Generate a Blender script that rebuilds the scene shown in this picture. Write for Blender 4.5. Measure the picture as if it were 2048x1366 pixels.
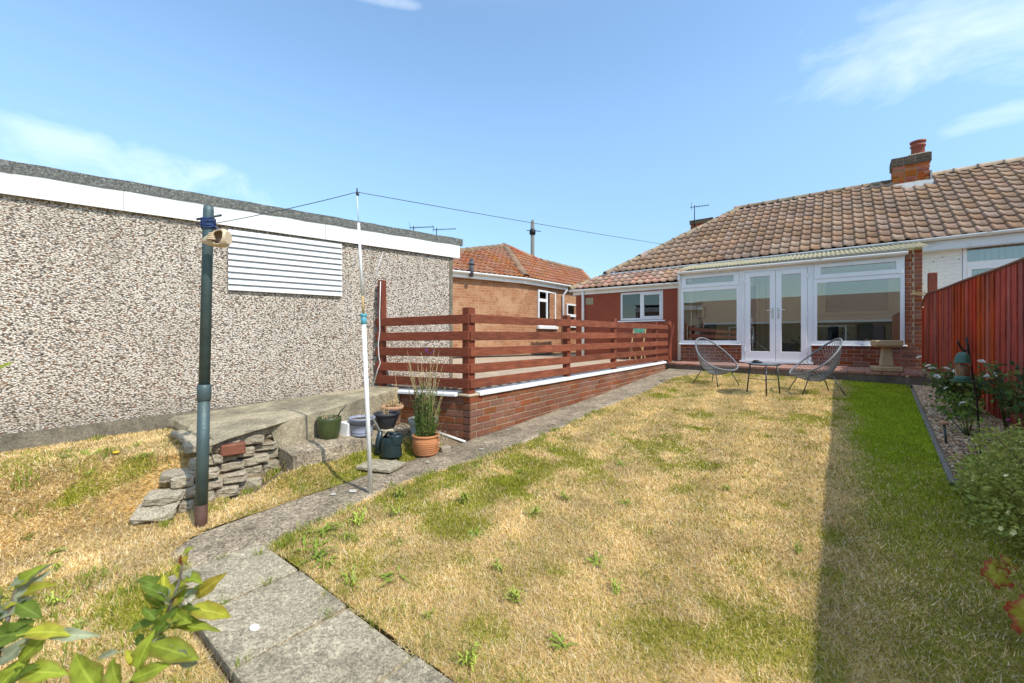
import bpy, bmesh, math, random
import numpy as np
from mathutils import Vector, Matrix, Quaternion
random.seed(7); RNG = np.random.default_rng(11)
for _o in list(bpy.data.objects): bpy.data.objects.remove(_o)
SC = bpy.context.scene; COL = SC.collection

# ------------------------------------------------------------------ camera
# world axes: +x along the house front (to the right), +y up the garden to the house
EYE = 1.2
CX, CY = 3.057, -3.198
FPX = 830.0                      # focal length in photo pixels (2048 wide)
YAW = math.radians(37.94)
cd = bpy.data.cameras.new('camera'); cam = bpy.data.objects.new('camera', cd); COL.objects.link(cam)
cam.location = (CX, CY, EYE); cam.rotation_euler = (math.radians(90), 0, YAW)
cd.sensor_width = 36.0; cd.lens = FPX / 2048 * 36.0; cd.shift_y = -7 / 2048
cd.dof.use_dof = True; cd.dof.focus_distance = 5.5; cd.dof.aperture_fstop = 4.5
cd.clip_start = 0.05; cd.clip_end = 2000
SC.camera = cam

# ------------------------------------------------------------------ light
SUN_EL = math.radians(49); SUN_AZ = math.radians(-5)     # azimuth measured from +x
SUN = Vector((math.cos(SUN_EL) * math.cos(SUN_AZ), math.cos(SUN_EL) * math.sin(SUN_AZ), math.sin(SUN_EL)))
sl = bpy.data.lights.new('sun', 'SUN'); sun = bpy.data.objects.new('sun', sl); COL.objects.link(sun)
sl.energy = 2.05; sl.angle = math.radians(0.53); sl.color = (1.0, 0.955, 0.86)
sun.rotation_euler = SUN.to_track_quat('Z', 'Y').to_euler(); sun.location = (8, -1, 12)

def pix_dir(u, v):
    r = Vector((math.cos(YAW), math.sin(YAW), 0)); f = Vector((-math.sin(YAW), math.cos(YAW), 0))
    return (f + r * ((u - 1024) / FPX) + Vector((0, 0, 1)) * ((676 - v) / FPX)).normalized()

wd = bpy.data.worlds.new('World'); SC.world = wd; wd.use_nodes = True
nt = wd.node_tree; nt.nodes.clear()
def N(t, typ, **kw):
    n = t.nodes.new(typ)
    for k, v in kw.items(): setattr(n, k, v)
    return n
def mathn(t, op, a, b=None, c=None, clamp=False):
    n = N(t, 'ShaderNodeMath', operation=op, use_clamp=clamp)
    for i, x in enumerate((a, b, c)):
        if x is None: continue
        if isinstance(x, (int, float)): n.inputs[i].default_value = x
        else: t.links.new(x, n.inputs[i])
    return n.outputs[0]
def vmath(t, op, a, b=None):
    n = N(t, 'ShaderNodeVectorMath', operation=op)
    for i, x in enumerate((a, b)):
        if x is None: continue
        if isinstance(x, (tuple, list, Vector)): n.inputs[i].default_value = tuple(x)
        else: t.links.new(x, n.inputs[i])
    return n.outputs['Value'] if op in ('DOT_PRODUCT', 'LENGTH', 'DISTANCE') else n.outputs[0]
def maprange(t, x, a, b, c=0.0, d=1.0, smooth=True):
    n = N(t, 'ShaderNodeMapRange', interpolation_type='SMOOTHSTEP' if smooth else 'LINEAR')
    t.links.new(x, n.inputs[0])
    for i, q in enumerate((a, b, c, d)): n.inputs[i + 1].default_value = q
    return n.outputs[0]
def mixc(t, fac, a, b, mode='MIX'):
    n = N(t, 'ShaderNodeMix', data_type='RGBA', blend_type=mode)
    for sock, x in ((n.inputs[0], fac), (n.inputs[6], a), (n.inputs[7], b)):
        if isinstance(x, (int, float)): sock.default_value = x
        elif isinstance(x, (tuple, list)): sock.default_value = (*x[:3], 1)
        else: t.links.new(x, sock)
    return n.outputs[2]
def noise(t, vec, scale, detail=3, rough=0.55, dist=0.0):
    n = N(t, 'ShaderNodeTexNoise'); n.inputs['Scale'].default_value = scale
    n.inputs['Detail'].default_value = detail; n.inputs['Roughness'].default_value = rough
    n.inputs['Distortion'].default_value = dist
    if vec is not None: t.links.new(vec, n.inputs['Vector'])
    return n.outputs['Fac']

sky = N(nt, 'ShaderNodeTexSky', sky_type='NISHITA'); sky.sun_disc = False
sky.sun_elevation = SUN_EL; sky.sun_rotation = math.atan2(SUN.x, SUN.y)
sky.air_density = 1.0; sky.dust_density = 0.35; sky.ozone_density = 1.0; sky.altitude = 0
tc = N(nt, 'ShaderNodeTexCoord'); D = tc.outputs['Generated']
# thin clouds: streaky noise on a flat layer overhead, gathered in a few banks
sep = N(nt, 'ShaderNodeSeparateXYZ'); nt.links.new(D, sep.inputs[0])
den = mathn(nt, 'ADD', mathn(nt, 'MAXIMUM', sep.outputs[2], 0.0), 0.18)
cmb = N(nt, 'ShaderNodeCombineXYZ')
nt.links.new(mathn(nt, 'DIVIDE', sep.outputs[0], den), cmb.inputs[0])
nt.links.new(mathn(nt, 'DIVIDE', sep.outputs[1], den), cmb.inputs[1])
mp = N(nt, 'ShaderNodeMapping'); nt.links.new(cmb.outputs[0], mp.inputs[0])
mp.inputs['Rotation'].default_value = (0, 0, math.radians(18)); mp.inputs['Scale'].default_value = (1.0, 1.45, 1)
n1 = noise(nt, mp.outputs[0], 3.0, 9, 0.62, 0.5)
n2 = noise(nt, mp.outputs[0], 0.55, 2, 0.5)
def bank(u, v, ru, rv, tilt=0.0):
    d = pix_dir(u, v); r = d.cross(Vector((0, 0, 1))).normalized(); up = r.cross(d)
    ct, st = math.cos(tilt), math.sin(tilt); r, up = r * ct + up * st, up * ct - r * st
    o = vmath(nt, 'SUBTRACT', D, d)
    a = mathn(nt, 'DIVIDE', vmath(nt, 'DOT_PRODUCT', o, r), ru); b = mathn(nt, 'DIVIDE', vmath(nt, 'DOT_PRODUCT', o, up), rv)
    q = mathn(nt, 'SQRT', mathn(nt, 'ADD', mathn(nt, 'MULTIPLY', a, a), mathn(nt, 'MULTIPLY', b, b)))
    return maprange(nt, q, 1.25, 0.1)
bk = bank(190, 318, 0.42, 0.085, -0.03)
for q in (bank(2000, 70, 0.46, 0.13, -0.30), bank(2080, 205, 0.16, 0.028, 0.02), bank(780, 0, 0.10, 0.02)):
    bk = mathn(nt, 'MAXIMUM', bk, q)
wide = maprange(nt, n2, 0.40, 0.58, 0.0, 0.9)        # banks added across the unseen upper sky to lift the shadows
up_only = maprange(nt, sep.outputs[2], 0.52, 0.75)
cov = mathn(nt, 'MAXIMUM', bk, mathn(nt, 'MULTIPLY', wide, up_only))
thr = mathn(nt, 'SUBTRACT', 0.79, mathn(nt, 'MULTIPLY', cov, 0.50))
cl = mathn(nt, 'DIVIDE', mathn(nt, 'SUBTRACT', n1, thr), 0.42, clamp=True)
cl = mathn(nt, 'MULTIPLY', mathn(nt, 'MULTIPLY', cl, 0.40), maprange(nt, cov, 0.0, 0.25))
fill_veil = mathn(nt, 'MULTIPLY', mathn(nt, 'MULTIPLY', maprange(nt, n2, 0.30, 0.60), 0.50), maprange(nt, sep.outputs[2], 0.60, 0.85))   # the thin veil overhead is added out of view to brighten the shadows
cl = mathn(nt, 'MAXIMUM', cl, fill_veil)
bg = N(nt, 'ShaderNodeBackground'); bg.inputs[1].default_value = 0.15
low = maprange(nt, sep.outputs[2], 0.0, 0.5, 0.52, 1.0); lowc = N(nt, 'ShaderNodeCombineXYZ')
for i, q in enumerate((0.865, 0.965, 0.95)): nt.links.new(mathn(nt, 'MULTIPLY', low, q), lowc.inputs[i])
skyc = mixc(nt, 1.0, sky.outputs[0], lowc.outputs[0], 'MULTIPLY')
nt.links.new(mixc(nt, cl, skyc, (4.6, 4.75, 4.8)), bg.inputs[0])
wo = N(nt, 'ShaderNodeOutputWorld'); nt.links.new(bg.outputs[0], wo.inputs[0])
vs = SC.view_settings; vs.view_transform = 'Standard'; vs.look = 'None'; vs.gamma = 1.0; vs.use_curve_mapping = False
vs.exposure = 1.13
SC.render.engine = 'CYCLES'; SC.cycles.use_denoising = True; SC.cycles.max_bounces = 8
SC.cycles.transparent_max_bounces = 12; SC.cycles.use_adaptive_sampling = True

# ------------------------------------------------------------------ helpers
def xu(u, y):            # x of the photo column u on the vertical plane y = const
    k = (u - 1024) / FPX
    return (k * (4.4 + .789 * y) + .445 - .615 * y) / (.789 + .615 * k)
def yu(u, x):            # y of the photo column u on the vertical plane x = const
    k = (u - 1024) / FPX
    return (.789 * x - .445 - k * (4.4 - .615 * x)) / (k * .789 - .615)
def depth(x, y): return 4.4 - .615 * x + .789 * y
def zv(v, x, y): return EYE + (676 - v) * depth(x, y) / FPX
def lerp(a, b, t): return a + (b - a) * t
def sstep(a, b, x):
    t = np.clip((np.asarray(x, float) - a) / (b - a), 0, 1); return t * t * (3 - 2 * t)

def tag(o, label=None, cat=None, group=None, kind=None):
    if label: o['label'] = label
    if cat: o['category'] = cat
    if group: o['group'] = group
    if kind: o['kind'] = kind
    return o
def thing(name, label, cat, loc=(0, 0, 0), rotz=0.0, group=None, kind=None):
    o = bpy.data.objects.new(name, None); COL.objects.link(o); o.empty_display_size = 0.1
    o.location = loc; o.rotation_euler = (0, 0, rotz)
    return tag(o, label, cat, group, kind)
def wmat(o):
    m = Matrix.LocRotScale(o.location, o.rotation_euler, o.scale)
    return (wmat(o.parent) @ o.matrix_parent_inverse @ m) if o.parent else m
def attach(o, parent, world=True):
    if parent is not None:
        o.parent = parent
        if world: o.matrix_parent_inverse = wmat(parent).inverted()
    return o
def link_mesh(name, me, mat, parent=None, world=True):
    o = bpy.data.objects.new(name, me); COL.objects.link(o)
    if mat is not None and len(me.materials) == 0: me.materials.append(mat)
    return attach(o, parent, world)
def place(name, me, M, parent, world=True):       # a further object on shared mesh data
    o = bpy.data.objects.new(name, me); COL.objects.link(o); attach(o, parent, world)
    o.location, q, o.scale = M.decompose(); o.rotation_euler = q.to_euler(); return o
def copy_tree(o, parent=None):
    c = o.copy(); COL.objects.link(c)
    if parent is not None: c.parent = parent
    for ch in list(o.children): copy_tree(ch, c)
    return c

class MB:
    def __init__(s): s.v = []; s.f = []; s.mi = []; s.cur = 0; s.sm = []
    def add(s, vs, fs, smooth=False):
        b = len(s.v); s.v.extend([tuple(p) for p in vs]); s.f.extend([tuple(i + b for i in f) for f in fs])
        s.mi.extend([s.cur] * len(fs)); s.sm.extend([smooth] * len(fs)); return s
    def box(s, x0, x1, y0, y1, z0, z1):
        vs = [(x, y, z) for x in (x0, x1) for y in (y0, y1) for z in (z0, z1)]
        return s.add(vs, [(0, 1, 3, 2), (4, 6, 7, 5), (0, 4, 5, 1), (2, 3, 7, 6), (0, 2, 6, 4), (1, 5, 7, 3)])
    def obox(s, c, size, M=None):
        a, b, d = (q / 2 for q in size); M = M or Matrix.Identity(3)
        vs = [Vector(c) + M @ Vector((x, y, z)) for x in (-a, a) for y in (-b, b) for z in (-d, d)]
        return s.add(vs, [(0, 1, 3, 2), (4, 6, 7, 5), (0, 4, 5, 1), (2, 3, 7, 6), (0, 2, 6, 4), (1, 5, 7, 3)])
    def beam(s, p0, p1, w, h, up=(0, 0, 1)):       # a bar of section w (across) x h (along up)
        p0, p1 = Vector(p0), Vector(p1); d = (p1 - p0); L = d.length; d = d / L
        x = d.cross(Vector(up)).normalized(); z = x.cross(d)
        return s.obox((p0 + p1) / 2, (w, L, h), Matrix((x, d, z)).transposed())
    def tube(s, pts, r, n=8, caps=True, smooth=True):
        pts = [Vector(p) for p in pts]; rs = r if isinstance(r, (list, tuple)) else [r] * len(pts)
        vs = []; fs = []; prev = None
        for i, p in enumerate(pts):
            d = (pts[min(i + 1, len(pts) - 1)] - pts[max(i - 1, 0)])
            d = d.normalized() if d.length > 1e-9 else Vector((0, 0, 1))
            if prev is None:
                a = d.cross(Vector((0, 0, 1)) if abs(d.z) < .9 else Vector((1, 0, 0))).normalized()
            else: a = (prev - d * prev.dot(d)).normalized()
            prev = a; b = d.cross(a)
            for k in range(n):
                t = 2 * math.pi * k / n; vs.append(p + (a * math.cos(t) + b * math.sin(t)) * rs[i])
        for i in range(len(pts) - 1):
            for k in range(n):
                fs.append((i * n + k, i * n + (k + 1) % n, (i + 1) * n + (k + 1) % n, (i + 1) * n + k))
        s.add(vs, fs, smooth)
        if caps:
            b = len(s.v) - len(vs)
            s.f.append(tuple(b + k for k in reversed(range(n)))); s.f.append(tuple(b + (len(pts) - 1) * n + k for k in range(n)))
            s.mi += [s.cur] * 2; s.sm += [False] * 2
        return s
    def ring(s, pts, r, n=6):                      # closed tube
        pts = [Vector(p) for p in pts]; m = len(pts); vs = []; fs = []
        c = sum(pts, Vector()) / m
        for i, p in enumerate(pts):
            d = (pts[(i + 1) % m] - pts[i - 1]).normalized(); a = (p - c); a = (a - d * a.dot(d)).normalized(); b = d.cross(a)
            for k in range(n):
                t = 2 * math.pi * k / n; vs.append(p + (a * math.cos(t) + b * math.sin(t)) * r)
        for i in range(m):
            for k in range(n):
                j = (i + 1) % m; fs.append((i * n + k, i * n + (k + 1) % n, j * n + (k + 1) % n, j * n + k))
        return s.add(vs, fs, True)
    def lathe(s, prof, n=20, c=(0, 0, 0), smooth=True, sx=1, sy=1):
        vs = []; fs = []; m = len(prof)
        for (r, z) in prof:
            for k in range(n):
                t = 2 * math.pi * k / n; vs.append((c[0] + r * sx * math.cos(t), c[1] + r * sy * math.sin(t), c[2] + z))
        for i in range(m - 1):
            for k in range(n): fs.append((i * n + k, i * n + (k + 1) % n, (i + 1) * n + (k + 1) % n, (i + 1) * n + k))
        s.add(vs, fs, smooth)
        return s
    def prism(s, poly, axis_vec):                  # polygon (3-D points) pushed along a vector
        n = len(poly); a = [Vector(p) for p in poly]; b = [p + Vector(axis_vec) for p in a]
        return s.add(a + b, [tuple(range(n))[::-1], tuple(range(n, 2 * n))] + [(i, (i + 1) % n, n + (i + 1) % n, n + i) for i in range(n)])
    def mesh(s, name, mats=(), bevel=0.0, fix=True):
        me = bpy.data.meshes.new(name); me.from_pydata(s.v, [], s.f); me.validate()
        for m in mats: me.materials.append(m)
        if len(me.polygons) == len(s.mi):
            me.polygons.foreach_set('material_index', s.mi); me.polygons.foreach_set('use_smooth', s.sm)
        if bevel or fix:
            bm = bmesh.new(); bm.from_mesh(me)
            if fix: bmesh.ops.recalc_face_normals(bm, faces=bm.faces)
            if bevel:
                es = [e for e in bm.edges if len(e.link_faces) == 2 and e.calc_face_angle(0) > 0.7]
                bmesh.ops.bevel(bm, geom=es, offset=bevel, segments=1, affect='EDGES', clamp_overlap=True)
            bm.to_mesh(me); bm.free()
        me.update(); return me
    def build(s, name, mat, parent=None, bevel=0.0, world=True):
        mats = mat if isinstance(mat, (list, tuple)) else [mat]
        return link_mesh(name, s.mesh(name, mats, bevel), None, parent, world)

# numpy value noise, used for lawn patches, uneven ground and scatter
def vnoise(x, y, seed=0):
    x = np.asarray(x, float); y = np.asarray(y, float); xi = np.floor(x).astype(np.int64); yi = np.floor(y).astype(np.int64)
    fx = x - xi; fy = y - yi; fx = fx * fx * (3 - 2 * fx); fy = fy * fy * (3 - 2 * fy)
    def h(a, b):
        n = (a * 374761393 + b * 668265263 + seed * 974711) & 0x7fffffff
        n = ((n ^ (n >> 13)) * 1274126177) & 0x7fffffff
        return ((n ^ (n >> 16)) & 0xffff) / 65535.0
    return (h(xi, yi) * (1 - fx) + h(xi + 1, yi) * fx) * (1 - fy) + (h(xi, yi + 1) * (1 - fx) + h(xi + 1, yi + 1) * fx) * fy
def fbm(x, y, sc, seed=0, oc=4):
    x = np.asarray(x, float); y = np.asarray(y, float); t = 0; a = 1; s = 0
    for o in range(oc):
        t = t + a * vnoise(x * sc * 2 ** o, y * sc * 2 ** o, seed + o * 17); s += a; a *= .5
    return t / s

# ------------------------------------------------------------------ materials
def base_mat(name):
    m = bpy.data.materials.new(name); m.use_nodes = True; t = m.node_tree
    b = next(n for n in t.nodes if n.type == 'BSDF_PRINCIPLED'); return m, t, b
def mat(name, col, rough=.6, var=.12, vscale=6.0, col2=None, c2scale=3.0, c2lo=.5, c2hi=.7, c2amt=1.0, bump=.15, bscale=80.0,
        rand=0.0, hue=0.0, spec=.35, metal=0.0, stretch=None, detail=4, bdist=.01, grain=0.0, gscale=220.0, wvar=0.0, wscale=1.3):
    m, t, b = base_mat(name)
    tcn = N(t, 'ShaderNodeTexCoord'); vec = tcn.outputs['Object']
    oi = N(t, 'ShaderNodeObjectInfo')
    if rand or hue or stretch:
        mpn = N(t, 'ShaderNodeMapping'); t.links.new(vec, mpn.inputs[0])
        if stretch: mpn.inputs['Scale'].default_value = stretch
        cx = N(t, 'ShaderNodeCombineXYZ')
        for i, k in enumerate((31.0, 57.0, 83.0)): t.links.new(mathn(t, 'MULTIPLY', oi.outputs['Random'], k), cx.inputs[i])
        t.links.new(cx.outputs[0], mpn.inputs['Location']); vec = mpn.outputs[0]
    nz = noise(t, vec, vscale, detail)
    f = maprange(t, nz, .25, .75, 1 - var, 1 + var, False)
    if rand: f = mathn(t, 'MULTIPLY', f, mathn(t, 'ADD', 1 - rand, mathn(t, 'MULTIPLY', oi.outputs['Random'], 2 * rand)))
    c = col
    if col2 is not None:
        k = maprange(t, noise(t, vec, c2scale, 5, .6), c2lo, c2hi, 0, c2amt); c = mixc(t, k, col, col2)
    c = mixc(t, 1.0, c if not isinstance(c, tuple) else (*c, 1), (1, 1, 1), 'MULTIPLY') if isinstance(c, tuple) else c
    if wvar:
        wg = N(t, 'ShaderNodeNewGeometry'); f = mathn(t, 'MULTIPLY', f, maprange(t, noise(t, wg.outputs['Position'], wscale, 5, .62), .3, .7, 1 - wvar, 1 + wvar, False))
    if grain:
        gq = N(t, 'ShaderNodeTexVoronoi'); gq.inputs['Scale'].default_value = gscale; t.links.new(tcn.outputs['Object'], gq.inputs['Vector'])
        gs = N(t, 'ShaderNodeSeparateColor'); t.links.new(gq.outputs['Color'], gs.inputs[0])
        gg = mathn(t, 'MULTIPLY', maprange(t, gs.outputs[0], 0.0, 1.0, 1 - grain, 1 + grain, False), maprange(t, noise(t, tcn.outputs['Object'], gscale * .22, 4, .7), .3, .7, 1 - grain * .6, 1 + grain * .6, False))
        f = mathn(t, 'MULTIPLY', f, gg)
    g = N(t, 'ShaderNodeCombineXYZ')
    for i in range(3): t.links.new(f, g.inputs[i])
    out = mixc(t, 1.0, c, g.outputs[0], 'MULTIPLY')
    if hue:
        hs = N(t, 'ShaderNodeHueSaturation'); t.links.new(out, hs.inputs['Color'])
        r2 = mathn(t, 'FRACT', mathn(t, 'MULTIPLY', oi.outputs['Random'], 17.13))
        t.links.new(mathn(t, 'ADD', .5 - hue, mathn(t, 'MULTIPLY', r2, 2 * hue)), hs.inputs['Hue'])
        r3 = mathn(t, 'FRACT', mathn(t, 'MULTIPLY', oi.outputs['Random'], 91.7))
        t.links.new(mathn(t, 'ADD', .85, mathn(t, 'MULTIPLY', r3, .3)), hs.inputs['Saturation']); out = hs.outputs[0]
    t.links.new(out, b.inputs['Base Color'])
    b.inputs['Roughness'].default_value = rough; b.inputs['Metallic'].default_value = metal
    b.inputs['Specular IOR Level'].default_value = spec

    if bump:
        bn = N(t, 'ShaderNodeBump'); bn.inputs['Strength'].default_value = bump; bn.inputs['Distance'].default_value = bdist
        t.links.new(noise(t, vec, bscale, 5, .6), bn.inputs['Height']); t.links.new(bn.outputs[0], b.inputs['Normal'])
    return m
def attr_mat(name, attr='col', rough=.7, trans=.0, spec=.2, var=0.0):
    m, t, b = base_mat(name); a = N(t, 'ShaderNodeAttribute', attribute_name=attr)
    c = a.outputs['Color']
    t.links.new(c, b.inputs['Base Color']); b.inputs['Roughness'].default_value = rough; b.inputs['Specular IOR Level'].default_value = spec
    if trans:
        tr = N(t, 'ShaderNodeBsdfTranslucent'); t.links.new(c, tr.inputs[0])
        mx = N(t, 'ShaderNodeMixShader'); mx.inputs[0].default_value = trans
        t.links.new(b.outputs[0], mx.inputs[1]); t.links.new(tr.outputs[0], mx.inputs[2])
        o = next(n for n in t.nodes if n.type == 'OUTPUT_MATERIAL'); t.links.new(mx.outputs[0], o.inputs[0])
    return m
def leaf_mat(name, top, under, edge=None, rough=.6, trans=.42, vein=None):
    # leaf colour runs from the midrib to the edge (uv-like attribute 'lf' = 0 at rib, 1 at edge)
    m, t, b = base_mat(name); oi = N(t, 'ShaderNodeObjectInfo'); tcn = N(t, 'ShaderNodeTexCoord')
    a = N(t, 'ShaderNodeAttribute', attribute_name='lf')
    nz = noise(t, tcn.outputs['Object'], 45, 4)
    c = mixc(t, maprange(t, nz, .35, .65, 0, .75), top, tuple(q * .6 for q in top))
    if edge:
        e = mathn(t, 'ADD', a.outputs['Fac'], mathn(t, 'MULTIPLY', mathn(t, 'SUBTRACT', nz, .5), .9))
        c = mixc(t, maprange(t, e, .55, .95), c, edge)
    v = maprange(t, a.outputs['Fac'], 0.0, .14, 1.0, 0.0)
    c = mixc(t, mathn(t, 'MULTIPLY', v, .28), c, vein or tuple(min(1, q * 2.2 + .05) for q in top))
    g = N(t, 'ShaderNodeNewGeometry'); c = mixc(t, g.outputs['Backfacing'], c, under)
    f = mathn(t, 'ADD', .8, mathn(t, 'MULTIPLY', oi.outputs['Random'], .4)); gx = N(t, 'ShaderNodeCombineXYZ')
    for i in range(3): t.links.new(f, gx.inputs[i])
    c = mixc(t, 1.0, c, gx.outputs[0], 'MULTIPLY')
    t.links.new(c, b.inputs['Base Color']); b.inputs['Roughness'].default_value = rough; b.inputs['Specular IOR Level'].default_value = .22
    bl = N(t, 'ShaderNodeBump'); bl.inputs['Strength'].default_value = .5; bl.inputs['Distance'].default_value = .004; t.links.new(noise(t, tcn.outputs['Object'], 120, 4), bl.inputs['Height']); t.links.new(bl.outputs[0], b.inputs['Normal'])
    tr = N(t, 'ShaderNodeBsdfTranslucent'); t.links.new(c, tr.inputs[0]); mx = N(t, 'ShaderNodeMixShader'); mx.inputs[0].default_value = trans
    t.links.new(b.outputs[0], mx.inputs[1]); t.links.new(tr.outputs[0], mx.inputs[2])
    o = next(n for n in t.nodes if n.type == 'OUTPUT_MATERIAL'); t.links.new(mx.outputs[0], o.inputs[0])
    return m
def glass_mat(name, tint=(.85, .9, .9), refl=1.0, ior=1.5, base=0.0):
    m = bpy.data.materials.new(name); m.use_nodes = True; t = m.node_tree; t.nodes.clear()
    o = N(t, 'ShaderNodeOutputMaterial'); tr = N(t, 'ShaderNodeBsdfTransparent'); tr.inputs[0].default_value = (*tint, 1)
    gl = N(t, 'ShaderNodeBsdfGlossy'); gl.inputs['Roughness'].default_value = 0.0; gl.inputs[0].default_value = (.95, .97, 1, 1)
    fr = N(t, 'ShaderNodeFresnel'); fr.inputs[0].default_value = ior
    f = mathn(t, 'ADD', mathn(t, 'MULTIPLY', fr.outputs[0], refl), base, clamp=True); mx = N(t, 'ShaderNodeMixShader')
    t.links.new(f, mx.inputs[0]); t.links.new(tr.outputs[0], mx.inputs[1]); t.links.new(gl.outputs[0], mx.inputs[2])
    t.links.new(mx.outputs[0], o.inputs[0]); return m

def pebble_mat():
    m, t, b = base_mat('pebbledash'); tcn = N(t, 'ShaderNodeTexCoord'); vec = tcn.outputs['Object']
    sq = N(t, 'ShaderNodeMapping'); t.links.new(vec, sq.inputs[0]); sq.inputs['Scale'].default_value = (1, .8, 1.15)
    ds = noise(t, vec, 60, 2); wv = vmath(t, 'ADD', sq.outputs[0], None)
    vo = N(t, 'ShaderNodeTexVoronoi'); vo.inputs['Scale'].default_value = 82; t.links.new(sq.outputs[0], vo.inputs['Vector'])
    sp = N(t, 'ShaderNodeSeparateColor'); t.links.new(vo.outputs['Color'], sp.inputs[0])
    r = N(t, 'ShaderNodeValToRGB'); t.links.new(sp.outputs[0], r.inputs[0]); e = r.color_ramp; e.interpolation = 'CONSTANT'
    cs = [(0, (.80, .70, .585)), (.28, (.60, .49, .385)), (.42, (.85, .78, .67)), (.60, (.42, .30, .205)), (.69, (.72, .60, .48)), (.83, (.13, .105, .085)), (.89, (.36, .19, .105)), (.93, (.52, .46, .39))]
    e.elements[0].position = 0; e.elements[0].color = (*cs[0][1], 1); e.elements[1].position = cs[1][0]; e.elements[1].color = (*cs[1][1], 1)
    for p, c in cs[2:]:
        q = e.elements.new(p); q.color = (*c, 1)
    gap = maprange(t, vo.outputs['Distance'], .46, .74)
    c = mixc(t, mathn(t, 'MULTIPLY', gap, .85), r.outputs[0], (.11, .088, .068))
    c = mixc(t, maprange(t, noise(t, vec, 2.2, 4), .35, .7, 0, .2), c, (.30, .23, .165))
    st = N(t, 'ShaderNodeMapping'); t.links.new(vec, st.inputs[0]); st.inputs['Scale'].default_value = (1, 3.2, .22)
    sx = N(t, 'ShaderNodeSeparateXYZ'); t.links.new(vec, sx.inputs[0])
    damp = mathn(t, 'ADD', mathn(t, 'MULTIPLY', maprange(t, noise(t, st.outputs[0], 3.0, 5, .6), .46, .72, 0, .42), maprange(t, sx.outputs[2], .9, 1.8, .25, 1.0)), maprange(t, mathn(t, 'ADD', sx.outputs[2], mathn(t, 'MULTIPLY', noise(t, vec, 2.5, 4), .25)), .42, .10, 0, .30))
    c = mixc(t, damp, c, (.15, .125, .09)); jw = mathn(t, 'ABSOLUTE', mathn(t, 'SUBTRACT', mathn(t, 'FRACT', mathn(t, 'ADD', mathn(t, 'DIVIDE', sx.outputs[1], .66), .28)), .5))
    c = mixc(t, maprange(t, jw, .0, .008, .55, 0.0), c, (.22, .18, .14))
    t.links.new(c, b.inputs['Base Color']); b.inputs['Roughness'].default_value = .75; b.inputs['Specular IOR Level'].default_value = .3
    h = mathn(t, 'SUBTRACT', 1.0, vo.outputs['Distance']); bn = N(t, 'ShaderNodeBump'); bn.inputs['Strength'].default_value = 1.0; bn.inputs['Distance'].default_value = .012
    t.links.new(h, bn.inputs['Height']); t.links.new(bn.outputs[0], b.inputs['Normal']); return m
def far_brick_mat(name, cols, mortar, rot):
    m, t, b = base_mat(name); tcn = N(t, 'ShaderNodeTexCoord')
    mpn = N(t, 'ShaderNodeMapping', vector_type='TEXTURE'); t.links.new(tcn.outputs['Object'], mpn.inputs[0]); mpn.inputs['Rotation'].default_value = rot
    br = N(t, 'ShaderNodeTexBrick'); t.links.new(mpn.outputs[0], br.inputs['Vector'])
    br.inputs['Scale'].default_value = 1.0; br.inputs['Brick Width'].default_value = .225; br.inputs['Row Height'].default_value = .075
    br.inputs['Mortar Size'].default_value = .006; br.inputs['Color1'].default_value = (*cols[0], 1); br.inputs['Color2'].default_value = (*cols[1], 1)
    br.inputs['Mortar'].default_value = (*mortar, 1); br.inputs['Bias'].default_value = 0
    c = mixc(t, maprange(t, noise(t, tcn.outputs['Object'], 1.6, 6, .65), .42, .66, 0, .8), br.outputs['Color'], cols[2])
    c = mixc(t, maprange(t, noise(t, tcn.outputs['Object'], 9, 4), .52, .7, 0, .55), c, cols[3])
    t.links.new(c, b.inputs['Base Color']); b.inputs['Roughness'].default_value = .85
    bn = N(t, 'ShaderNodeBump'); bn.inputs['Strength'].default_value = .6; bn.inputs['Distance'].default_value = .006; bn.invert = True
    t.links.new(br.outputs['Fac'], bn.inputs['Height']); t.links.new(bn.outputs[0], b.inputs['Normal']); return m

M = {}
M['pebble'] = pebble_mat()
M['plinth'] = mat('plinth_concrete', (.21, .18, .13), .9, .25, 9, (.10, .088, .065), 3, .42, .66, .8, .5, 90, detail=8, grain=.3, gscale=110)
M['white_upvc'] = mat('white_upvc', (.76, .76, .76), .28, .04, 3, (.60, .59, .56), 6, .58, .8, .6, .02, 40, spec=.5)
M['white_fascia'] = mat('white_fascia', (.78, .78, .75), .4, .04, 2, (.60, .58, .51), 5, .55, .78, .8, .03, 30, wvar=.05, wscale=3)
M['white_paint'] = mat('white_wall_paint', (.70, .69, .66), .7, .06, 5, (.55, .53, .48), 5, .6, .8, .6, .3, 60)
M['felt'] = mat('mineral_felt', (.14, .143, .13), .95, .45, 60, (.26, .26, .235), 45, .50, .66, .7, .6, 120, detail=5, grain=.4, gscale=120)
M['grey_pvc'] = mat('grey_gutter', (.62, .63, .64), .35, .06, 5, (.42, .42, .40), 6, .55, .8, .6, .03, 40, spec=.5)
M['redwood'] = mat('red_brown_timber', (.20, .057, .028), .6, .32, 5, (.30, .10, .05), 3, .45, .75, .8, .45, 30, rand=.16, stretch=(12, 1.2, 12), spec=.25, wvar=.25, wscale=2.2)
M['redwood_v'] = mat('red_brown_post_timber', (.20, .048, .022), .6, .3, 5, (.28, .09, .045), 3, .5, .75, .7, .35, 30, rand=.16, stretch=(12, 12, 1.2), spec=.3)
M['redwood_x'] = mat('red_brown_cross_rail', (.21, .05, .024), .6, .3, 5, (.28, .09, .045), 3, .5, .75, .7, .35, 30, rand=.16, stretch=(1.2, 12, 12), spec=.3)
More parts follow.
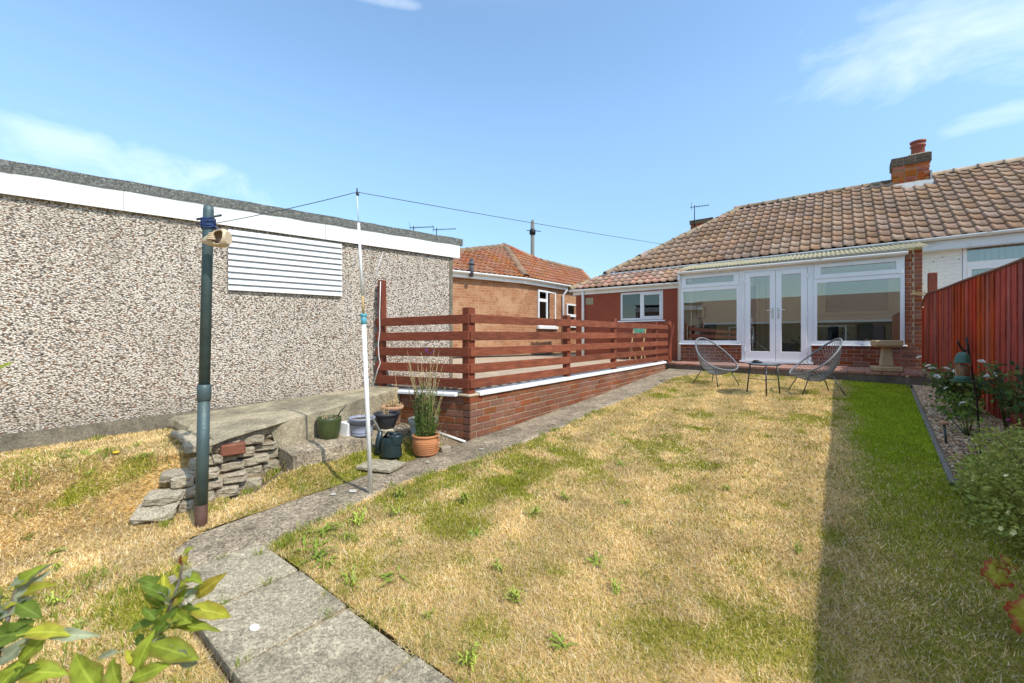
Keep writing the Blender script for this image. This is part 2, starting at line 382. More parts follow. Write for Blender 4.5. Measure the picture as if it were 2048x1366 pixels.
M['fence_red'] = mat('red_fence_board', (.44, .070, .027), .65, .40, 5, (.20, .033, .014), 6, .46, .72, .85, .6, 30, rand=.13, hue=.008, stretch=(9, 9, .6), spec=.3, wvar=.30, wscale=1.6)
M['fence_edge'] = mat('weathered_fence_top', (.22, .10, .06), .8, .3, 6, None, bump=.3)
M['brick'] = mat('red_brick', (.215, .066, .034), .85, .16, 22, (.16, .05, .03), 9, .45, .7, .8, .4, 90, rand=.14, hue=.006)
M['brick_wall'] = mat('garden_wall_brick', (.215, .084, .045), .88, .18, 26, (.36, .27, .22), 8, .58, .80, .55, .5, 90, rand=.12, hue=.006, grain=.15, gscale=200, wvar=.22, wscale=1.8)
M['mortar'] = mat('mortar', (.47, .37, .25), .95, .12, 20, None, bump=.4, bscale=120)
M['mortar_dk'] = mat('mortar_weathered', (.36, .285, .195), .95, .2, 12, (.22, .17, .11), 4, .55, .75, .7, .4, 120)
M['coping'] = mat('white_coping', (.78, .78, .75), .6, .06, 8, (.55, .54, .49), 9, .55, .75, .8, .2, 60, rand=.04)
M['tile'] = mat('weathered_roof_tile', (.315, .198, .132), .85, .20, 12, (.25, .17, .11), 5, .42, .70, .8, .35, 60, rand=.10, hue=.006, wvar=.30, wscale=1.1)
M['tile_old'] = mat('mossy_ridge_tile', (.27, .19, .13), .9, .3, 12, (.17, .14, .09), 5, .4, .65, .8, .4, 60, rand=.2, hue=.02)
M['tile_or'] = mat('orange_clay_tile', (.33, .140, .072), .85, .22, 9, (.30, .13, .07), 3, .45, .7, .7, .3, 60, rand=.16, hue=.012)
M['underlay'] = mat('roof_underlay', (.06, .05, .045), .95, .1, 5, None, bump=0)
M['render_red'] = mat('brick_red_masonry_paint', (.265, .062, .030), .75, .10, 3, (.21, .05, .028), 1.5, .45, .7, .6, .25, 120)
M['concrete'] = mat('old_concrete', (.31, .25, .172), .92, .30, 9, (.17, .135, .09), 2.6, .40, .66, .8, .7, 90, detail=8, grain=.55, gscale=95)
M['slab'] = mat('paving_slab_concrete', (.37, .318, .222), .9, .24, 18, (.225, .19, .13), 3.4, .44, .70, .7, .6, 140, rand=.06, detail=8, grain=.42, gscale=150)
M['stone'] = mat('rubble_stone', (.47, .40, .29), .92, .3, 22, (.15, .13, .09), 8, .48, .70, .85, .9, 40, rand=.16, detail=7, grain=.45, gscale=90)
M['render_grey'] = mat('weathered_render', (.37, .315, .21), .92, .25, 8, (.20, .17, .115), 2.6, .40, .64, .9, .6, 60, detail=8, grain=.3, gscale=110)
M['block'] = mat('driveway_block', (.42, .325, .235), .95, .18, 20, None, bump=.3, rand=.16, hue=.01, spec=.1)
M['paver'] = mat('patio_brick_paver', (.36, .19, .14), .9, .18, 20, (.26, .16, .12), 6, bump=.3, rand=.16, hue=.01)
M['soil'] = mat('dry_soil', (.19, .14, .085), .97, .35, 25, (.26, .2, .12), 4, bump=.7, bscale=60)
M['black_metal'] = mat('black_metal', (.02, .02, .022), .45, .1, 5, None, bump=.05, metal=.3)
M['dark_metal'] = mat('grey_chair_leg', (.075, .085, .09), .4, .1, 5, None, bump=0, metal=.5)
M['cord'] = mat('grey_pvc_cord', (.17, .172, .175), .45, .05, 5, None, bump=0)
M['pole'] = mat('teal_weathered_pole', (.085, .125, .125), .5, .25, 10, (.15, .10, .07), 4, .60, .78, .8, .3, 60, metal=.35)
M['pole_rust'] = mat('rusty_pole_foot', (.085, .042, .028), .7, .3, 14, (.10, .12, .12), 8, .55, .7, .7, .3, 60)
M['blue_rope'] = mat('blue_rope', (.025, .05, .15), .7, .25, 40, None, bump=.3)
M['white_plastic'] = mat('white_plastic', (.80, .80, .78), .35, .03, 4, None, bump=0)
M['tan_wood'] = mat('tan_wood', (.50, .34, .15), .6, .15, 20, None, bump=.1)
M['teal_plastic'] = mat('teal_plastic', (.10, .36, .42), .4, .05, 4, None, bump=0)
M['terracotta'] = mat('terracotta', (.52, .21, .085), .8, .12, 10, (.60, .33, .2), 7, .55, .75, .6, .2, 60)
M['terracotta_old'] = mat('pale_terracotta', (.46, .26, .15), .85, .2, 10, (.55, .42, .3), 7, .5, .7, .7, .2, 60)
M['pot_green'] = mat('green_glazed_pot', (.055, .075, .022), .35, .25, 9, None, bump=.1, spec=.5)
M['pot_lilac'] = mat('grey_lilac_pot', (.27, .29, .36), .5, .06, 6, None, bump=.05)
M['pot_black'] = mat('charcoal_pot', (.042, .044, .052), .5, .1, 6, None, bump=.05)
M['pot_grey'] = mat('grey_green_pot', (.26, .28, .25), .5, .08, 6, None, bump=.05)
M['can'] = mat('dark_green_plastic', (.014, .030, .033), .35, .1, 6, None, bump=.03, spec=.5)
M['compost'] = mat('dry_compost', (.09, .06, .04), .97, .4, 60, (.22, .15, .09), 40, bump=.8, bscale=90)
M['sandstone'] = mat('sandstone', (.42, .30, .17), .9, .16, 18, (.27, .2, .12), 6, .5, .75, .7, .5, 70)
M['shell'] = mat('cream_ceramic_shell', (.60, .46, .30), .4, .12, 9, (.60, .53, .14), 7, .58, .7, .7, .1, 40)
M['corr'] = mat('cream_corrugated_sheet', (.56, .52, .36), .5, .12, 8, (.36, .31, .2), 5, .5, .72, .7, .1, 30)
def add_translucency(m, col, f):
    t = m.node_tree; b = next(n for n in t.nodes if n.type == 'BSDF_PRINCIPLED'); o = next(n for n in t.nodes if n.type == 'OUTPUT_MATERIAL')
    tr = N(t, 'ShaderNodeBsdfTranslucent'); tr.inputs[0].default_value = (*col, 1); mx = N(t, 'ShaderNodeMixShader'); mx.inputs[0].default_value = f
    t.links.new(b.outputs[0], mx.inputs[1]); t.links.new(tr.outputs[0], mx.inputs[2]); t.links.new(mx.outputs[0], o.inputs[0])
add_translucency(M['corr'], (.85, .80, .64), .55)
M['beige_wall'] = mat('beige_plaster', (.68, .61, .48), .9, .04, 2, None, bump=.05)
M['floor_in'] = mat('wood_floor', (.30, .2, .12), .5, .2, 6, None, bump=0)
M['navy'] = mat('navy_fabric', (.018, .03, .055), .9, .2, 40, None, bump=.3, bscale=200)
M['teal_fabric'] = mat('teal_fabric', (.03, .13, .16), .9, .2, 30, None, bump=.3, bscale=200)
M['lilac_fabric'] = mat('lilac_fabric', (.25, .26, .45), .9, .2, 30, None, bump=.3, bscale=200)
M['floral'] = mat('speckled_cushion', (.55, .50, .40), .9, .1, 10, (.06, .04, .04), 22, .60, .66, 1, .2, 200)
M['blind'] = mat('pale_vertical_blind', (.55, .66, .64), .8, .05, 3, None, bump=0)
M['dark_room'] = mat('dark_room', (.05, .05, .05), .9, .1, 2, None, bump=0)
M['glass'] = glass_mat('window_glass', (.80, .80, .75), 2.0, 1.55, .09)
M['glass_dark'] = glass_mat('kitchen_glass', (.40, .43, .45), 1.3, 1.5, .05)
M['glass_table'] = glass_mat('table_glass', (.70, .80, .80), 1.2, 1.5, .02)
M['clear'] = glass_mat('clear_plastic', (.75, .70, .62), .8, 1.4, .05)
M['feeder_green'] = mat('feeder_green_plastic', (.03, .10, .065), .35, .05, 5, None, bump=0, spec=.5)
M['seed'] = mat('bird_seed', (.45, .33, .22), .95, .4, 200, (.7, .65, .55), 150, bump=.5, bscale=200)
M['chrome'] = mat('chrome', (.62, .62, .63), .22, .03, 5, None, bump=0, metal=.9)
M['lead'] = mat('lead_flashing', (.46, .46, .45), .6, .15, 8, (.3, .3, .3), 6, bump=.2)
M['chim_brick'] = mat('chimney_brick', (.40, .115, .042), .9, .2, 20, (.25, .075, .035), 8, .5, .7, .8, .4, 90, rand=.25, hue=.015)
M['chim_dark'] = mat('sooty_brick', (.12, .085, .06), .92, .3, 20, (.3, .26, .19), 9, .62, .75, .8, .4, 90, rand=.3)
M['far_brick'] = far_brick_mat('orange_house_brick', ((.40, .18, .078), (.29, .105, .043), (.46, .27, .145), (.25, .085, .034)), (.36, .26, .165), (math.radians(90), 0, math.radians(90)))
M['grey_wood'] = mat('grey_weathered_timber', (.16, .155, .135), .9, .25, 8, None, bump=.3, stretch=(10, 10, 1))
M['stem'] = mat('plant_stem', (.16, .12, .06), .8, .2, 20, None, bump=.1)
M['stem_green'] = mat('green_stem', (.12, .17, .05), .7, .2, 20, None, bump=0)
M['foliage'] = attr_mat('foliage', 'col', .6, .3)
M['grass'] = attr_mat('grass_blades', 'col', .75, .25, .15)
M['gravel'] = attr_mat('gravel_stones', 'col', .85, 0, .3)
M['mint'] = mat('mint_green_paint', (.12, .40, .26), .6, .3, 20, (.40, .55, .38), 18, .5, .6, .9, bump=.1)
M['guano'] = mat('white_splash', (.85, .84, .80), .8, .05, 5, None, bump=.2)
# ================================================================== GROUND
def gz(y):
    yy = np.clip(y, -6, 7.5); return .113 + .045 * yy + .002 * yy * yy
def xline(y): return -.60 + .25 * np.clip((-1.65 - np.asarray(y, float)) / .9, -.5, 1.3)     # foot of the rubble wall
def G(x, y):
    x = np.asarray(x, float); y = np.asarray(y, float); b = gz(y) + 0 * x
    L = np.clip(.28 + .074 * (y + 3.1), .10, .48)
    wd_ = lerp(1.1, .22, sstep(-3.1, -2.2, y)); x0 = xline(y) - .10
    up = lerp(b, L, sstep(0, 1, (x0 - x) / wd_))
    st = b + .10 * sstep(0, 1, (-.05 - x) / .35)
    z = np.where(x < -.02, lerp(up, st, sstep(-1.95, -1.7, y)), b)
    z = z + .05 * (fbm(x, y, 1.1, 3, 3) - .5) * (x < -.15) + .012 * (fbm(x, y, 1.3, 3, 3) - .5) + .006 * (fbm(x, y, 6, 5, 2) - .5)
    return z
def g1(x, y): return float(G(x, y))
def xf(y): return 4.5 - .0467 * (y - 3.07)                    # right-hand fence
def xe(y):                                                     # edge between lawn and gravel bed
    y = np.asarray(y, float); return np.where(y > .98, 3.635 + .058 * y, xf(y) - .03)
def yfront(x): return 6.53 - .16 * np.asarray(x, float)        # front edge of the patio
def path_r(y):
    y = np.asarray(y, float)
    r = .56 + .03 * np.sin(y * 2.1) + .03 * (fbm(y, y * 0, 3, 9) - .5) - .12 * np.exp(-((y + 1.3) / .7) ** 2) + .28 * sstep(5.2, 6.2, y)
    return r - .05 * np.clip((-2.25 - y) / .2, 0, 1)
def path_l(y):
    y = np.asarray(y, float); return .10 * np.clip((-2.35 - y) / .2, 0, 1) ** 2 + np.where(y > -.02, -.03, -.02 + .05 * (fbm(y, y * 0, 2.5, 4) - .5) + .10 * np.exp(-((y + 2.7) / .25) ** 2))

def grid_mesh(name, xs, ys, zf, keep=None, matl=None, kind='structure', colf=None, thick=0.0):
    X, Y = np.meshgrid(xs, ys); Z = zf(X, Y); nx, ny = len(xs), len(ys)
    v = np.stack([X.ravel(), Y.ravel(), Z.ravel()], 1)
    i = np.arange(nx * ny).reshape(ny, nx); q = np.stack([i[:-1, :-1], i[:-1, 1:], i[1:, 1:], i[1:, :-1]], -1).reshape(-1, 4)
    if keep is not None:
        cx_ = (X[:-1, :-1] + X[1:, 1:]) / 2; cy_ = (Y[:-1, :-1] + Y[1:, 1:]) / 2
        q = q[keep(cx_, cy_).ravel()]
    me = bpy.data.meshes.new(name); me.from_pydata(v.tolist(), [], q.tolist()); me.polygons.foreach_set('use_smooth', [True] * len(me.polygons))
    if colf is not None:
        a = me.color_attributes.new('col', 'FLOAT_COLOR', 'POINT'); c = colf(v[:, 0], v[:, 1])
        a.data.foreach_set('color', np.concatenate([c, np.ones((len(c), 1))], 1).astype(np.float32).ravel())
    o = link_mesh(name, me, matl); return tag(o, kind=kind)

far = [400, 150, 70, 35, 20, 12]
gxs = np.array([-q for q in far] + list(np.arange(-8, 8.01, .25)) + far[::-1])
gys = np.array([-q for q in far] + list(np.arange(-8, 10.01, .25)) + far[::-1])
def zground(X, Y):
    k = np.clip((np.maximum(np.abs(X), np.abs(Y)) - 8) / 4, 0, 1)
    z = G(np.clip(X, -8, 8), np.clip(Y, -8, 8)) * (1 - k) + .1 * k - .035
    return np.where((X < -1.0) & (Y > 0), np.minimum(z, .45), z)
o = grid_mesh('ground', gxs, gys, zground, None, M['soil']); tag(o, 'dry brown earth under the whole garden', 'ground')

# colour of the turf: straw where the sun has dried it, green along damp or shaded edges
def green(x, y):
    p = fbm(x, y, 1.1, 21, 4); q = fbm(x, y, 3.6, 33, 3); s = fbm(x * .35, y * 2.2, 1.3, 77, 3)
    g = .95 * sstep(.52, .66, .5 * p + .5 * q) + .22 * sstep(.52, .7, s)
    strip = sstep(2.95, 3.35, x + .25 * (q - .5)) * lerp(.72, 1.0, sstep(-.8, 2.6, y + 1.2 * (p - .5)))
    edge = (1 - sstep(.04, .28, x - path_r(y))) * sstep(.42, .62, q) * (x > .45) * lerp(1.0, .4, sstep(-.5, 1, y))
    front = (1 - sstep(.1, .55, y + 2.2)) * sstep(.45, .62, q) * (x > .4) * .9
    farg = .45 * sstep(4.2, 6.2, y) * sstep(.35, .6, q)
    nr = .22 * (1 - sstep(-2.0, .5, y)) * sstep(.45, .62, q) * (x > .5)
    fine = .45 * sstep(.50, .70, fbm(x, y, 8, 91, 3)) * (.2 + .9 * p) + .07
    gr = np.clip(np.maximum.reduce([g * .85, strip, edge, front, farg, nr, fine]), 0, 1)
    kk = sstep(-2.1, -1.5, y + .5 * (p - .5)); left = lerp(.75 * sstep(.60, .74, .5 * p + .5 * q) + .5 * (1 - sstep(.0, .5, np.abs(y + 3.1))) * sstep(.5, .6, q), .40 + .5 * sstep(.40, .6, q), kk)
    return np.where(x < .3, left, gr)
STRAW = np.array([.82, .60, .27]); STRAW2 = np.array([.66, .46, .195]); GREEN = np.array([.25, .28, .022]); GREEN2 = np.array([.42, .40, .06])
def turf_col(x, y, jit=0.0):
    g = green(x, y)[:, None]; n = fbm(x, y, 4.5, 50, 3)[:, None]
    lush_lift = (sstep(2.95, 3.3, x) * sstep(-1.0, 2.2, y + .8 * (fbm(x, y, 1.5, 15, 3) - .5)))[:, None]
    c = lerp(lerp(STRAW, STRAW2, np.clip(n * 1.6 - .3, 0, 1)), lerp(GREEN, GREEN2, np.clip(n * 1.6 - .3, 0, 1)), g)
    return c * lerp(1.0, np.array([1.1, 1.3, .7]), lush_lift)  # fence strip: greener turf, also brightened in colour to offset the fence shadow
def is_lawn(x, y):
    r = (x > path_r(y) - .02) & (x < xe(y)) & (y < yfront(x) - .01) & (y > -2.205 + .05 * (fbm(x, y * 0, 5, 6, 3) - .5))
    r2 = (x > path_r(y) + .01) & (y <= -2.20) & (x < xf(y)) & ((x > 3.25) | (y < -2.68))
    lf = (x < path_l(y) + .02) & (y < -.30) & (x > -2.6) & ~((y > -2.1) & (x < -.36))
    lf2 = (x <= .9) & (x > -2.6) & (y < -2.68) | (x < .49) & (x > -2.6) & (y < -2.53)
    return r | r2 | lf | lf2
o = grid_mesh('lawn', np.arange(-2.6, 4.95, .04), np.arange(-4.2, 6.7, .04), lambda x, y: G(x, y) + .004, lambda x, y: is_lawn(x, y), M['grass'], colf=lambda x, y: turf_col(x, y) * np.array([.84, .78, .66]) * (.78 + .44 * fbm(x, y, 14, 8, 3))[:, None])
tag(o, 'dry straw coloured turf of the whole garden', 'lawn')

def blades(name, xy, h, w, col, lean, label=None, zoff=0.0, parent=None, zf=None):
    n = len(xy); x, y = xy[:, 0], xy[:, 1]; z = (G(x, y) if zf is None else zf) + zoff
    a = RNG.uniform(0, 2 * np.pi, n); b = a + np.pi / 2 + RNG.normal(0, .5, n)
    wx, wy = np.cos(a) * w / 2, np.sin(a) * w / 2; dx, dy = np.cos(b) * np.sin(lean) * h, np.sin(b) * np.sin(lean) * h; dz = np.cos(lean) * h
    V = np.empty((n, 5, 3)); c0 = np.stack([x, y, z - .002], 1)
    V[:, 0] = c0 - np.stack([wx, wy, 0 * x], 1); V[:, 1] = c0 + np.stack([wx, wy, 0 * x], 1)
    md = c0 + np.stack([dx * .42, dy * .42, dz * .62], 1)
    V[:, 2] = md + np.stack([wx, wy, 0 * x], 1) * .8; V[:, 3] = md - np.stack([wx, wy, 0 * x], 1) * .8
    V[:, 4] = c0 + np.stack([dx, dy, dz], 1)
    me = bpy.data.meshes.new(name); me.vertices.add(n * 5); me.vertices.foreach_set('co', V.astype(np.float32).ravel())
    k = np.arange(n)[:, None] * 5; lp = np.concatenate([k + np.array([[0, 1, 2, 3]]), k + np.array([[3, 2, 4]])], 1).ravel()
    me.loops.add(n * 7); me.loops.foreach_set('vertex_index', lp.astype(np.int32))
    me.polygons.add(n * 2); st = np.stack([np.arange(n) * 7, np.arange(n) * 7 + 4], 1).ravel()
    me.polygons.foreach_set('loop_start', st.astype(np.int32))
    me.update(calc_edges=True); me.validate()
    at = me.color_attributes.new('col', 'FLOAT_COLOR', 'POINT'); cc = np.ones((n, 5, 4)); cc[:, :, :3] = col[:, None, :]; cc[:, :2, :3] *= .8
    at.data.foreach_set('color', cc.astype(np.float32).ravel())
    o = link_mesh(name, me, M['grass'], parent); return o
def scatter(n, x0, x1, y0, y1, keep):
    p = np.stack([RNG.uniform(x0, x1, n), RNG.uniform(y0, y1, n)], 1); return p[keep(p[:, 0], p[:, 1])]
def straw(name, xy, h, w, col, lean):
    n = len(xy); x, y = xy[:, 0], xy[:, 1]; z = G(x, y) + RNG.uniform(0, .010, n)
    a = RNG.uniform(0, 2 * np.pi, n); b = a + np.pi / 2
    wx, wy = np.cos(a) * w / 2, np.sin(a) * w / 2; sl_ = np.sin(lean) * h
    V = np.empty((n, 3, 3)); V[:, 0] = np.stack([x - wx, y - wy, z], 1); V[:, 1] = np.stack([x + wx, y + wy, z], 1); V[:, 2] = np.stack([x + np.cos(b) * sl_, y + np.sin(b) * sl_, z + np.cos(lean) * h], 1)
    me = bpy.data.meshes.new(name); me.vertices.add(n * 3); me.vertices.foreach_set('co', V.astype(np.float32).ravel())
    me.loops.add(n * 3); me.loops.foreach_set('vertex_index', np.arange(n * 3, dtype=np.int32)); me.polygons.add(n); me.polygons.foreach_set('loop_start', (np.arange(n) * 3).astype(np.int32)); me.update(calc_edges=True)
    at = me.color_attributes.new('col', 'FLOAT_COLOR', 'POINT'); cc = np.ones((n, 3, 4)); cc[:, :, :3] = col[:, None, :]; at.data.foreach_set('color', cc.astype(np.float32).ravel())
    return link_mesh(name, me, M['grass'])
PP = []
for (n, x0, x1, y0, y1) in ((900000, -2.4, 4.8, -3.6, -.6), (520000, -2.0, 4.8, -.6, 2.2), (300000, .4, 4.6, 2.2, 6.7)):
    PP.append(scatter(n, x0, x1, y0, y1, is_lawn))
P = np.concatenate(PP); X, Y = P[:, 0], P[:, 1]
dist = np.hypot(X - CX, Y - CY); dd_ = depth(X, Y); rt = (X - CX) * math.cos(YAW) + (Y - CY) * math.sin(YAW); vis = (dd_ > .55) & (np.abs(rt) < dd_ * 1.45 + .4)
P = P[vis]; X, Y = P[:, 0], P[:, 1]; dist = dist[vis]; n = len(P)
isg = RNG.uniform(0, 1, n) < green(X, Y)
clump = (.78 + .48 * fbm(X, Y, 7, 61, 3))[:, None]; band = (1 + .10 * np.sin((X + .12 * Y) * 2 * np.pi / .62))[:, None]
# dry stalks
s = ~isg; k = s.sum(); xs_, ys_ = X[s], Y[s]; f = RNG.uniform(0, 1, (k, 1))
c = lerp(STRAW, STRAW2, f ** 1.5); q = RNG.uniform(0, 1, k); c[q < .22] = np.array([.84, .71, .45]); c[(q > .24) & (q < .32)] = np.array([.30, .19, .085]); c[(q > .36) & (q < .44)] = np.array([.50, .44, .13])
c = c * RNG.uniform(.72, 1.18, (k, 1)) * clump[s] * band[s]
o = straw('dry_grass', P[s], RNG.uniform(.014, .040, k), np.clip(.0014 * dist[s], .0022, .0068), c, RNG.uniform(.75, 1.54, k)); tag(o, 'short dry yellow straw grass over the lawn', 'grass', kind='stuff')
# living blades
s = np.flatnonzero(isg); s = s[RNG.uniform(0, 1, len(s)) < np.where(dist[s] < 4, .75, .6)]; k = len(s); X2, Y2 = X[s], Y[s]
c = lerp(GREEN, GREEN2, RNG.uniform(0, 1, (k, 1))); lush_lift = (sstep(2.95, 3.3, X2) * sstep(-1.0, 2.2, Y2 + .8 * (fbm(X2, Y2, 1.5, 15, 3) - .5)))[:, None]; c = c * lerp(1.0, np.array([1.2, 1.45, .75]), lush_lift) * RNG.uniform(.7, 1.2, (k, 1)) * clump[s]  # blades in the fence strip are greener and painted brighter against the shadow
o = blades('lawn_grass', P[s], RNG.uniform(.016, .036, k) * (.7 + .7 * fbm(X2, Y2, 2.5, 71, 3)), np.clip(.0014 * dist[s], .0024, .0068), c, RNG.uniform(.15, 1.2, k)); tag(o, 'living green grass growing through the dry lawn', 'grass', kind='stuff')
print('blades', n, k)
# longer tufts along the edges, in the joints of the slabs and at the foot of walls
tx = []
def tuft(x, y, n=40, r=.04, hh=.09, green_=1.0):
    a = RNG.uniform(0, 2 * np.pi, n); q = r * np.sqrt(RNG.uniform(0, 1, n))
    tx.append(np.stack([x + q * np.cos(a), y + q * np.sin(a), np.full(n, hh) * RNG.uniform(.45, 1.1, n), np.full(n, green_)], 1))
for k in range(120):
    y = -2.15 + 4.2 * RNG.uniform(0, 1) ** 1.7; tuft(float(path_r(y)) + RNG.uniform(-.03, .10), y, 30, .05, RNG.uniform(.03, .075), RNG.uniform(.6, 1))
for k in range(40): tuft(.62 + abs(RNG.normal(0, .16)), -2.05 + abs(RNG.normal(0, .35)), 30, .06, RNG.uniform(.03, .07), RNG.uniform(.7, 1))
for k in range(22): y = RNG.uniform(-2.5, -1.6); tuft(float(xline(y)) + .07 + RNG.uniform(-.02, .06), y, 26, .04, RNG.uniform(.04, .08), RNG.uniform(.2, .9))
for k in range(46):
    x = RNG.uniform(.55, 2.6); tuft(x, -2.19 + RNG.uniform(-.03, .12), 26, .05, RNG.uniform(.04, .09), RNG.uniform(.5, 1))
for k in range(36): tuft(RNG.uniform(.1, 1.5), -2.72 - abs(RNG.normal(0, .22)), 34, .07, RNG.uniform(.05, .11), RNG.uniform(.6, 1))
for (x, y) in ((.62, -2.28), (.93, -2.36), (.95, -2.55), (1.375, -2.30), (.50, -2.42), (1.82, -2.6), (1.38, -2.62)): tuft(x, y, 30, .022, .07, 1)
for k in range(34): tuft(RNG.uniform(-.35, -.05), RNG.uniform(-1.8, -.5), 30, .06, RNG.uniform(.04, .08), RNG.uniform(.7, 1))
for k in range(26): tuft(RNG.uniform(-2.0, -.6), RNG.uniform(-3.3, -2.1), 36, .06, RNG.uniform(.05, .09), RNG.uniform(.3, 1))
for k in range(60): tuft(RNG.uniform(.7, 3.4), RNG.uniform(-2.0, 2.2), 18, .05, RNG.uniform(.035, .06), RNG.uniform(.6, 1))
for k in range(40): tuft(RNG.uniform(.9, 3.9), float(yfront(2.2)) + RNG.uniform(-.2, .0), 22, .05, .06, .9)
T = np.concatenate(tx); T = T[(T[:, 1] < yfront(T[:, 0]) - .01) & ((T[:, 0] < .3) | (T[:, 0] < xe(T[:, 1])))]
n = len(T); c = lerp(STRAW2, lerp(np.array([.17, .25, .02]), np.array([.33, .37, .05]), RNG.uniform(0, 1, (n, 1))), (RNG.uniform(0, 1, n) < T[:, 3])[:, None]) * RNG.uniform(.7, 1.2, (n, 1))
dd = np.hypot(T[:, 0] - CX, T[:, 1] - CY)
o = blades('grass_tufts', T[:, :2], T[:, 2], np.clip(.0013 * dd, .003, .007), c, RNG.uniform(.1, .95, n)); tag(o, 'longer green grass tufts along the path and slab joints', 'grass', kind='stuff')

# ------------------------------------------------------------------ concrete path
ys = np.arange(-2.56, 6.62, .06); nl = 10
vs = []; fs = []
for i, y in enumerate(ys):
    l, r = float(path_l(y)), float(path_r(y))
    for j in range(nl + 1):
        x = lerp(l, r, j / nl); z = g1(x if x > -.01 else -.01, y) + .012 + .006 * float(fbm(x, y, 5, 90, 3) - .5) + .004 * float(vnoise(x * 30, y * 30, 4) - .5)
        if j in (0, nl): z -= .03
        vs.append((x, y, z))
for i in range(len(ys) - 1):
    for j in range(nl): a = i * (nl + 1) + j; fs.append((a, a + 1, a + nl + 2, a + nl + 1))
mb = MB(); mb.add(vs, fs, True); o = mb.build('path', M['concrete']); tag(o, 'worn grey concrete path beside the brick wall', 'path', kind='structure')
M['lichen'] = mat('pale_lichen', (.46, .44, .38), .95, .3, 40, None, bump=.3)
for (x, y, r) in ((.18, -1.62, .03), (.24, -1.50, .045), (.27, -1.42, .02), (.30, -1.25, .02), (.35, -.2, .03), (.12, .5, .03), (.42, 1.0, .025), (.2, -.75, .025)):
    mb = MB(); k = 12; mb.add([(x + r * q * math.cos(2 * math.pi * i / k) * RNG.uniform(.6, 1.1), y + .6 * r * q * math.sin(2 * math.pi * i / k), g1(max(x, 0), y) + .0205) for i in range(k) for q in (1,)] , [tuple(range(k))])
    mb.build('pale_patch', M['lichen'], o)
# ------------------------------------------------------------------ slabs
sp = thing('slab_paving', 'row of square grey concrete paving slabs at the near lawn edge', 'paving', (1.2, -2.44, 0), kind='structure')
for k, x in enumerate((.495, .945, 1.392, 1.84, 2.29, 2.74)):
    mb = MB(); y0, y1 = -2.655, -2.215; n_ = 1
    mb.obox((0, 0, 0), (.432, .436, .05)); me = mb.mesh('slab', [M['slab']], .006)
    z = g1(x + .22, -2.43) + .0 ; place('slab', me, Matrix.LocRotScale(Vector((x + .22, -2.435 + .01 * math.sin(k * 3), z)), Quaternion((0, 0, 1), .012 * math.sin(k * 5)) @ Quaternion((1, 0, 0), .02 * math.sin(k * 2.3)), None), sp)
mb = MB(); mb.obox((1.71, -2.435, g1(1.6, -2.43) - .018), (2.42, .425, .06)); mb.build('joint_sand', mat('joint_sand', (.40, .31, .18), .95, .4, 30, (.12, .10, .06), 9, bump=.5), sp)
mb = MB(); mb.lathe([(0.0, .004), (.018, .003), (.026, 0)], 14, (1.22, -2.52, g1(1.3, -2.43) + .0262), True, 1, .62); o = mb.build('pale_lichen_spot', M['guano'], sp)

# ------------------------------------------------------------------ edging and gravel bed
mb = MB(); yy = np.arange(1.0, 5.75, .25)
mb.add([(float(xe(y)) + dx, y, g1(float(xe(y)), y) + dz) for y in yy for (dx, dz) in ((0, -.05), (0, .020), (.030, .020), (.030, -.05))],
       [(i * 4 + a, i * 4 + b, (i + 1) * 4 + b, (i + 1) * 4 + a) for i in range(len(yy) - 1) for (a, b) in ((0, 1), (1, 2), (2, 3))])
o = mb.build('lawn_edging', mat('grey_edging', (.19, .18, .145), .8, .2, 12, None, bump=.3)); tag(o, 'low grey edging strip between lawn and gravel bed', 'edging')
mb = MB(); yy = np.arange(.99, 6.3, .15); nx_ = 6
mb.add([(lerp(float(xe(y)) + .03, xf(y) + .02, j / nx_), y, g1(3.8, y) + .012 + .01 * float(fbm(j * .3, y, 4, 2) - .5)) for y in yy for j in range(nx_ + 1)],
       [(i * (nx_ + 1) + j, i * (nx_ + 1) + j + 1, (i + 1) * (nx_ + 1) + j + 1, (i + 1) * (nx_ + 1) + j) for i in range(len(yy) - 1) for j in range(nx_)], True)
o = mb.build('gravel_bed', mat('gravel_bed_base', (.20, .15, .11), .95, .35, 60, None, bump=.8)); tag(o, 'narrow planting bed at the foot of the red fence', 'bed', kind='structure')
n = 9000; py = RNG.uniform(1.03, 5.8, n); px = xe(py) + .045 + RNG.uniform(0, 1, n) * (xf(py) - xe(py) - .06)
r = RNG.uniform(.007, .016, n); oc = np.array([[1, 0, 0], [-1, 0, 0], [0, 1, 0], [0, -1, 0], [0, 0, 1], [0, 0, -1]], float)
of = np.array([[0, 2, 4], [2, 1, 4], [1, 3, 4], [3, 0, 4], [2, 0, 5], [1, 2, 5], [3, 1, 5], [0, 3, 5]])
aa = RNG.uniform(0, 6.28, n); V = oc[None] * r[:, None, None] * RNG.uniform(.7, 1.3, (n, 1, 3)) * np.array([1.2, .9, .6]); ca, sa = np.cos(aa)[:, None], np.sin(aa)[:, None]
V = np.stack([V[:, :, 0] * ca - V[:, :, 1] * sa, V[:, :, 0] * sa + V[:, :, 1] * ca, V[:, :, 2]], -1) + np.stack([px, py, G(np.full(n, 3.8), py) + .018 + r * .4], 1)[:, None]
me = bpy.data.meshes.new('gravel'); me.from_pydata(V.reshape(-1, 3).tolist(), [], (of[None] + 6 * np.arange(n)[:, None, None]).reshape(-1, 3).tolist())
pal = np.array([[.50, .35, .20], [.40, .26, .15], [.60, .46, .31], [.31, .19, .11], [.52, .33, .18], [.66, .54, .40]]); cc = np.ones((n, 6, 4)); cc[:, :, :3] = (pal[RNG.integers(0, 6, n)] * RNG.uniform(.75, 1.15, (n, 1)))[:, None]
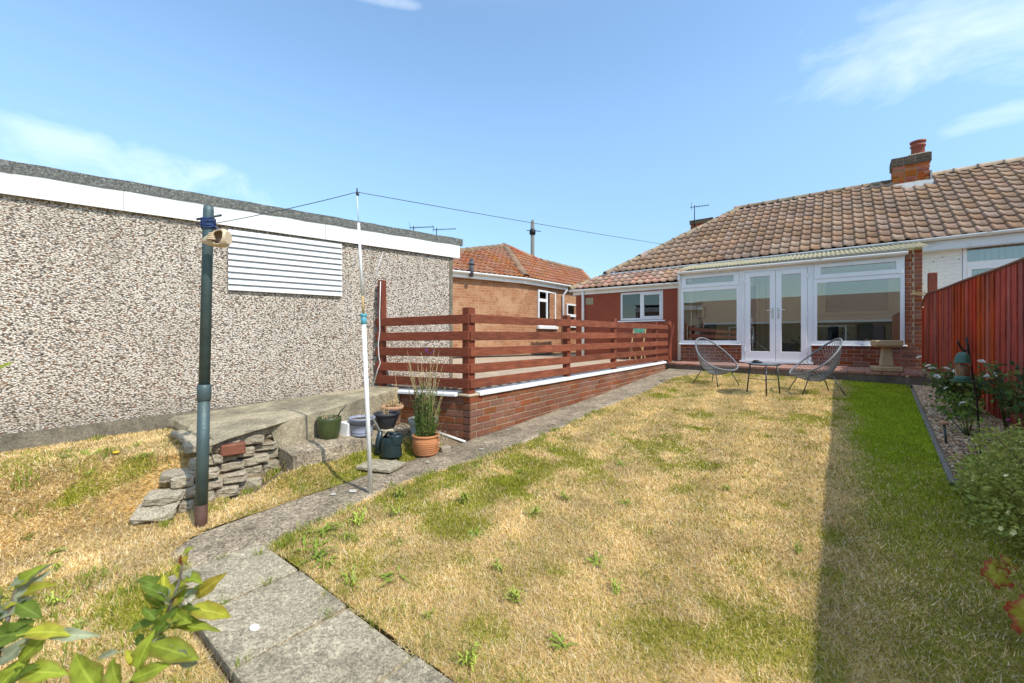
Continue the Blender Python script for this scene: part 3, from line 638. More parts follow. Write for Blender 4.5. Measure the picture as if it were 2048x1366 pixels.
a = me.color_attributes.new('col', 'FLOAT_COLOR', 'POINT'); a.data.foreach_set('color', cc.astype(np.float32).ravel())
o = link_mesh('gravel', me, M['gravel']); tag(o, 'brown and cream gravel along the red fence', 'gravel', kind='stuff')

# ------------------------------------------------------------------ raised concrete platform along the garage
R0 = Vector((-1.097, .781)); GD = Vector((.27, .963)).normalized()           # garage corner and direction
def garage_x(y): return R0.x + (y - R0.y) * GD.x / GD.y
def plat_x(y): return -.50 - .247 * (y + 2.1)
def plat_z(y): return .46 + .082 * (y + 2.1)
pt = thing('concrete_platform', 'weathered raised concrete platform with rough broken end beside garage', 'platform', (-1.2, -1.2, .3))
ys = np.arange(-2.12, -.1, .07); m_ = 9; vs = []; fs = []
for i, y in enumerate(ys):
    for j in range(m_ + 1):
        x = lerp(garage_x(y) - .02, plat_x(y), j / m_); e = .05 * float(fbm(x, y, 7, 12) - .5) if i == 0 else 0
        z = plat_z(y) + .02 * float(fbm(x, y, 4, 41, 4) - .5) - (.012 if j == m_ else 0) - (.02 if i == 0 else 0); vs.append((x, y + e * 2 + (.10 * float(fbm(x, 0, 5, 3) - .5) if i == 0 else 0), z))
for i in range(len(ys) - 1):
    for j in range(m_): a = i * (m_ + 1) + j; fs.append((a, a + 1, a + m_ + 2, a + m_ + 1))
top = list(vs); k0 = len(vs)
for i in range(len(ys)):       # front face down, broken away at the near end
    x, y, z = top[i * (m_ + 1) + m_]; br = float(sstep(-1.62, -1.72, y + .10 * (fbm(y, 0, 9, 5) - .5)))
    for q in range(6): f = q / 5; vs.append((x + .012 * float(fbm(y * 2, f * 2, 4, 8, 4) - .5) - br * .06, y, lerp(z, z - .07 if br > .5 else .14, f)))
for i in range(len(ys) - 1):
    for q in range(5): a = k0 + i * 6 + q; fs.append((a, a + 1, a + 7, a + 6))
k1 = len(vs)
for j in range(m_ + 1):
    x, y, z = top[j]; vs += [(x, y - .01 + .03 * float(fbm(x, z, 8, 6) - .5), z - .05), (x, y + .05, .1)]
for j in range(m_):
    fs.append((j, j + 1, k1 + 2 * j + 2, k1 + 2 * j)); fs.append((k1 + 2 * j, k1 + 2 * j + 2, k1 + 2 * j + 3, k1 + 2 * j + 1))
mb = MB(); mb.add(vs, fs, False); mb.build('platform_body', M['render_grey'], pt)
mb = MB(); ys2 = np.arange(-1.66, -.36, .08); vs = []; fs = []            # footing ledge carrying the pots
for i, y in enumerate(ys2):
    x0 = plat_x(y) - .01; x1 = -.37 - .02 * math.sin(i); zt = .285 + .01 * float(fbm(y, 0, 3, 7)); n_ = .02 * float(fbm(y, 0, 6, 2) - .5)
    vs += [(x0, y, zt), (lerp(x0, x1, .6), y, zt - .01 + n_), (x1 + n_, y, zt - .035), (x1 + .02 + n_, y, .10)]
for i in range(len(ys2) - 1):
    for q in range(3): a = i * 4 + q; fs.append((a, a + 1, a + 5, a + 4))
vs2 = [vs[-4], vs[-3], vs[-2], vs[-1], (vs[-4][0], vs[-4][1], .1)]; mb.add(vs, fs, False); mb.add(vs2, [(0, 1, 2, 3, 4)])
vs3 = [vs[0], vs[1], vs[2], vs[3], (vs[0][0], vs[0][1], .1)]; mb.add(vs3, [(0, 1, 2, 3, 4)])
mb.build('footing', M['concrete'], pt)
# stacked rubble at the broken end
rw = thing('rubble_wall', 'crumbling dry stack of pale stones behind the teal pole foot', 'stone wall', (-.45, -2.1, .05))
stone_me = []
for k in range(7):
    mb = MB(); mb.obox((0, 0, 0), (1, 1, 1)); me = mb.mesh('stone', [M['stone']], .13)
    bm_ = bmesh.new(); bm_.from_mesh(me); bmesh.ops.subdivide_edges(bm_, edges=[e for e in bm_.edges if e.calc_length() > .4], cuts=2, use_grid_fill=True); bmesh.ops.triangulate(bm_, faces=bm_.faces); bm_.to_mesh(me); bm_.free()
    for v in me.vertices: v.co += Vector((random.uniform(-.05, .05), random.uniform(-.03, .03), random.uniform(-.09, .09)))
    stone_me.append(me)
rows = [(-2.44, .085), (-2.44, .165), (-2.34, .245), (-2.24, .325), (-2.12, .405)]
for lv, (yend, zc) in enumerate(rows):
    y = -1.60 - (.05 * (lv % 2)); zc = zc - .02
    while y > yend:
        Ls = random.uniform(.09, .20); Ls = min(Ls, y - yend + .06); yc = y - Ls / 2; hh = random.uniform(.060, .076)
        x = float(xline(yc)) - .055 - .018 * lv + random.uniform(-.03, .02)
        place('stone', random.choice(stone_me), Matrix.LocRotScale(Vector((x, yc, zc + .012 * (yc + 2))), Quaternion((0, 0, 1), math.radians(-14) + random.uniform(-.08, .08)) @ Quaternion((1, 0, 0), random.uniform(-.06, .08)) @ Quaternion((0, 1, 0), random.uniform(-.06, .06)), Vector((random.uniform(.12, .17), Ls * .96, hh))), rw)
        y -= Ls
for (x, y, z, sx, sy, sz, rz, ry) in ((-.40, -2.50, .085, .16, .22, .03, -.6, .45), (-.46, -2.44, .15, .15, .20, .05, -.45, .12), (-.55, -2.34, .25, .14, .2, .05, -.35, .06), (-.66, -2.18, .40, .17, .20, .055, -.25, .05),
                                      (-1.0, -2.16, .40, .24, .14, .045, .1, .1), (-1.25, -2.15, .39, .2, .1, .04, .3, .1), (-.84, -2.20, .36, .10, .10, .06, .4, .2)):
    place('stone', random.choice(stone_me), Matrix.LocRotScale(Vector((x, y, z)), Quaternion((0, 0, 1), rz) @ Quaternion((0, 1, 0), ry), Vector((sx, sy, sz))), rw)
mb = MB(); mb.obox((0, 0, 0), (.1, .16, .085)); me = mb.mesh('broken_brick', [M['brick_wall']], .01)
place('broken_brick', me, Matrix.LocRotScale(Vector((-.545, -2.02, .362)), Quaternion((0, 0, 1), -.25), None), rw)
mb = MB(); mb.add([(-.78, -1.62, 0), (-.62, -1.62, 0), (-.46, -2.3, 0), (-.78, -2.2, 0), (-.82, -1.62, .42), (-.72, -1.62, .42), (-.66, -2.12, .40), (-.8, -2.08, .40)],
                  [(0, 1, 2, 3), (4, 5, 6, 7), (0, 1, 5, 4), (1, 2, 6, 5), (2, 3, 7, 6), (3, 0, 4, 7)]); mb.build('core_fill', M['soil'], rw)

# ================================================================== GARAGE
ga = thing('garage', 'flat roofed garage with cream and brown pebbledash walls', 'garage', (R0.x, R0.y, .5), math.atan2(GD.y, GD.x) - math.pi / 2)
def gl(mb, name, matl, bevel=0.0): return mb.build(name, matl, ga, bevel, world=False)
# local frame: wall face x=0, runs along y from 0 to -9, z relative to .5
def gzl(y): return .12 + .0514 * (y + 1.56) - .063            # foot of the pebbledash
def ftop(y): return -.011 * y                                  # roof line rises a little towards the road end
mb = MB(); mb.prism([(0, -9, gzl(-9)), (0, 0, gzl(0)), (0, 0, 1.81), (0, -9, 1.81 + ftop(-9))], (-2.7, 0, 0)); gl(mb, 'wall', M['pebble'])
mb = MB(); mb.prism([(.022, -9, -.6), (.022, .0, -.6), (.022, .0, gzl(0)), (.022, -9, gzl(-9))], (-2.75, 0, 0)); gl(mb, 'plinth', M['plinth'])
mb = MB(); mb.box(-.02, .012, -.03, .012, gzl(0), 1.80); gl(mb, 'corner_trim', M['plinth'])
edges = [.11, -1.62, -3.30, -6.2, -9.0]
for a, b in zip(edges[:-1], edges[1:]):
    mb = MB(); mb.prism([(.022, b + .002, 1.80 + ftop(b)), (.022, a - .002, 1.80 + ftop(a)), (.022, a - .002, 1.99 + ftop(a)), (.022, b + .002, 1.99 + ftop(b))], (.018, 0, 0)); gl(mb, 'fascia_board', M['white_fascia'])
mb = MB(); mb.box(-2.7, .022, .03, .11, 1.80, 1.99); gl(mb, 'end_fascia', M['white_fascia'])
fe = [.15, -1.05, -1.98, -2.06, -2.92, -3.95, -5.6, -9.0]
for i, (a, b) in enumerate(zip(fe[:-1], fe[1:])):
    p = .004 * (i % 2); mb = MB(); st = 6; vs = []; fs = []
    for k in range(st + 1):
        y = lerp(a, b, k / st); w_ = .004 * math.sin(k * 2.1 + i); t_ = ftop(y)
        vs += [(.048 + p, y, 1.978 + t_ + w_), (.052 + p, y, 2.066 + t_ + w_), (-.02, y, 2.082 + t_ + p), (-2.75, y, 2.09 + t_ + p)]
    for k in range(st):
        for q in range(3): s_ = k * 4 + q; fs.append((s_, s_ + 1, s_ + 5, s_ + 4))
    fs.append((0, 1, 2, 3)); e = st * 4; fs.append((e + 3, e + 2, e + 1, e)); mb.add(vs, fs); gl(mb, 'roofing_felt', M['felt'])
lv = MB(); lv.box(.001, .006, -2.53, -1.44, 1.18, 1.80); lo = gl(lv, 'louvre_panel', M['dark_room'])
sme = MB().prism([(.006, 0, 0), (.034, 0, .000), (.036, 0, .006), (.034, 0, .020), (.018, 0, .040), (.010, 0, .0565), (.006, 0, .057)], (0, 1.09, 0)).mesh('slat', [M['white_upvc']])
for k in range(10):
    z = 1.182 + k * .0622; s_ = place('slat', sme, Matrix.Translation((0, -2.53, z)), lo, world=False)
mb = MB(); mb.tube([(.004, -.95, 1.76), (.006, -1.02, 1.55), (.004, -1.05, 1.36)], .004, 5); gl(mb, 'hanging_wire', M['grey_pvc'])
mb = MB(); mb.lathe([(0, .014), (.02, .01), (.022, 0)], 10, (0, 0, 0)); me = mb.mesh('knob', [M['black_metal']]); place('knob', me, Matrix.Translation((.01, -.14, .98)) @ Matrix.Rotation(math.pi / 2, 4, 'Y'), ga, False)

# ================================================================== DRIVEWAY
dw = thing('driveway', 'brownish block paved driveway behind the rail fence', 'driveway', (-2, 5, .55), kind='structure')
mb = MB(); mb.prism([(-.10, .13, .50), (-.10, 7.7, .50), (-3.1, 7.7, .50), (-3.1, 12, .50), (-5.6, 12, .50), (-5.6, .3, .50), (-1.15, -.12, .50)], (0, 0, .105)); mb.build('bedding', mat('jointing_sand', (.17, .13, .10), .95, .2, 20, None, bump=.3), dw)
bme = MB(); bme.obox((0, 0, 0), (.197, .097, .03)); bme = bme.mesh('paving_block', [M['block']], .006)
bl = []
j = 0; y = .20
while y < 11.5:
    x = -.22 - .1 * (j % 2)
    while x > -5.5:
        if not (y < 1.0 and x < garage_x(min(y, .8)) + .1) and not (x > -3.15 and y > 7.62):
            bl.append((x, y))
        x -= .2
    y += .1; j += 1
bl.sort(key=lambda p: (p[0] - CX) ** 2 + (p[1] - CY) ** 2)
rest = MB()
for i, (x, y) in enumerate(bl):
    z = .612 + random.uniform(-.002, .002); Mx = Matrix.LocRotScale(Vector((x, y, z)), Quaternion((0, 0, 1), random.uniform(-.02, .02)), None)
    if i < 300: place('paving_block', bme, Mx, dw)
    else: rest.box(x - .0985, x + .0985, y - .0485, y + .0485, z - .01, z + .015)
me = rest.mesh('paving_blocks', [M['block']], fix=False); o = link_mesh('paving_blocks', me, None, dw); o['kind'] = 'stuff'

# ================================================================== BRICK GARDEN WALL
gw = thing('garden_wall', 'low red brick retaining wall with white coping under the rail fence', 'brick wall', (0, 3, .3))
B_ME = {}
def brick_me(L, m): 
    k = (round(L, 3), m.name)
    if k not in B_ME:
        b_ = MB(); b_.obox((0, 0, 0), (L, .1025, .065)); B_ME[k] = b_.mesh('brick', [m], .0045)
    return B_ME[k]
def brick_run(parent, p0, d, L, ztop, zbot, back, m, start_half=False, quoin=(0, 0), skip=None, end_quoin=None, jit=.0015):
    d = Vector(d).normalized(); back = Vector(back).normalized(); ang = math.atan2(d.y, d.x); k = 0; tilt = math.atan2(ztop(L) - ztop(0), L)
    while True:
        zc0 = ztop(0) - .0375 - .075 * k
        if zc0 + .04 < min(zbot(0), zbot(L)): break
        s = quoin[k % 2]; first = True; half = (k % 2 == 1) if not start_half else (k % 2 == 0)
        while s < L - .03:
            bl_ = .215
            if first and half: bl_ = .1025
            first = False; bl_ = min(bl_, L - s)
            sc = s + bl_ / 2; z = ztop(sc) - .0375 - .075 * k
            if z + .03 > zbot(sc) and not (skip and skip(sc, z)):
                p = Vector(p0) + d * sc + back * .05125
                mm = brick_me(.215 if bl_ > .15 else .1025, m); scx = bl_ / (.215 if bl_ > .15 else .1025)
                q = Quaternion((0, 0, 1), ang + random.uniform(-.006, .006)) @ Quaternion((0, 1, 0), -tilt + random.uniform(-.006, .006))
                place('brick', mm, Matrix.LocRotScale(Vector((p.x, p.y, z)) - back.to_3d() * random.uniform(-jit, jit * 1.5), q, Vector((scx, 1, 1))), parent)
            s += bl_ + .011
        k += 1
WT = lambda s: .572 + .0084 * s        # underside of the coping
brick_run(gw, (0, 0), (0, 1), 6.41, WT, lambda s: g1(.02, s) - .01, (-1, 0), M['brick_wall'], quoin=(0, 0))
RD = Vector((-1.388, -.257)).normalized(); RB = Vector((RD.y, -RD.x))      # the return towards the garage; back of it is +y
if RB.y < 0: RB = -RB
brick_run(gw, (.003, .0195), RD, 1.36, lambda s: .572 - .02 * s, lambda s: .10, RB, M['brick_wall'], quoin=(.105, .105), jit=.001)
mb = MB(); mb.prism([(-.007, .02, -.1), (-.007, 6.40, -.1), (-.007, 6.40, WT(6.4) - .002), (-.007, .02, WT(0) - .002)], (-.088, 0, 0))
a = RD * .104 + RB * .0285; b = RD * 1.38 + RB * .0285
mb2 = MB(); mb2.prism([(a.x, a.y, -.1), (b.x, b.y, -.1), (b.x, b.y, .542), (a.x, a.y, .568)], (RB.x * .088, RB.y * .088, 0))
mb.build('mortar_joints', M['mortar_dk'], gw); mb2.build('mortar_joints', M['mortar_dk'], gw)
s = .13
for Lc in (.60, .60, .62, .60, .61, .60, .60, .61, .60, .60, .30):
    e = min(s + Lc, 6.42); mb = MB(); zz = (WT(s), WT(e))
    mb.add([(x, y, z0 + dz) for (y, z0) in ((s + .003, zz[0]), (e - .003, zz[1])) for (x, dz) in ((.028, 0), (.028, .028), (.015, .042), (-.125, .048), (-.125, 0))],
           [(0, 1, 2, 3, 4), (9, 8, 7, 6, 5)] + [(i, (i + 1) % 5, 5 + (i + 1) % 5, 5 + i) for i in range(5)])
    mb.build('coping_stone', M['coping'], gw, .004); s = e
    if s >= 6.41: break
s = .17
for Lc in (.60, .60):
    e = min(s + Lc, 1.36); p, q = RD * s, RD * e
    mb = MB(); f = -RB * .03; bk_ = RB * .12
    mb.add([(c_.x + o_.x, c_.y + o_.y, .572 - .02 * ss + dz) for (c_, ss) in ((p, s), (q, e)) for (o_, dz) in ((f, 0), (f, .028), (f * .5, .042), (bk_, .048), (bk_, 0))],
           [(0, 1, 2, 3, 4), (9, 8, 7, 6, 5)] + [(i, (i + 1) % 5, 5 + (i + 1) % 5, 5 + i) for i in range(5)])
    mb.build('coping_stone', M['coping'], gw, .004); s = e
mb = MB(); mb.obox((-.075, .06, .585), (.17, .17, .03)); mb.build('mortar_bed', M['mortar'], gw, .01)

# ================================================================== RAIL FENCE ON THE WALL
rf = thing('rail_fence', 'red brown timber rail fence of five open rails on the brick wall', 'fence', (-.07, 3, .62))
tops = (1.454, 1.274, 1.098, .920, .762)
def rz(k, y): return tops[k] + (.042 if k == 0 else .03) * y / 6.4
py_ = [.06, yu(1132, -.08), yu(1226, -.08), yu(1309, -.08), yu(1338, -.08)]
for i, y in enumerate(py_):
    tz = (1.53, 1.535, 1.545, 1.545, 1.56)[i]; s2 = .05 if i == 0 else .043
    mb = MB(); mb.box(-.028 - 2 * s2, -.028, y - s2, y + s2, .575, tz); mb.build('post', M['redwood_v'], rf, .004)
for k in range(5):
    for (ya, yb) in ((.015, py_[1] - .002), (py_[1] + .002, py_[2] - .002), (py_[2] + .002, 6.60)):
        h_ = .098 + random.uniform(-.003, .003); t_ = random.uniform(-.004, .004)
        mb = MB(); mb.prism([(-.0265, ya, rz(k, ya) - h_ + t_), (-.0265, yb, rz(k, yb) - h_), (-.0265, yb, rz(k, yb)), (-.0265, ya, rz(k, ya) + t_)], (.024, 0, 0)); mb.build('rail', M['redwood'], rf, .003)
pl = RD * 1.30 + RB * .045                      # the tall end post beside the garage
for (z0, z1) in ((.56, 1.90),): mb = MB(); mb.obox((pl.x, pl.y, (z0 + z1) / 2), (.075, .075, z1 - z0), Matrix.Rotation(math.atan2(RD.y, RD.x), 3, 'Z')); mb.build('post', M['redwood_v'], rf, .006)
for k in range(5):
    a = RD * .02 - RB * .001; b = RD * 1.37 - RB * .001; h_ = .098; za, zb = tops[k] - (0 if k else .0), tops[k] - (.017 if k == 0 else .012)
    mb = MB(); mb.prism([(a.x, a.y, za - h_), (b.x, b.y, zb - h_), (b.x, b.y, zb), (a.x, a.y, za)], (RB.x * .024, RB.y * .024, 0)); mb.build('rail', M['redwood_x'], rf, .003)
# short braced panel at the house end
mb = MB(); mb.beam((-.02, 6.62, .66), (.06, 6.82, 1.52), .05, .025, (1, 0, 0)); mb.build('brace', M['redwood_v'], rf, .003)
mb = MB(); mb.box(-.055, -.005, 6.78, 6.85, .64, 1.60); mb.build('post', M['redwood_v'], rf, .004)
for z in (1.545, .66): mb = MB(); mb.box(-.10, .0, 6.62, 6.775, z - .03, z + .03); mb.build('rail', M['redwood'], rf, .003)
o = MB().tube([(pl.x + .04, pl.y - .05, 1.88), (pl.x + .045, pl.y - .06, 1.66), (pl.x + .035, pl.y - .06, 1.48), (pl.x + .05, pl.y - .066, 1.30), (pl.x + .02, pl.y - .068, 1.12), (pl.x + .03, pl.y - .066, .98), (pl.x + .05, pl.y - .06, .90), (pl.x + .01, pl.y - .07, .82), (pl.x - .03, pl.y - .09, .66)], .006, 6).build('cable', M['white_paint'])
tag(o, 'loose pale cable hanging down the tall red post beside garage', 'cable')
# ================================================================== ROOF TILES
def tile_mesh(name, m, w=.2, L=.40, th=.018, lift=.038):
    prof = [(-.004, .010), (.018, .034), (.040, .040), (.064, .028), (.090, .008), (.145, .002), (.200, .006)]
    prof = [(x * w / .2, z) for x, z in prof]; n = len(prof); vs = []
    for (y, dz) in ((0, lift), (L, .002)):
        for x, z in prof: vs.append((x, y, z + dz))
    for x, z in prof: vs.append((x, .004, z + lift - th - .006))
    fs = [(i, i + 1, n + i + 1, n + i) for i in range(n - 1)] + [(2 * n + i, 2 * n + i + 1, i + 1, i) for i in range(n - 1)] + [(0, n, 2 * n)] + [(n - 1, 3 * n - 1, 2 * n - 1)]
    me = bpy.data.meshes.new(name); me.from_pydata(vs, [], fs); me.materials.append(m)
    me.polygons.foreach_set('use_smooth', [i < n - 1 for i in range(len(fs))]); me.update(); return me
def tile_roof(parent, P0, ux, uu, ncol, nrow, w, g, inside, me, nmax=300, jit=.004):
    ux = Vector(ux).normalized(); uu = Vector(uu).normalized(); un = ux.cross(uu).normalized(); R_ = Matrix((ux, uu, un)).transposed()
    L = []
    for r in range(nrow):
        for c in range(ncol):
            if inside((c + .5) * w, (r + .5) * g): L.append(Vector(P0) + ux * (c * w) + uu * (r * g))
    L.sort(key=lambda p: (p.x - CX) ** 2 + (p.y - CY) ** 2)
    rest = MB(); bv = [v.co.copy() for v in me.vertices]; bf = [tuple(p.vertices) for p in me.polygons]
    for i, p in enumerate(L):
        q = R_.to_quaternion() @ Quaternion((0, 0, 1), random.uniform(-jit, jit) * 2) @ Quaternion((1, 0, 0), random.uniform(-jit, jit)) @ Quaternion((0, 1, 0), random.uniform(-jit, jit) * 2)
        Mx = Matrix.LocRotScale(p + un * random.uniform(0, .004), q, None)
        if i < nmax: place('roof_tile', me, Mx, parent)
        else: rest.add([Mx @ v for v in bv], bf)
    if rest.v:
        m2 = rest.mesh('roof_tiling', [me.materials[0]], fix=False); o = link_mesh('roof_tiling', m2, None, parent); o['kind'] = 'stuff'
def ridge_mesh(name, m, r=.115, L=.43):
    n = 8; vs = []; fs = []
    for (y, k) in ((0, 1.09), (.05, 1.09), (.055, 1.0), (L, .97)):
        for i in range(n + 1):
            t = math.pi * (1.12 * i / n - .06); vs.append((r * k * math.cos(t), y, r * k * .8 * math.sin(t)))
    for j in range(3):
        for i in range(n): a = j * (n + 1) + i; fs.append((a, a + 1, a + n + 2, a + n + 1))
    k = len(vs); vs += [(x * .88, 0, z * .86) for (x, y, z) in vs[:n + 1]]
    fs += [(k + i, k + i + 1, i + 1, i) for i in range(n)]
    me = bpy.data.meshes.new(name); me.from_pydata(vs, [], fs); me.materials.append(m); me.polygons.foreach_set('use_smooth', [True] * len(fs)); me.update(); return me
def ridge_run(parent, p, q, me, name='ridge_tile', pitch=.40):
    p, q = Vector(p), Vector(q); d = (q - p); L = d.length; d /= L; n = max(1, round(L / pitch)); x = d.cross(Vector((0, 0, 1))).normalized(); z = x.cross(d)
    for i in range(n):
        Mx = Matrix((x, d, z)).transposed().to_4x4(); Mx.translation = p + d * (L * i / n) + z * random.uniform(-.006, .006)
        place(name, me, Mx @ Matrix.Rotation(random.uniform(-.02, .02), 4, 'X') @ Matrix.Diagonal((1, L / n / .42, 1, 1)), parent)
def gutter(parent, p, q, m, r=.056, name='gutter', out=(0, -1, 0)):
    p, q = Vector(p), Vector(q); d = (q - p).normalized(); o = Vector(out); n = 8; vs = []; fs = []
    for e in (p, q):
        for rr in (r, r * .88):
            for i in range(n + 1):
                t = math.pi * i / n; vs.append(e + o * (math.cos(t) * rr) - Vector((0, 0, 1)) * (math.sin(t) * rr))
    k = n + 1
    for i in range(n): fs += [(i, i + 1, 2 * k + i + 1, 2 * k + i), (k + i, k + i + 1, 3 * k + i + 1, 3 * k + i)]
    fs += [(0, k, 3 * k, 2 * k), (n, k + n, 3 * k + n, 2 * k + n)]
    mb = MB(); mb.add(vs, fs, True); mb.add([p + o * (math.cos(math.pi * i / n) * r) - Vector((0, 0, 1)) * (math.sin(math.pi * i / n) * r) for i in range(n + 1)], [tuple(range(n + 1))])
    mb.add([q + o * (math.cos(math.pi * i / n) * r) - Vector((0, 0, 1)) * (math.sin(math.pi * i / n) * r) for i in range(n + 1)], [tuple(range(n + 1))])
    L = (q - p).length; s = .9
    while s < L - .2:                    # union brackets
        c = p + d * s; mb.add([c + d * e + o * (math.cos(math.pi * i / n) * r * 1.09) - Vector((0, 0, 1)) * (math.sin(math.pi * i / n) * r * 1.09) for e in (-.035, .035) for i in range(n + 1)], [(i, i + 1, k + i + 1, k + i) for i in range(n)], True); s += 1.9
    return mb.build(name, m, parent)
def window(parent, bars, lights, y, m, glass, sill=None, name='window', dep=.06, py=.03):
    mb = MB()
    for b in bars: pr = b[4] if len(b) > 4 else 0; mb.box(b[0], b[1], y - pr, y + dep, b[2], b[3])
    fo = mb.build(name, m, parent, .004)
    for (x0, x1, z0, z1) in lights:
        g = MB(); g.box(x0 - .006, x1 + .006, y + py, y + py + .004, z0 - .006, z1 + .006); g.build('pane', glass, fo)
    if sill: mb = MB(); mb.prism([(sill[0], y - .055, sill[2]), (sill[0], y + dep, sill[2]), (sill[0], y + dep, sill[3]), (sill[0], y - .05, sill[3] - .012)], (sill[1] - sill[0], 0, 0)); mb.build('sill', m, fo, .003)
    return fo

# ================================================================== BUNGALOW WITH SUN ROOM
hb = thing('bungalow', 'brick bungalow with white glazed sun room, red annexe and brown tiled roof', 'bungalow', (1.5, 9, .6))
FY = 7.43; PZ = .64; SB = 1.042; FT = 2.73
xL = .04; xdl, xdr = xu(1483, FY), xu(1623, FY); xwl1 = xdl - .035; xwr0 = xdr + .03; xR = 4.085
# brickwork under the windows
brick_run(hb, (xL - .01, FY), (1, 0), xdl - xL, lambda s: SB - .002, lambda s: PZ - .05, (0, 1), M['brick'])
brick_run(hb, (xdr + .01, FY), (1, 0), 4.315 - xdr - .01, lambda s: SB - .002, lambda s: PZ - .05, (0, 1), M['brick'])
k = 0
while SB + .005 + .075 * k < 2.80:
    z = SB + .032 + .075 * k
    for (cx_, sc) in (((4.132, .9), (4.262, 1.0)) if k % 2 else ((4.118, .62), (4.262, 1.0))):
        place('brick', brick_me(.1025, M['brick']), Matrix.LocRotScale(Vector((cx_, FY + .05125 - random.uniform(0, .002), z)), Quaternion((0, 0, 1), random.uniform(-.008, .008)), Vector((sc, 1, 1))), hb)
        if not k % 2 and cx_ < 4.2: place('brick', brick_me(.1025, M['brick']), Matrix.LocRotScale(Vector((4.178, FY + .052, z)), Quaternion(), Vector((.34, 1, 1))), hb)
    k += 1
for bb_ in ((xL - .01, xdl - .006, FY + .009, FY + .12, PZ - .3, SB - .004), (xdr + .008, 4.31, FY + .009, FY + .12, PZ - .3, SB - .004), (4.088, 4.31, FY + .009, FY + .12, SB - .003, 2.80)): mb = MB(); mb.box(*bb_); mb.build('mortar_joints', M['mortar'], hb)
W = M['white_upvc']; z1 = 2.33; z2 = 2.462
def sunwin(x0, x1):
    bars = [(x0, x0 + .065, 1.078, FT), (x1 - .065, x1, 1.078, FT), (x0 + .065, x1 - .065, 1.078, 1.142), (x0 + .065, x1 - .065, z1, z2 - .045), (x0 + .065, x1 - .065, FT - .05, FT),
            (x0 + .02, x0 + .125, z2 - .045, FT - .02, .012), (x1 - .125, x1 - .02, z2 - .045, FT - .02, .012), (x0 + .125, x1 - .125, z2 - .045, z2 + .04, .012), (x0 + .125, x1 - .125, FT - .085, FT - .02, .012)]
    return window(hb, bars, [(x0 + .065, x1 - .065, 1.142, z1), (x0 + .125, x1 - .125, z2 + .04, FT - .085)], FY + .01, W, M['glass'], (x0 - .03, x1 + .03, SB, 1.078))
sunwin(xL, xwl1); sunwin(xwr0, xR - .004)
# door pair
df = MB(); df.box(xdl, xdl + .07, FY - .002, FY + .09, .70, FT); df.box(xdr - .07, xdr, FY - .002, FY + .09, .70, FT); df.box(xdl + .07, xdr - .07, FY - .002, FY + .09, FT - .06, FT); df.box(xdl - .03, xdr + .03, FY - .07, FY + .09, .655, .70)
for x in (xwl1, xR - .002): pass
df.build('door_frame', W, hb, .004)
xm = xu(1551.5, FY)
for (a, b, hs) in ((xdl + .074, xm - .003, 1), (xm + .003, xdr - .074, -1)):
    z0_, zt_ = .705, FT - .064; st = .105; mb = MB()
    mb.box(a, a + st, FY - .022, FY + .05, z0_, zt_); mb.box(b - st, b, FY - .022, FY + .05, z0_, zt_); mb.box(a + st, b - st, FY - .022, FY + .05, z0_, z0_ + .20); mb.box(a + st, b - st, FY - .022, FY + .05, zt_ - .105, zt_)
    d_ = mb.build('door', W, hb, .005)
    g = MB(); g.box(a + st - .005, b - st + .005, FY + .01, FY + .014, z0_ + .195, zt_ - .10); g.build('pane', M['glass'], d_)
    hx_ = (b - .05) if hs == 1 else (a + .05); hm = MB(); hm.obox((hx_, FY - .027, 1.74), (.030, .012, .24)); hm.tube([(hx_, FY - .03, 1.80), (hx_, FY - .065, 1.80), (hx_ - hs * .12, FY - .07, 1.80)], .0085, 6); hm.build('handle', M['chrome'], d_, .002)
    for zz in (.95, 1.68, 2.5): hg = MB(); hg.box((a - .02) if hs == 1 else (b - .004), (a + .004) if hs == 1 else (b + .02), FY - .034, FY - .0225, zz - .05, zz + .05); hg.build('hinge', W, d_)
for (a, b) in ((xwl1 + .001, xdl - .001), (xdr + .001, xwr0 - .001)): mb = MB(); mb.box(a, b, FY + .0, FY + .08, SB, FT); mb.build('frame_cover', W, hb)
mb = MB(); mb.box(xL - .03, xR + .0, FY - .012, FY + .10, FT + .001, FT + .075); mb.build('fascia_board', M['white_fascia'], hb, .003)
gutter(hb, (xL - .04, FY - .075, 2.815), (xR + .03, FY - .075, 2.80), M['white_fascia'], .058)
mb = MB(); mb.box(xL - .045, xL + .0, FY - .09, FY - .03, 2.62, 2.76); mb.build('gutter_outlet', M['white_upvc'], hb, .008)
mb = MB(); mb.tube([(xL - .02, FY - .045, 2.66), (xL - .015, FY + .015, 2.55), (xL - .015, FY + .02, .66)], .033, 10); mb.build('downpipe', M['white_paint'], hb)
# corrugated sheet roof of the sun room
cw = .0762; nx_ = int((4.40 - xL + .03) / cw * 6); vs = []; fs = []
for i in range(nx_ + 1):
    x = xL - .03 + i * cw / 6; dz = .011 * math.sin(i / 6 * 2 * math.pi)
    for (y, z) in ((FY - .13, 2.858), (FY + .94, 3.112)): vs += [(x, y, z + dz), (x, y, z + dz - .004)]
for i in range(nx_): a = i * 4; fs += [(a, a + 4, a + 6, a + 2), (a + 1, a + 3, a + 7, a + 5), (a, a + 1, a + 5, a + 4)]
mb = MB(); mb.add(vs, fs, True); mb.build('corrugated_roof', M['corr'], hb)
mb = MB(); mb.prism([(4.315, FY + .0, 2.805), (4.315, FY + .9, 2.805), (4.315, FY + .9, 3.085), (4.315, FY + .0, 2.87)], (-.10, 0, 0)); mb.build('side_cheek', M['corr'], hb)
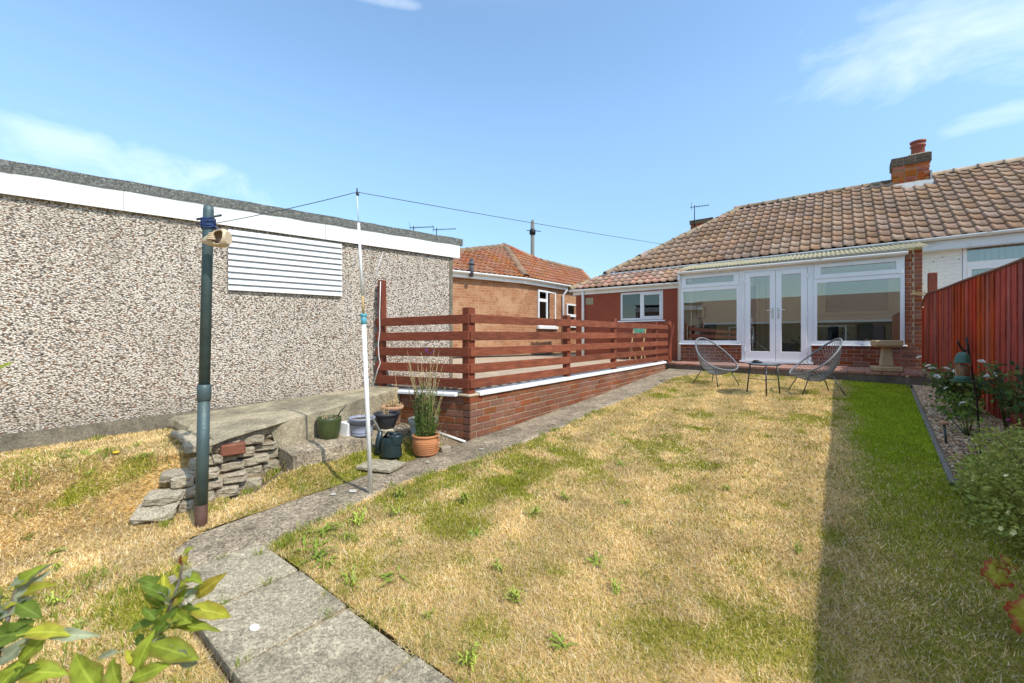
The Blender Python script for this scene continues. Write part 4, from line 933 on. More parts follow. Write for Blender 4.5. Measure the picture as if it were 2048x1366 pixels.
# rooms behind the glass
mb = MB(); mb.box(-.05, 4.30, FY + .13, 8.70, .60, .70); mb.build('floor', M['floor_in'], hb)
YI = 8.70
mb = MB(); mb.box(-2.2, 4.31, YI, YI + .25, 0, 3.0); mb.build('wall', M['beige_wall'], hb)
mb = MB(); mb.box(-2.2, -2.0, YI + .25, 14.8, 0, 3.0); mb.box(-2.0, 4.4, 14.6, 14.8, 0, 3.0); mb.build('outer_wall', M['far_brick'], hb)
for bb_ in ((4.20, 4.31, FY + .121, YI - .002, .64, 2.80), (-.06, .02, FY + .121, YI - .002, .64, 2.80)): mb = MB(); mb.box(*bb_); mb.build('side_wall', M['beige_wall'], hb)
ix0, ix1 = xu(1642, YI), xu(1786, YI); iz0, iz1 = zv(632, ix0, YI), 2.72
mb = MB(); f = .08; mb.box(ix0, ix0 + f, YI - .03, YI - .001, iz0, iz1); mb.box(ix1 - f, ix1, YI - .03, YI - .001, iz0, iz1); mb.box(ix0 + f, ix1 - f, YI - .03, YI - .001, iz0, iz0 + f); mb.box(ix0 + f, ix1 - f, YI - .03, YI - .001, iz1 - f, iz1)
iw = mb.build('inner_window', mat('cream_frame', (.60, .53, .37), .5, .05, 4, None, bump=0), hb, .004); mb = MB(); mb.box(ix0 + f, ix1 - f, YI - .014, YI - .002, iz0 + f, iz1 - f); mb.build('pane', mat('dark_inner_glass', (.05, .045, .04), .08, .1, 3, None, bump=0, spec=.8), iw)
ax0, ax1 = xu(1500, YI), xu(1512, YI)
mb = MB(); mb.box(ax0, ax1, YI - .02, YI - .001, .70, 2.5); mb.build('dark_doorway', mat('brown_door_edge', (.12, .05, .03), .6, .1, 4, None, bump=0), hb)
for u in (1519, 1532): x = xu(u, YI); mb = MB(); mb.box(x, x + .012, YI - .03, YI - .001, .70, 2.7); mb.build('panel_strip', mat('panel_strip', (.42, .36, .28), .7, .05, 4, None, bump=0), hb)
# annexe with red painted wall
AY = 7.74; aL = -3.05; aW0, aW1 = xu(1240, AY), xu(1326, AY); az0, az1 = zv(640, (aW0 + aW1) / 2, AY), zv(583, (aW0 + aW1) / 2, AY)
mb = MB(); y0_, y1_ = AY, AY + .22
mb.box(aL, aW0, y0_, y1_, .45, 2.56); mb.box(aW1, -.005, y0_, y1_, .45, 2.56); mb.box(aW0, aW1, y0_, y1_, .45, az0); mb.box(aW0, aW1, y0_, y1_, az1, 2.56); mb.box(aL, aL + .2, y1_, YI, .45, 2.9)
mb.build('annexe_wall', M['render_red'], hb)
xm2 = lerp(aW0, aW1, .50); fw = .055
window(hb, [(aW0, aW0 + fw, az0, az1), (aW1 - fw, aW1, az0, az1), (aW0 + fw, aW1 - fw, az0, az0 + fw), (aW0 + fw, aW1 - fw, az1 - fw, az1), (xm2 - .03, xm2 + .03, az0 + fw, az1 - fw), (xm2 + .03, xm2 + .075, az0 + fw, az1 - fw, .01), (aW1 - fw - .045, aW1 - fw, az0 + fw, az1 - fw, .01), (xm2 + .075, aW1 - fw - .045, az0 + fw, az0 + fw + .045, .01), (xm2 + .075, aW1 - fw - .045, az1 - fw - .045, az1 - fw, .01)],
       [(aW0 + fw, xm2 - .03, az0 + fw, az1 - fw), (xm2 + .075, aW1 - fw - .045, az0 + fw + .045, az1 - fw - .045)], AY + .03, W, M['glass_dark'], (aW0 - .06, aW1 + .05, az0 - .045, az0 - .001))
mb = MB(); mb.box(aW0 - .3, aW1 + .3, AY + .5, AY + .52, az0 - .1, az1 + .1); mb.build('room_back', M['dark_room'], hb)
mb = MB(); mb.box(aL - .08, -.02, AY - .035, AY - .002, 2.47, 2.585); mb.build('fascia_board', M['white_fascia'], hb, .003)
gutter(hb, (aL - .16, AY - .10, 2.62), (.03, AY - .10, 2.605), M['white_fascia'], .056)
px_ = xu(1165, AY - .08); mb = MB(); mb.tube([(px_, AY - .10, 2.57), (px_, AY - .06, 2.48), (px_, AY - .05, .62)], .042, 10); mb.build('downpipe', M['white_upvc'], hb)
vx = xu(1179, AY); mb = MB(); mb.box(vx - .12, vx + .12, AY - .012, AY - .001, 2.17, 2.37); 
for k in range(5): mb.box(vx - .10, vx + .10, AY - .018, AY - .0121, 2.19 + k * .035, 2.205 + k * .035)
mb.build('vent_plate', M['corr'], hb, .002)
# main roof
GY = FY + 1.07; ze = lambda x: 3.155 + .008 * (x - 1.0); RY = FY + 4.2; RZ = 5.27; HX = -2.42; AX = .62; PX = 4.42
sl_ = Vector((0, RY - GY, RZ - 3.165)); SL = sl_.length
tm = tile_mesh('roof_tile', M['tile'])
mb = MB(); e0 = (HX + .05, GY + .03, ze(HX) - .02); e1 = (PX, GY + .03, ze(PX) - .02); r1 = (PX, RY, RZ - .03); r0 = (AX, RY, RZ - .03); bk = (AX, RY + .3, RZ - .05)
b0 = (HX + .05, RY + (RY - GY), 3.13); b1 = (PX, RY + (RY - GY), 3.13); mb.add([e0, e1, r1, r0, b0, b1], [(0, 1, 2, 3), (0, 3, 4), (3, 2, 5, 4), (0, 4, 5, 1), (1, 5, 2)]); mb.build('roof_underlay', M['tile_old'], hb)
cosS = (RY - GY) / SL
def in_main(a, b): x = HX + a; yy = b * cosS; return x - HX > yy * (AX - HX) / (RY - GY) + .02 and x < PX and b < SL - .04
tile_roof(hb, (HX, GY - .03, ze(1) - .015 + .0), (1, 0, .008), sl_, 34, 13, .2, SL / 12, in_main, tm)
rm = ridge_mesh('ridge_tile', M['tile_old'])
ridge_run(hb, (HX - .02, GY - .06, ze(HX) - .01), (AX, RY, RZ - .0), rm, 'hip_tile'); ridge_run(hb, (AX - .1, RY, RZ + .035), (PX - .02, RY, RZ + .03), rm)
mb = MB(); mb.beam((HX - .05, GY + .03, ze(HX) - .14), (PX, GY + .03, ze(PX) - .14), .02, .17); mb.beam((HX + .1, YI - .1, ze(HX) - .23), (PX, YI - .1, ze(PX) - .23), .24, .012); mb.build('fascia_board', M['grey_pvc'], hb)
gutter(hb, (HX - .14, GY - .045, ze(HX) + .0), (PX, GY - .045, ze(PX) + .0), M['grey_pvc'], .06)
# annexe roof
asl = Vector((0, .93, .50)); tm2 = tile_mesh('roof_tile', mat('dark_seamed_tile', (.45, .27, .19), .85, .25, 12, (.24, .16, .11), 6, .45, .7, .8, .35, 60, rand=.2, hue=.014))
ae = (aL - .12, AY - .12, 2.625)
mb = MB(); mb.add([(aL - .1, AY - .08, 2.60), (.03, AY - .08, 2.60), (.03, YI - .02, 3.10), (HX - .05, YI - .02, 3.10)], [(0, 1, 2, 3)]); mb.prism([(aL - .1, AY - .08, 2.59), (HX - .05, YI - .02, 3.09), (HX - .05, YI - .02, 2.6), (aL, YI - .02, 2.59)], (.02, 0, 0)); mb.build('annexe_roof_deck', M['underlay'], hb)
tile_roof(hb, ae, (1, 0, 0), asl, 16, 4, .2, .26, lambda a, b: a > b * .62 + .0, tm2)
ridge_run(hb, (aL - .14, AY - .14, 2.64), (HX - .0, GY + .2, 3.12), rm, 'hip_tile', .38)
mb = MB(); mb.box(-.02, .035, AY - .06, YI - .3, 2.62, 2.66); mb.build('lead_flashing', M['lead'], hb)
# the rear chimney seen over the hip, with its aerial
def chimney(parent, x0, x1, y0, y1, zb, zt, cap=3, pot=None, quo=True):
    b1, b2 = M['chim_brick'], M['chim_dark']; zc = zt - .075 * cap
    for (p0, d, L, back, q) in (((x0, y0), (1, 0), x1 - x0, (0, 1), (0, .1125)), ((x0, y1), (0, -1), y1 - y0, (1, 0), (0, .0)), ((x1, y0), (0, 1), y1 - y0, (-1, 0), (.1125, 0))):
        brick_run(parent, p0, d, L, lambda s: zc, lambda s: zb, back, b1, quoin=q)
    o_ = .03
    for (p0, d, L, back, q) in (((x0 - o_, y0 - o_), (1, 0), x1 - x0 + 2 * o_, (0, 1), (0, .1125)), ((x0 - o_, y1 + o_), (0, -1), y1 - y0 + 2 * o_, (1, 0), (0, 0)), ((x1 + o_, y0 - o_), (0, 1), y1 - y0 + 2 * o_, (-1, 0), (.1125, 0))):
        brick_run(parent, p0, d, L, lambda s: zt, lambda s: zc + .03, back, b2, quoin=q)
    mb = MB(); mb.box(x0 + .008, x1 - .008, y0 + .008, y1 - .008, zb - .3, zc); mb.box(x0 - o_ + .008, x1 + o_ - .008, y0 - o_ + .008, y1 + o_ - .008, zc + .001, zt - .006); mb.build('mortar_joints', M['mortar_dk'], parent)
CY0 = RY - .32; cx0, cx1 = xu(1786, CY0), xu(1860, CY0); czt = zv(311, (cx0 + cx1) / 2, CY0)
chimney(hb, cx0, cx1, CY0, CY0 + .46, 4.9, czt)
ppx, ppy = xu(1836, RY - .1), RY - .1
mb = MB(); mb.lathe([(.135, -.02), (.128, .24), (.150, .25), (.150, .29), (.125, .30), (.125, .34), (.155, .35), (.158, .39), (.125, .40), (.11, .2)], 18, (ppx, ppy, czt)); mb.build('chimney_pot', mat('red_chimney_pot', (.30, .09, .06), .6, .12, 8, None, bump=.1), hb)
mb = MB(); mb.prism([(cx0 - .16, CY0 - .10, RZ - .30), (cx1 + .12, CY0 - .10, RZ - .30), (cx1 + .04, CY0 - .006, RZ - .12), (cx0 - .04, CY0 - .006, RZ - .12)], (0, .004, .006)); mb.box(cx1 + .004, cx1 + .035, CY0 - .02, RY + .1, RZ - .28, RZ + .10); mb.build('lead_flashing', M['lead'], hb)
mb = MB(); mb.obox((ppx, ppy, czt + .01), (.4, .4, .06)); mb.build('flaunching', M['mortar_dk'], hb, .02)
c2y = 13.2; c2a, c2b = xu(1381, c2y), xu(1424, c2y); c2t = zv(438, (c2a + c2b) / 2, c2y)
chimney(hb, c2a, c2b, c2y, c2y + .46, 3.9, c2t, 2)
def aerial(parent, x, y, zb, zt, arm, head=(1, 0)):
    h = Vector((head[0], head[1], 0)).normalized(); s = Vector((-h.y, h.x, 0)); mb = MB(); mb.tube([(x, y, zb), (x, y, zt)], .016, 6)
    c = Vector((x, y, zt - .06)); mb.tube([c - h * .15, c + h * arm], .012, 5)
    for k in range(7): p = c + h * (-.1 + (arm + .05) * k / 6); mb.tube([p - s * .14 + Vector((0, 0, .0)), p + s * .14], .006, 4)
    p = c - h * .1; mb.tube([p - s * .18 + Vector((0, 0, .14)), p, p - s * .18 - Vector((0, 0, .14))], .006, 4)
    return mb.build('aerial', M['black_metal'], parent)
aerial(hb, xu(1389, c2y - .02), c2y - .02, c2t - .3, zv(411, xu(1389, c2y), c2y), .5, (.9, .2))

# ================================================================== NEXT-DOOR HALF OF THE PAIR
nb = thing('bungalow', 'adjoining bungalow with white painted brick wall behind the red fence', 'bungalow', (6, 9, .6))
WY = YI - .02
wx0 = xu(1926, WY); wz1 = zv(484, wx0, WY)
brick_run(nb, (4.335, WY), (1, 0), wx0 - 4.345, lambda s: 3.05, lambda s: 1.3, (0, 1), M['white_paint'], jit=.001)
mb = MB(); mb.box(4.33, wx0 - .01, WY + .006, WY + .2, 0, 3.06); mb.box(wx0, 9.5, WY + .05, WY + .25, 0, 1.7); mb.box(wx0, 9.5, WY, WY + .25, wz1 + .002, 3.06); mb.box(wx0 + 2.3, 9.5, WY, WY + .25, 1.7, wz1); mb.build('wall', M['white_paint'], nb)
mb = MB(); mb.box(9.3, 9.5, WY + .25, 14.8, 0, 3.0); mb.build('outer_wall', M['far_brick'], nb)
for (x, v) in ((4.75, 2.82), (4.62, 2.74), (4.98, 2.76)): mb = MB(); mb.obox((x, WY - .004, v), (.014, .006, .02)); mb.build('wall_hole', M['dark_room'], nb)
za, zb_ = zv(523, wx0 + .1, WY), zv(533, wx0 + .1, WY); x1_ = wx0 + 2.3; z0n = 1.7; fw = .06
wn = window(nb, [(wx0, wx0 + fw, z0n, wz1), (x1_ - fw, x1_, z0n, wz1), (wx0 + fw, x1_ - fw, z0n, z0n + fw), (wx0 + fw, x1_ - fw, wz1 - fw, wz1), (wx0 + fw, x1_ - fw, zb_, za),
                 (wx0 + fw, wx0 + fw + .06, z0n + fw, zb_ - .0, .012), (wx0 + fw + .06, wx0 + 1.2, zb_ - .06, zb_ - .0, .012), (wx0 + 1.2, wx0 + 1.26, z0n + fw, zb_, .012)],
            [(wx0 + fw, x1_ - fw, za, wz1 - fw), (wx0 + fw + .06, wx0 + 1.2, z0n + fw, zb_ - .06), (wx0 + 1.26, x1_ - fw, z0n + fw, zb_)], WY + .02, W, M['glass'])
bm_ = MB(); bm_.obox((0, 0, 0), (.082, .003, wz1 - z0n - .1)); bm_ = bm_.mesh('blind_slat', [M['blind']])
for k in range(25): place('blind_slat', bm_, Matrix.Translation((wx0 + .1 + k * .088, WY + .14, (wz1 + z0n) / 2)) @ Matrix.Rotation(.5, 4, 'Z'), wn)
mb = MB(); mb.box(wx0 - .1, x1_ + .1, WY + .6, WY + .62, 1, 3.0); mb.build('room_back', M['beige_wall'], nb)
TX = HX + 34 * .2
tile_roof(nb, (TX, GY - .03, ze(PX) - .015), (1, 0, .008), sl_, 24, 13, .2, SL / 12, lambda a, b: b < SL - .04 and not (TX + a < cx1 + .02 and b * cosS > (CY0 - GY) - .08), tm)
ridge_run(nb, (cx1 + .03, RY, RZ + .035), (PX + 5, RY, RZ + .03), ridge_mesh('ridge_tile', mat('pale_ridge_tile', (.40, .30, .21), .9, .25, 12, (.55, .52, .47), 8, .6, .72, .8, .4, 60, rand=.15)))
mb = MB(); xe_ = PX + 5; mb.add([(PX + .01, GY + .03, ze(PX) - .02), (xe_, GY + .03, ze(xe_) - .02), (xe_, RY, RZ - .03), (PX + .01, RY, RZ - .03), (PX + .01, 2 * RY - GY, 3.13), (xe_, 2 * RY - GY, 3.13)], [(0, 1, 2, 3), (3, 2, 5, 4), (0, 3, 4), (1, 5, 2), (0, 4, 5, 1)]); mb.build('roof_underlay', M['tile_old'], nb)
mb = MB(); mb.beam((PX + .003, GY + .03, ze(PX) - .14), (xe_, GY + .03, ze(xe_) - .14), .02, .17); mb.beam((PX + .003, WY - .085, ze(PX) - .235), (xe_, WY - .085, ze(xe_) - .235), .165, .012); mb.build('fascia_board', M['grey_pvc'], nb)
gutter(nb, (PX + .003, GY - .045, ze(PX)), (xe_, GY - .045, ze(xe_)), M['grey_pvc'], .06)

# ================================================================== PATIO STEP
pa = thing('patio', 'narrow brick paved patio step in front of the sun room', 'patio', (2, 6.8, .5), kind='structure')
mb = MB(); xa, xb = -.02, 4.30; mb.prism([(xa, float(yfront(xa)) + .012, .2), (xb, float(yfront(xb)) + .012, .2), (xb, FY + .005, .2), (xa, FY + .005, .2)], (0, 0, .395)); mb.build('step_riser', mat('dark_step_concrete', (.16, .12, .09), .92, .25, 12, (.09, .075, .055), 4, .45, .65, .8, .5, 80), pa)
pme = MB(); pme.obox((0, 0, 0), (.208, .098, .045)); pme = pme.mesh('brick_paver', [M['paver']], .005); 
j = 0; ang = math.atan2(-.16, 1)
while j < 14:
    x = xa + .02 + (.107 if j % 2 else 0) - .1
    while x < xb + .05:
        y = float(yfront(x)) + .045 + j * .108
        if y < FY - .05 and xa + .09 < x + .0 < xb - .08: place('brick_paver', pme, Matrix.LocRotScale(Vector((x, y, .613 + random.uniform(-.002, .002))), Quaternion((0, 0, 1), ang + random.uniform(-.01, .01)), None), pa)
        x += .215
    j += 1

# ================================================================== ORANGE BRICK BUNGALOW ACROSS THE DRIVE
ob = thing('bungalow', 'orange brick bungalow with orange clay tile hipped roof behind the garage', 'bungalow', (-7, 7, .5))
C1 = (-4.70, 7.24); L1 = (-5.95, 3.05); R1 = (-4.46, 11.6)
zt = 2.98; mb = MB(); poly = [L1, C1, R1, (-11.5, 11.6), (-11.5, 3.05)]
mb.prism([(x, y, .3) for x, y in poly], (0, 0, zt - .3)); mb.build('wall', M['far_brick'], ob)
mb = MB(); mb.prism([(L1[0] + .02, L1[1], .3), (C1[0] + .03, C1[1], .3), (R1[0] + .03, R1[1], .3), (R1[0] - .2, R1[1], .3), (L1[0] - .2, L1[1], .3)], (0, 0, .37)); mb.build('dark_plinth', mat('bitumen_plinth', (.03, .03, .028), .9, .2, 10, None, bump=.2), ob)
ez = 3.07; o_ = .16
Le = Vector((L1[0] + o_, L1[1] - .1, ez)); Ce = Vector((C1[0] + o_, C1[1], ez)); Re = Vector((R1[0] + o_, R1[1] + .1, ez))
def eave_plane(p0, p1, pitch):
    d = (p1 - p0).normalized(); inn = Vector((-d.y, d.x, 0)); inn = inn if inn.x < 0 else -inn
    return p0, (-inn * math.sin(pitch) + Vector((0, 0, 1)) * math.cos(pitch)).normalized()
CAMP = Vector((CX, CY, EYE))
def hitp(u, v, pl_):
    d = pix_dir(u, v); return CAMP + d * ((pl_[0] - CAMP).dot(pl_[1]) / d.dot(pl_[1]))
plR = eave_plane(Ce, Re, math.radians(34)); A = hitp(1008, 493, plR); B1 = hitp(1079, 522, plR); B2 = hitp(1161, 542, plR)
nL = (Ce - Le).cross(A - Le).normalized(); plL = (Le, nL); Rl = hitp(905, 505, plL); Rl = A + (Rl - A) * 1.6
print('orange', A, B1, B2, Rl)
Bl = Vector((-11.6, 3.0, ez)); Br = Vector((-11.6, 11.7, ez))
dn = Vector((0, 0, .035))
mb = MB(); vs = [Le - dn, Ce - dn, Re - dn, B2 - dn, B1 - dn, A - dn, Rl - dn, Bl - dn, Br - dn]
mb.add(vs, [(0, 1, 5, 6), (1, 2, 3, 4, 5), (0, 6, 7), (2, 8, 3), (3, 8, 7, 6, 5, 4), (0, 7, 8, 2, 1)]); mb.build('roof_underlay', M['tile_old'], ob)
tmo = tile_mesh('roof_tile', M['tile_or'], .18, .34)
def plane_tiles(p0, p1, poly, nmax):
    ux = (p1 - p0).normalized(); nn = Vector(); 
    q = A
    nn = ux.cross(q - p0).normalized(); uu = nn.cross(ux)
    if uu.z < 0: uu = -uu
    pts = [((p - p0).dot(ux), (p - p0).dot(uu)) for p in poly]
    def inside(a, b):
        c = False; j = len(pts) - 1
        for i in range(len(pts)):
            if (pts[i][1] > b) != (pts[j][1] > b) and a < (pts[j][0] - pts[i][0]) * (b - pts[i][1]) / (pts[j][1] - pts[i][1]) + pts[i][0]: c = not c
            j = i
        return c
    H = max(p[1] for p in pts); Wd = max(p[0] for p in pts)
    tile_roof(ob, p0 - uu * .04, ux, uu, int(Wd / .18) + 2, int(H / .27) + 1, .18, .27, inside, tmo, nmax)
plane_tiles(Le, Ce, [Le, Ce, A, Rl], 130)
plane_tiles(Ce, Re, [Ce, Re, B2, B1, A], 170)
rmo = ridge_mesh('hip_tile', mat('dark_hip_tile', (.24, .15, .09), .9, .3, 10, (.42, .30, .22), 9, .55, .75, .7, .4, 60, rand=.2), .13)
rmr = ridge_mesh('ridge_tile', M['tile_or'], .12)
ridge_run(ob, Ce + Vector((.0, 0, .02)), A + Vector((0, 0, .04)), rmo, 'hip_tile'); ridge_run(ob, A, Rl, rmo); ridge_run(ob, A + Vector((0, 0, .03)), B1, rmr); ridge_run(ob, B1, B2, rmo); ridge_run(ob, B2, Re, rmr, 'hip_tile')
for (a, b, c_, d_) in ((Le, Ce, L1, C1), (Ce, Re, C1, R1)):
    dv = (b - a).normalized(); ou = Vector((dv.y, -dv.x, 0)); gutter(ob, a + ou * .03 - Vector((0, 0, .01)), b + ou * .03 - Vector((0, 0, .01)), M['white_fascia'], .065, out=ou)
    mb = MB(); mb.prism([a - ou * .02 - Vector((0, 0, .02)), b - ou * .02 - Vector((0, 0, .02)), b - ou * .02 - Vector((0, 0, .17)), a - ou * .02 - Vector((0, 0, .17))], -ou * .12); mb.build('fascia_board', M['white_fascia'], ob)
# window, small window, downpipe, vent pipe (right-hand face)
fd = (Vector(R1) - Vector(C1)).normalized(); fx = lambda y: C1[0] + (y - C1[1]) * fd.x / fd.y
def side_window(ua, ub, va, vb, split, top):
    xa_ = fx(9.5); ya, yb = yu(ua, xa_), yu(ub, xa_); z1_, z0_ = zv(va, xa_, ya), zv(vb, xa_, ya); x = fx((ya + yb) / 2) + .035; f = .06; mb = MB(); ym = lerp(ya, yb, split)
    mb.box(x - .05, x, ya, ya + f, z0_, z1_); mb.box(x - .05, x, yb - f, yb, z0_, z1_); mb.box(x - .05, x, ya + f, yb - f, z0_, z0_ + f); mb.box(x - .05, x, ya + f, yb - f, z1_ - f, z1_)
    L = []
    if split < 1: mb.box(x - .05, x, ym - .04, ym + .04, z0_ + f, z1_ - f); L.append((ym + .04, yb - f, z0_ + f, z1_ - f)); ye_ = ym - .04
    else: ye_ = yb - f
    zt_ = lerp(z0_, z1_, top); mb.box(x - .05, x + .01, ya + f, ye_, zt_ - .05, zt_ + .05); L += [(ya + f, ye_, zt_ + .05, z1_ - f), (ya + f, ye_, z0_ + f, zt_ - .05)]
    w_ = mb.build('window', W, ob, .004)
    for (a, b, c_, d_) in L: g = MB(); g.box(x - .03, x - .026, a - .005, b + .005, c_ - .005, d_ + .005); g.build('pane', M['glass_dark'], w_); g = MB(); g.box(x - .045, x - .04, a, b, c_, d_); g.build('blind', M['blind'] if a > ym - .1 and split < 1 else M['dark_room'], w_)
    sl2 = MB(); sl2.box(x - .04, x + .07, ya - .05, yb + .05, z0_ - .09, z0_ - .001); sl2.build('sill', W, w_, .004)
side_window(1078, 1113, 579, 652, .48, .72); side_window(1131, 1152, 607, 650, 1.0, .45)
yd = yu(1128, fx(9.9) + .06); xd = fx(yd); mb = MB(); mb.tube([(xd + .17, yd + .12, ez - .07), (xd + .16, yd + .1, ez - .16), (xd + .06, yd - .02, ez - .36), (xd + .06, yd, .6)], .04, 8); mb.build('downpipe', M['grey_pvc'], ob)
vp = Vector((-6.05, 6.55)); 
vq = hitp(943, 546, plL); xv, yv, vz = vq
mb = MB(); mb.tube([(xv, yv, vz - .1), (xv, yv, vz + .34)], .06, 10); mb.tube([(xv, yv, vz + .24), (xv, yv, vz + .28)], .085, 10); mb.tube([(xv, yv, vz + .34), (xv, yv, vz + .40)], .05, 10); mb.build('vent_pipe', mat('slate_grey_pipe', (.08, .085, .10), .6, .1, 6, None, bump=0), ob)
for (u, v) in ((827, 452), (873, 456)):
    xq = -8.6; yq = yu(u, xq); zq = zv(v, xq, yq); aerial(ob, xq, yq, 3.2, zq, .75, (.9, .5))
# roof ventilator strip of mortar under the ridge keeps the silhouette uneven

# ================================================================== TELEGRAPH POLE
tpx = (1065 - 1024) / FPX * 27.0; tX = (tpx + .445) * .789 - (27 - 4.4) * .615; tY = (tpx + .445) * .615 + (27 - 4.4) * .789
tp = thing('telegraph_pole', 'tall weathered wooden telegraph pole behind the orange roof', 'pole', (tX, tY, 0)); mb = MB(); mb.tube([(tX, tY, -.2), (tX, tY, 8.7)], [.15, .12], 12); mb.build('pole', M['grey_wood'], tp)
mb = MB(); mb.lathe([(.12, 7.9), (.2, 7.95), (.2, 8.2), (.13, 8.3)], 10, (tX, tY, 0)); mb.build('cap_ring', M['black_metal'], tp)
for k in range(3): a = k * 2.1 + .4; mb = MB(); mb.tube([(tX, tY, 8.2), (tX + .55 * math.cos(a), tY + .55 * math.sin(a), 8.1)], .025, 5); mb.build('insulator_arm', M['black_metal'], tp)
mb = MB(); mb.lathe([(.12, 0), (.05, .2), (0, .22)], 10, (tX, tY, 8.7)); mb.build('finial', M['grey_wood'], tp)

# ================================================================== RED BOARD FENCE
fr = thing('board_fence', 'tall red stained close board fence beside the gravel bed', 'fence', (4.5, 2, 0))
fdv = (Vector((xf(-3.6), -3.6)) - Vector((xf(7.32), 7.32))).normalized(); fan = math.atan2(fdv.y, fdv.x); s = 0.0; F0 = Vector((xf(7.32), 7.32)); k = 0
while s < 10.9:
    wb = random.uniform(.13, .175); p = F0 + fdv * (s + wb / 2); drop = .20 * max(0, (.45 - s) / .45) ** 2
    zt_ = 1.945 + .004 * math.sin(s * 3) - drop + random.uniform(-.004, .004) + .012 * max(0, s - 5); zb_ = g1(3.9, p.y) - .05
    mb = MB(); th0, th1 = .010, .020
    mb.add([(-wb / 2 - .026, -th0 / 2, zb_), (wb / 2, -th1, zb_), (wb / 2, 0.004, zb_), (-wb / 2 - .026, 0.004, zb_), (-wb / 2 - .026, -th0 / 2, zt_), (wb / 2, -th1, zt_ + random.uniform(-.003, .003)), (wb / 2, .004, zt_), (-wb / 2 - .012, .004, zt_)],
           [(0, 1, 2, 3), (4, 5, 6, 7), (0, 1, 5, 4), (1, 2, 6, 5), (2, 3, 7, 6), (3, 0, 4, 7)])
    q = Quaternion((0, 0, 1), fan); me = mb.mesh('board', [M['fence_red']], .0015)
    o = place('board', me, Matrix.LocRotScale(Vector((p.x, p.y, 0)), q @ Quaternion((1, 0, 0), random.uniform(-.002, .002)) @ Quaternion((0, 1, 0), random.uniform(-.003, .003)), None), fr); s += wb; k += 1
fn = Vector((-fdv.y, fdv.x)); fn = fn if fn.x > 0 else -fn
for z in (.75, 1.35, 1.78): a = F0 + fn * .03 + fdv * .1; b = F0 + fn * .03 + fdv * 10.8; mb = MB(); mb.beam((a.x, a.y, z - .1), (b.x, b.y, z - .2), .04, .08); mb.build('rail', M['fence_red'], fr)
for s in (1.2, 3.6, 6.0, 8.4): a = F0 + fn * .10 + fdv * s; mb = MB(); mb.box(a.x - .05, a.x + .05, a.y - .05, a.y + .05, -.3, 1.85); mb.build('post', M['fence_red'], fr)
for (s0, s1) in ((.02, 1.1), (1.1, 2.6), (2.6, 4.2), (4.2, 6.0), (6.0, 8.4), (8.4, 10.8)):
    mb = MB()
    for i in range(5):
        sa = lerp(s0, s1 - .003, i / 5); sb = lerp(s0, s1 - .003, (i + 1) / 5); pts = []
        for s in (sa, sb):
            d_ = .20 * max(0, (.45 - s) / .45) ** 2; z = 1.952 + .004 * math.sin(s * 3) - d_ + .012 * max(0, s - 5); p = F0 + fdv * s; pts.append((p, z))
        (p, za_), (q_, zb2) = pts; w_ = Vector((fn.x, fn.y, 0)) * .045
        vv = [Vector((p.x, p.y, za_)) - w_ * .6, Vector((q_.x, q_.y, zb2)) - w_ * .6, Vector((q_.x, q_.y, zb2)) + w_, Vector((p.x, p.y, za_)) + w_]
        mb.prism(vv, (0, 0, .020))
    mb.build('capping', M['fence_edge'], fr)
px2 = F0 + fn * .12 + fdv * .55; xx = xu(1865, px2.y); mb = MB(); mb.box(xx - .055, xx + .055, px2.y - .05, px2.y + .05, 0, zv(546, xx, px2.y)); mb.build('tall_post', M['redwood_v'], fr, .004)

# ================================================================== BUNGALOW BEHIND THE CAMERA (mirrored in the glazing)
rb = thing('bungalow', 'dark brown brick bungalow with low roof, mirrored in the sun room glass', 'bungalow', (3, -16, 0))
mb = MB(); mb.box(-6, 12, -24, -15, -.4, 2.22); mb.build('wall', mat('dark_brown_brickwork', (.13, .085, .06), .9, .2, 6, None, bump=.2), rb)
mb = MB(); mb.prism([(-6.4, -14.6, 2.25), (-6.4, -24.4, 2.25), (-6.4, -19.5, 4.3)], (18.8, 0, 0)); mb.build('roof', far_brick_mat('far_roof_tiles', ((.26, .17, .115), (.20, .13, .09), (.23, .16, .11), (.15, .10, .07)), (.05, .04, .03), (math.radians(90), 0, 0)), rb)
mb = MB(); mb.box(-6.4, 12.4, -14.6, -14.5, 2.17, 2.30); mb.build('gutter', M['white_fascia'], rb)
for x in (-3, 2, 7): w_ = MB(); w_.box(x, x + 1.6, -14.995, -14.95, .9, 2.0); w_ = w_.build('window', M['white_upvc'], rb); g = MB(); g.box(x + .08, x + 1.52, -14.949, -14.945, .98, 1.92); g.build('pane', M['glass_dark'], w_)
# ================================================================== WASHING POST, PROP AND LINE
def pix(u, v, Z):                    # a world point from photo column/row and depth
    X = (u - 1024) / FPX * Z; a, b = X + .445, Z - 4.4
    return Vector((a * .789 - b * .615, a * .615 + b * .789, EYE + (676 - v) * Z / FPX))
wb_ = pix(402, 1047, 2.60); wt = pix(417, 412, 2.63)
wp = thing('washing_post', 'weathered teal metal washing line post with rusty foot', 'post', (wb_.x, wb_.y, wb_.z))
dv = (wt - wb_); at = lambda f: wb_ + dv * f
mb = MB(); mb.tube([wb_ - dv * .06, at(.06)], .0335, 16); mb.build('rusty_foot', M['pole_rust'], wp)
mb = MB(); mb.tube([at(.0605), at(.40)], .0335, 16); mb.build('lower_tube', M['pole'], wp)
mb = MB(); mb.tube([at(.385), at(.435)], .038, 16); mb.build('collar', M['pole'], wp, .002)
mb = MB(); mb.tube([at(.40), at(.985), at(1.0)], [.0305, .029, .026], 16); mb.build('upper_tube', M['pole'], wp)
pr = Vector((math.cos(YAW), math.sin(YAW), 0)); c = at(.964)
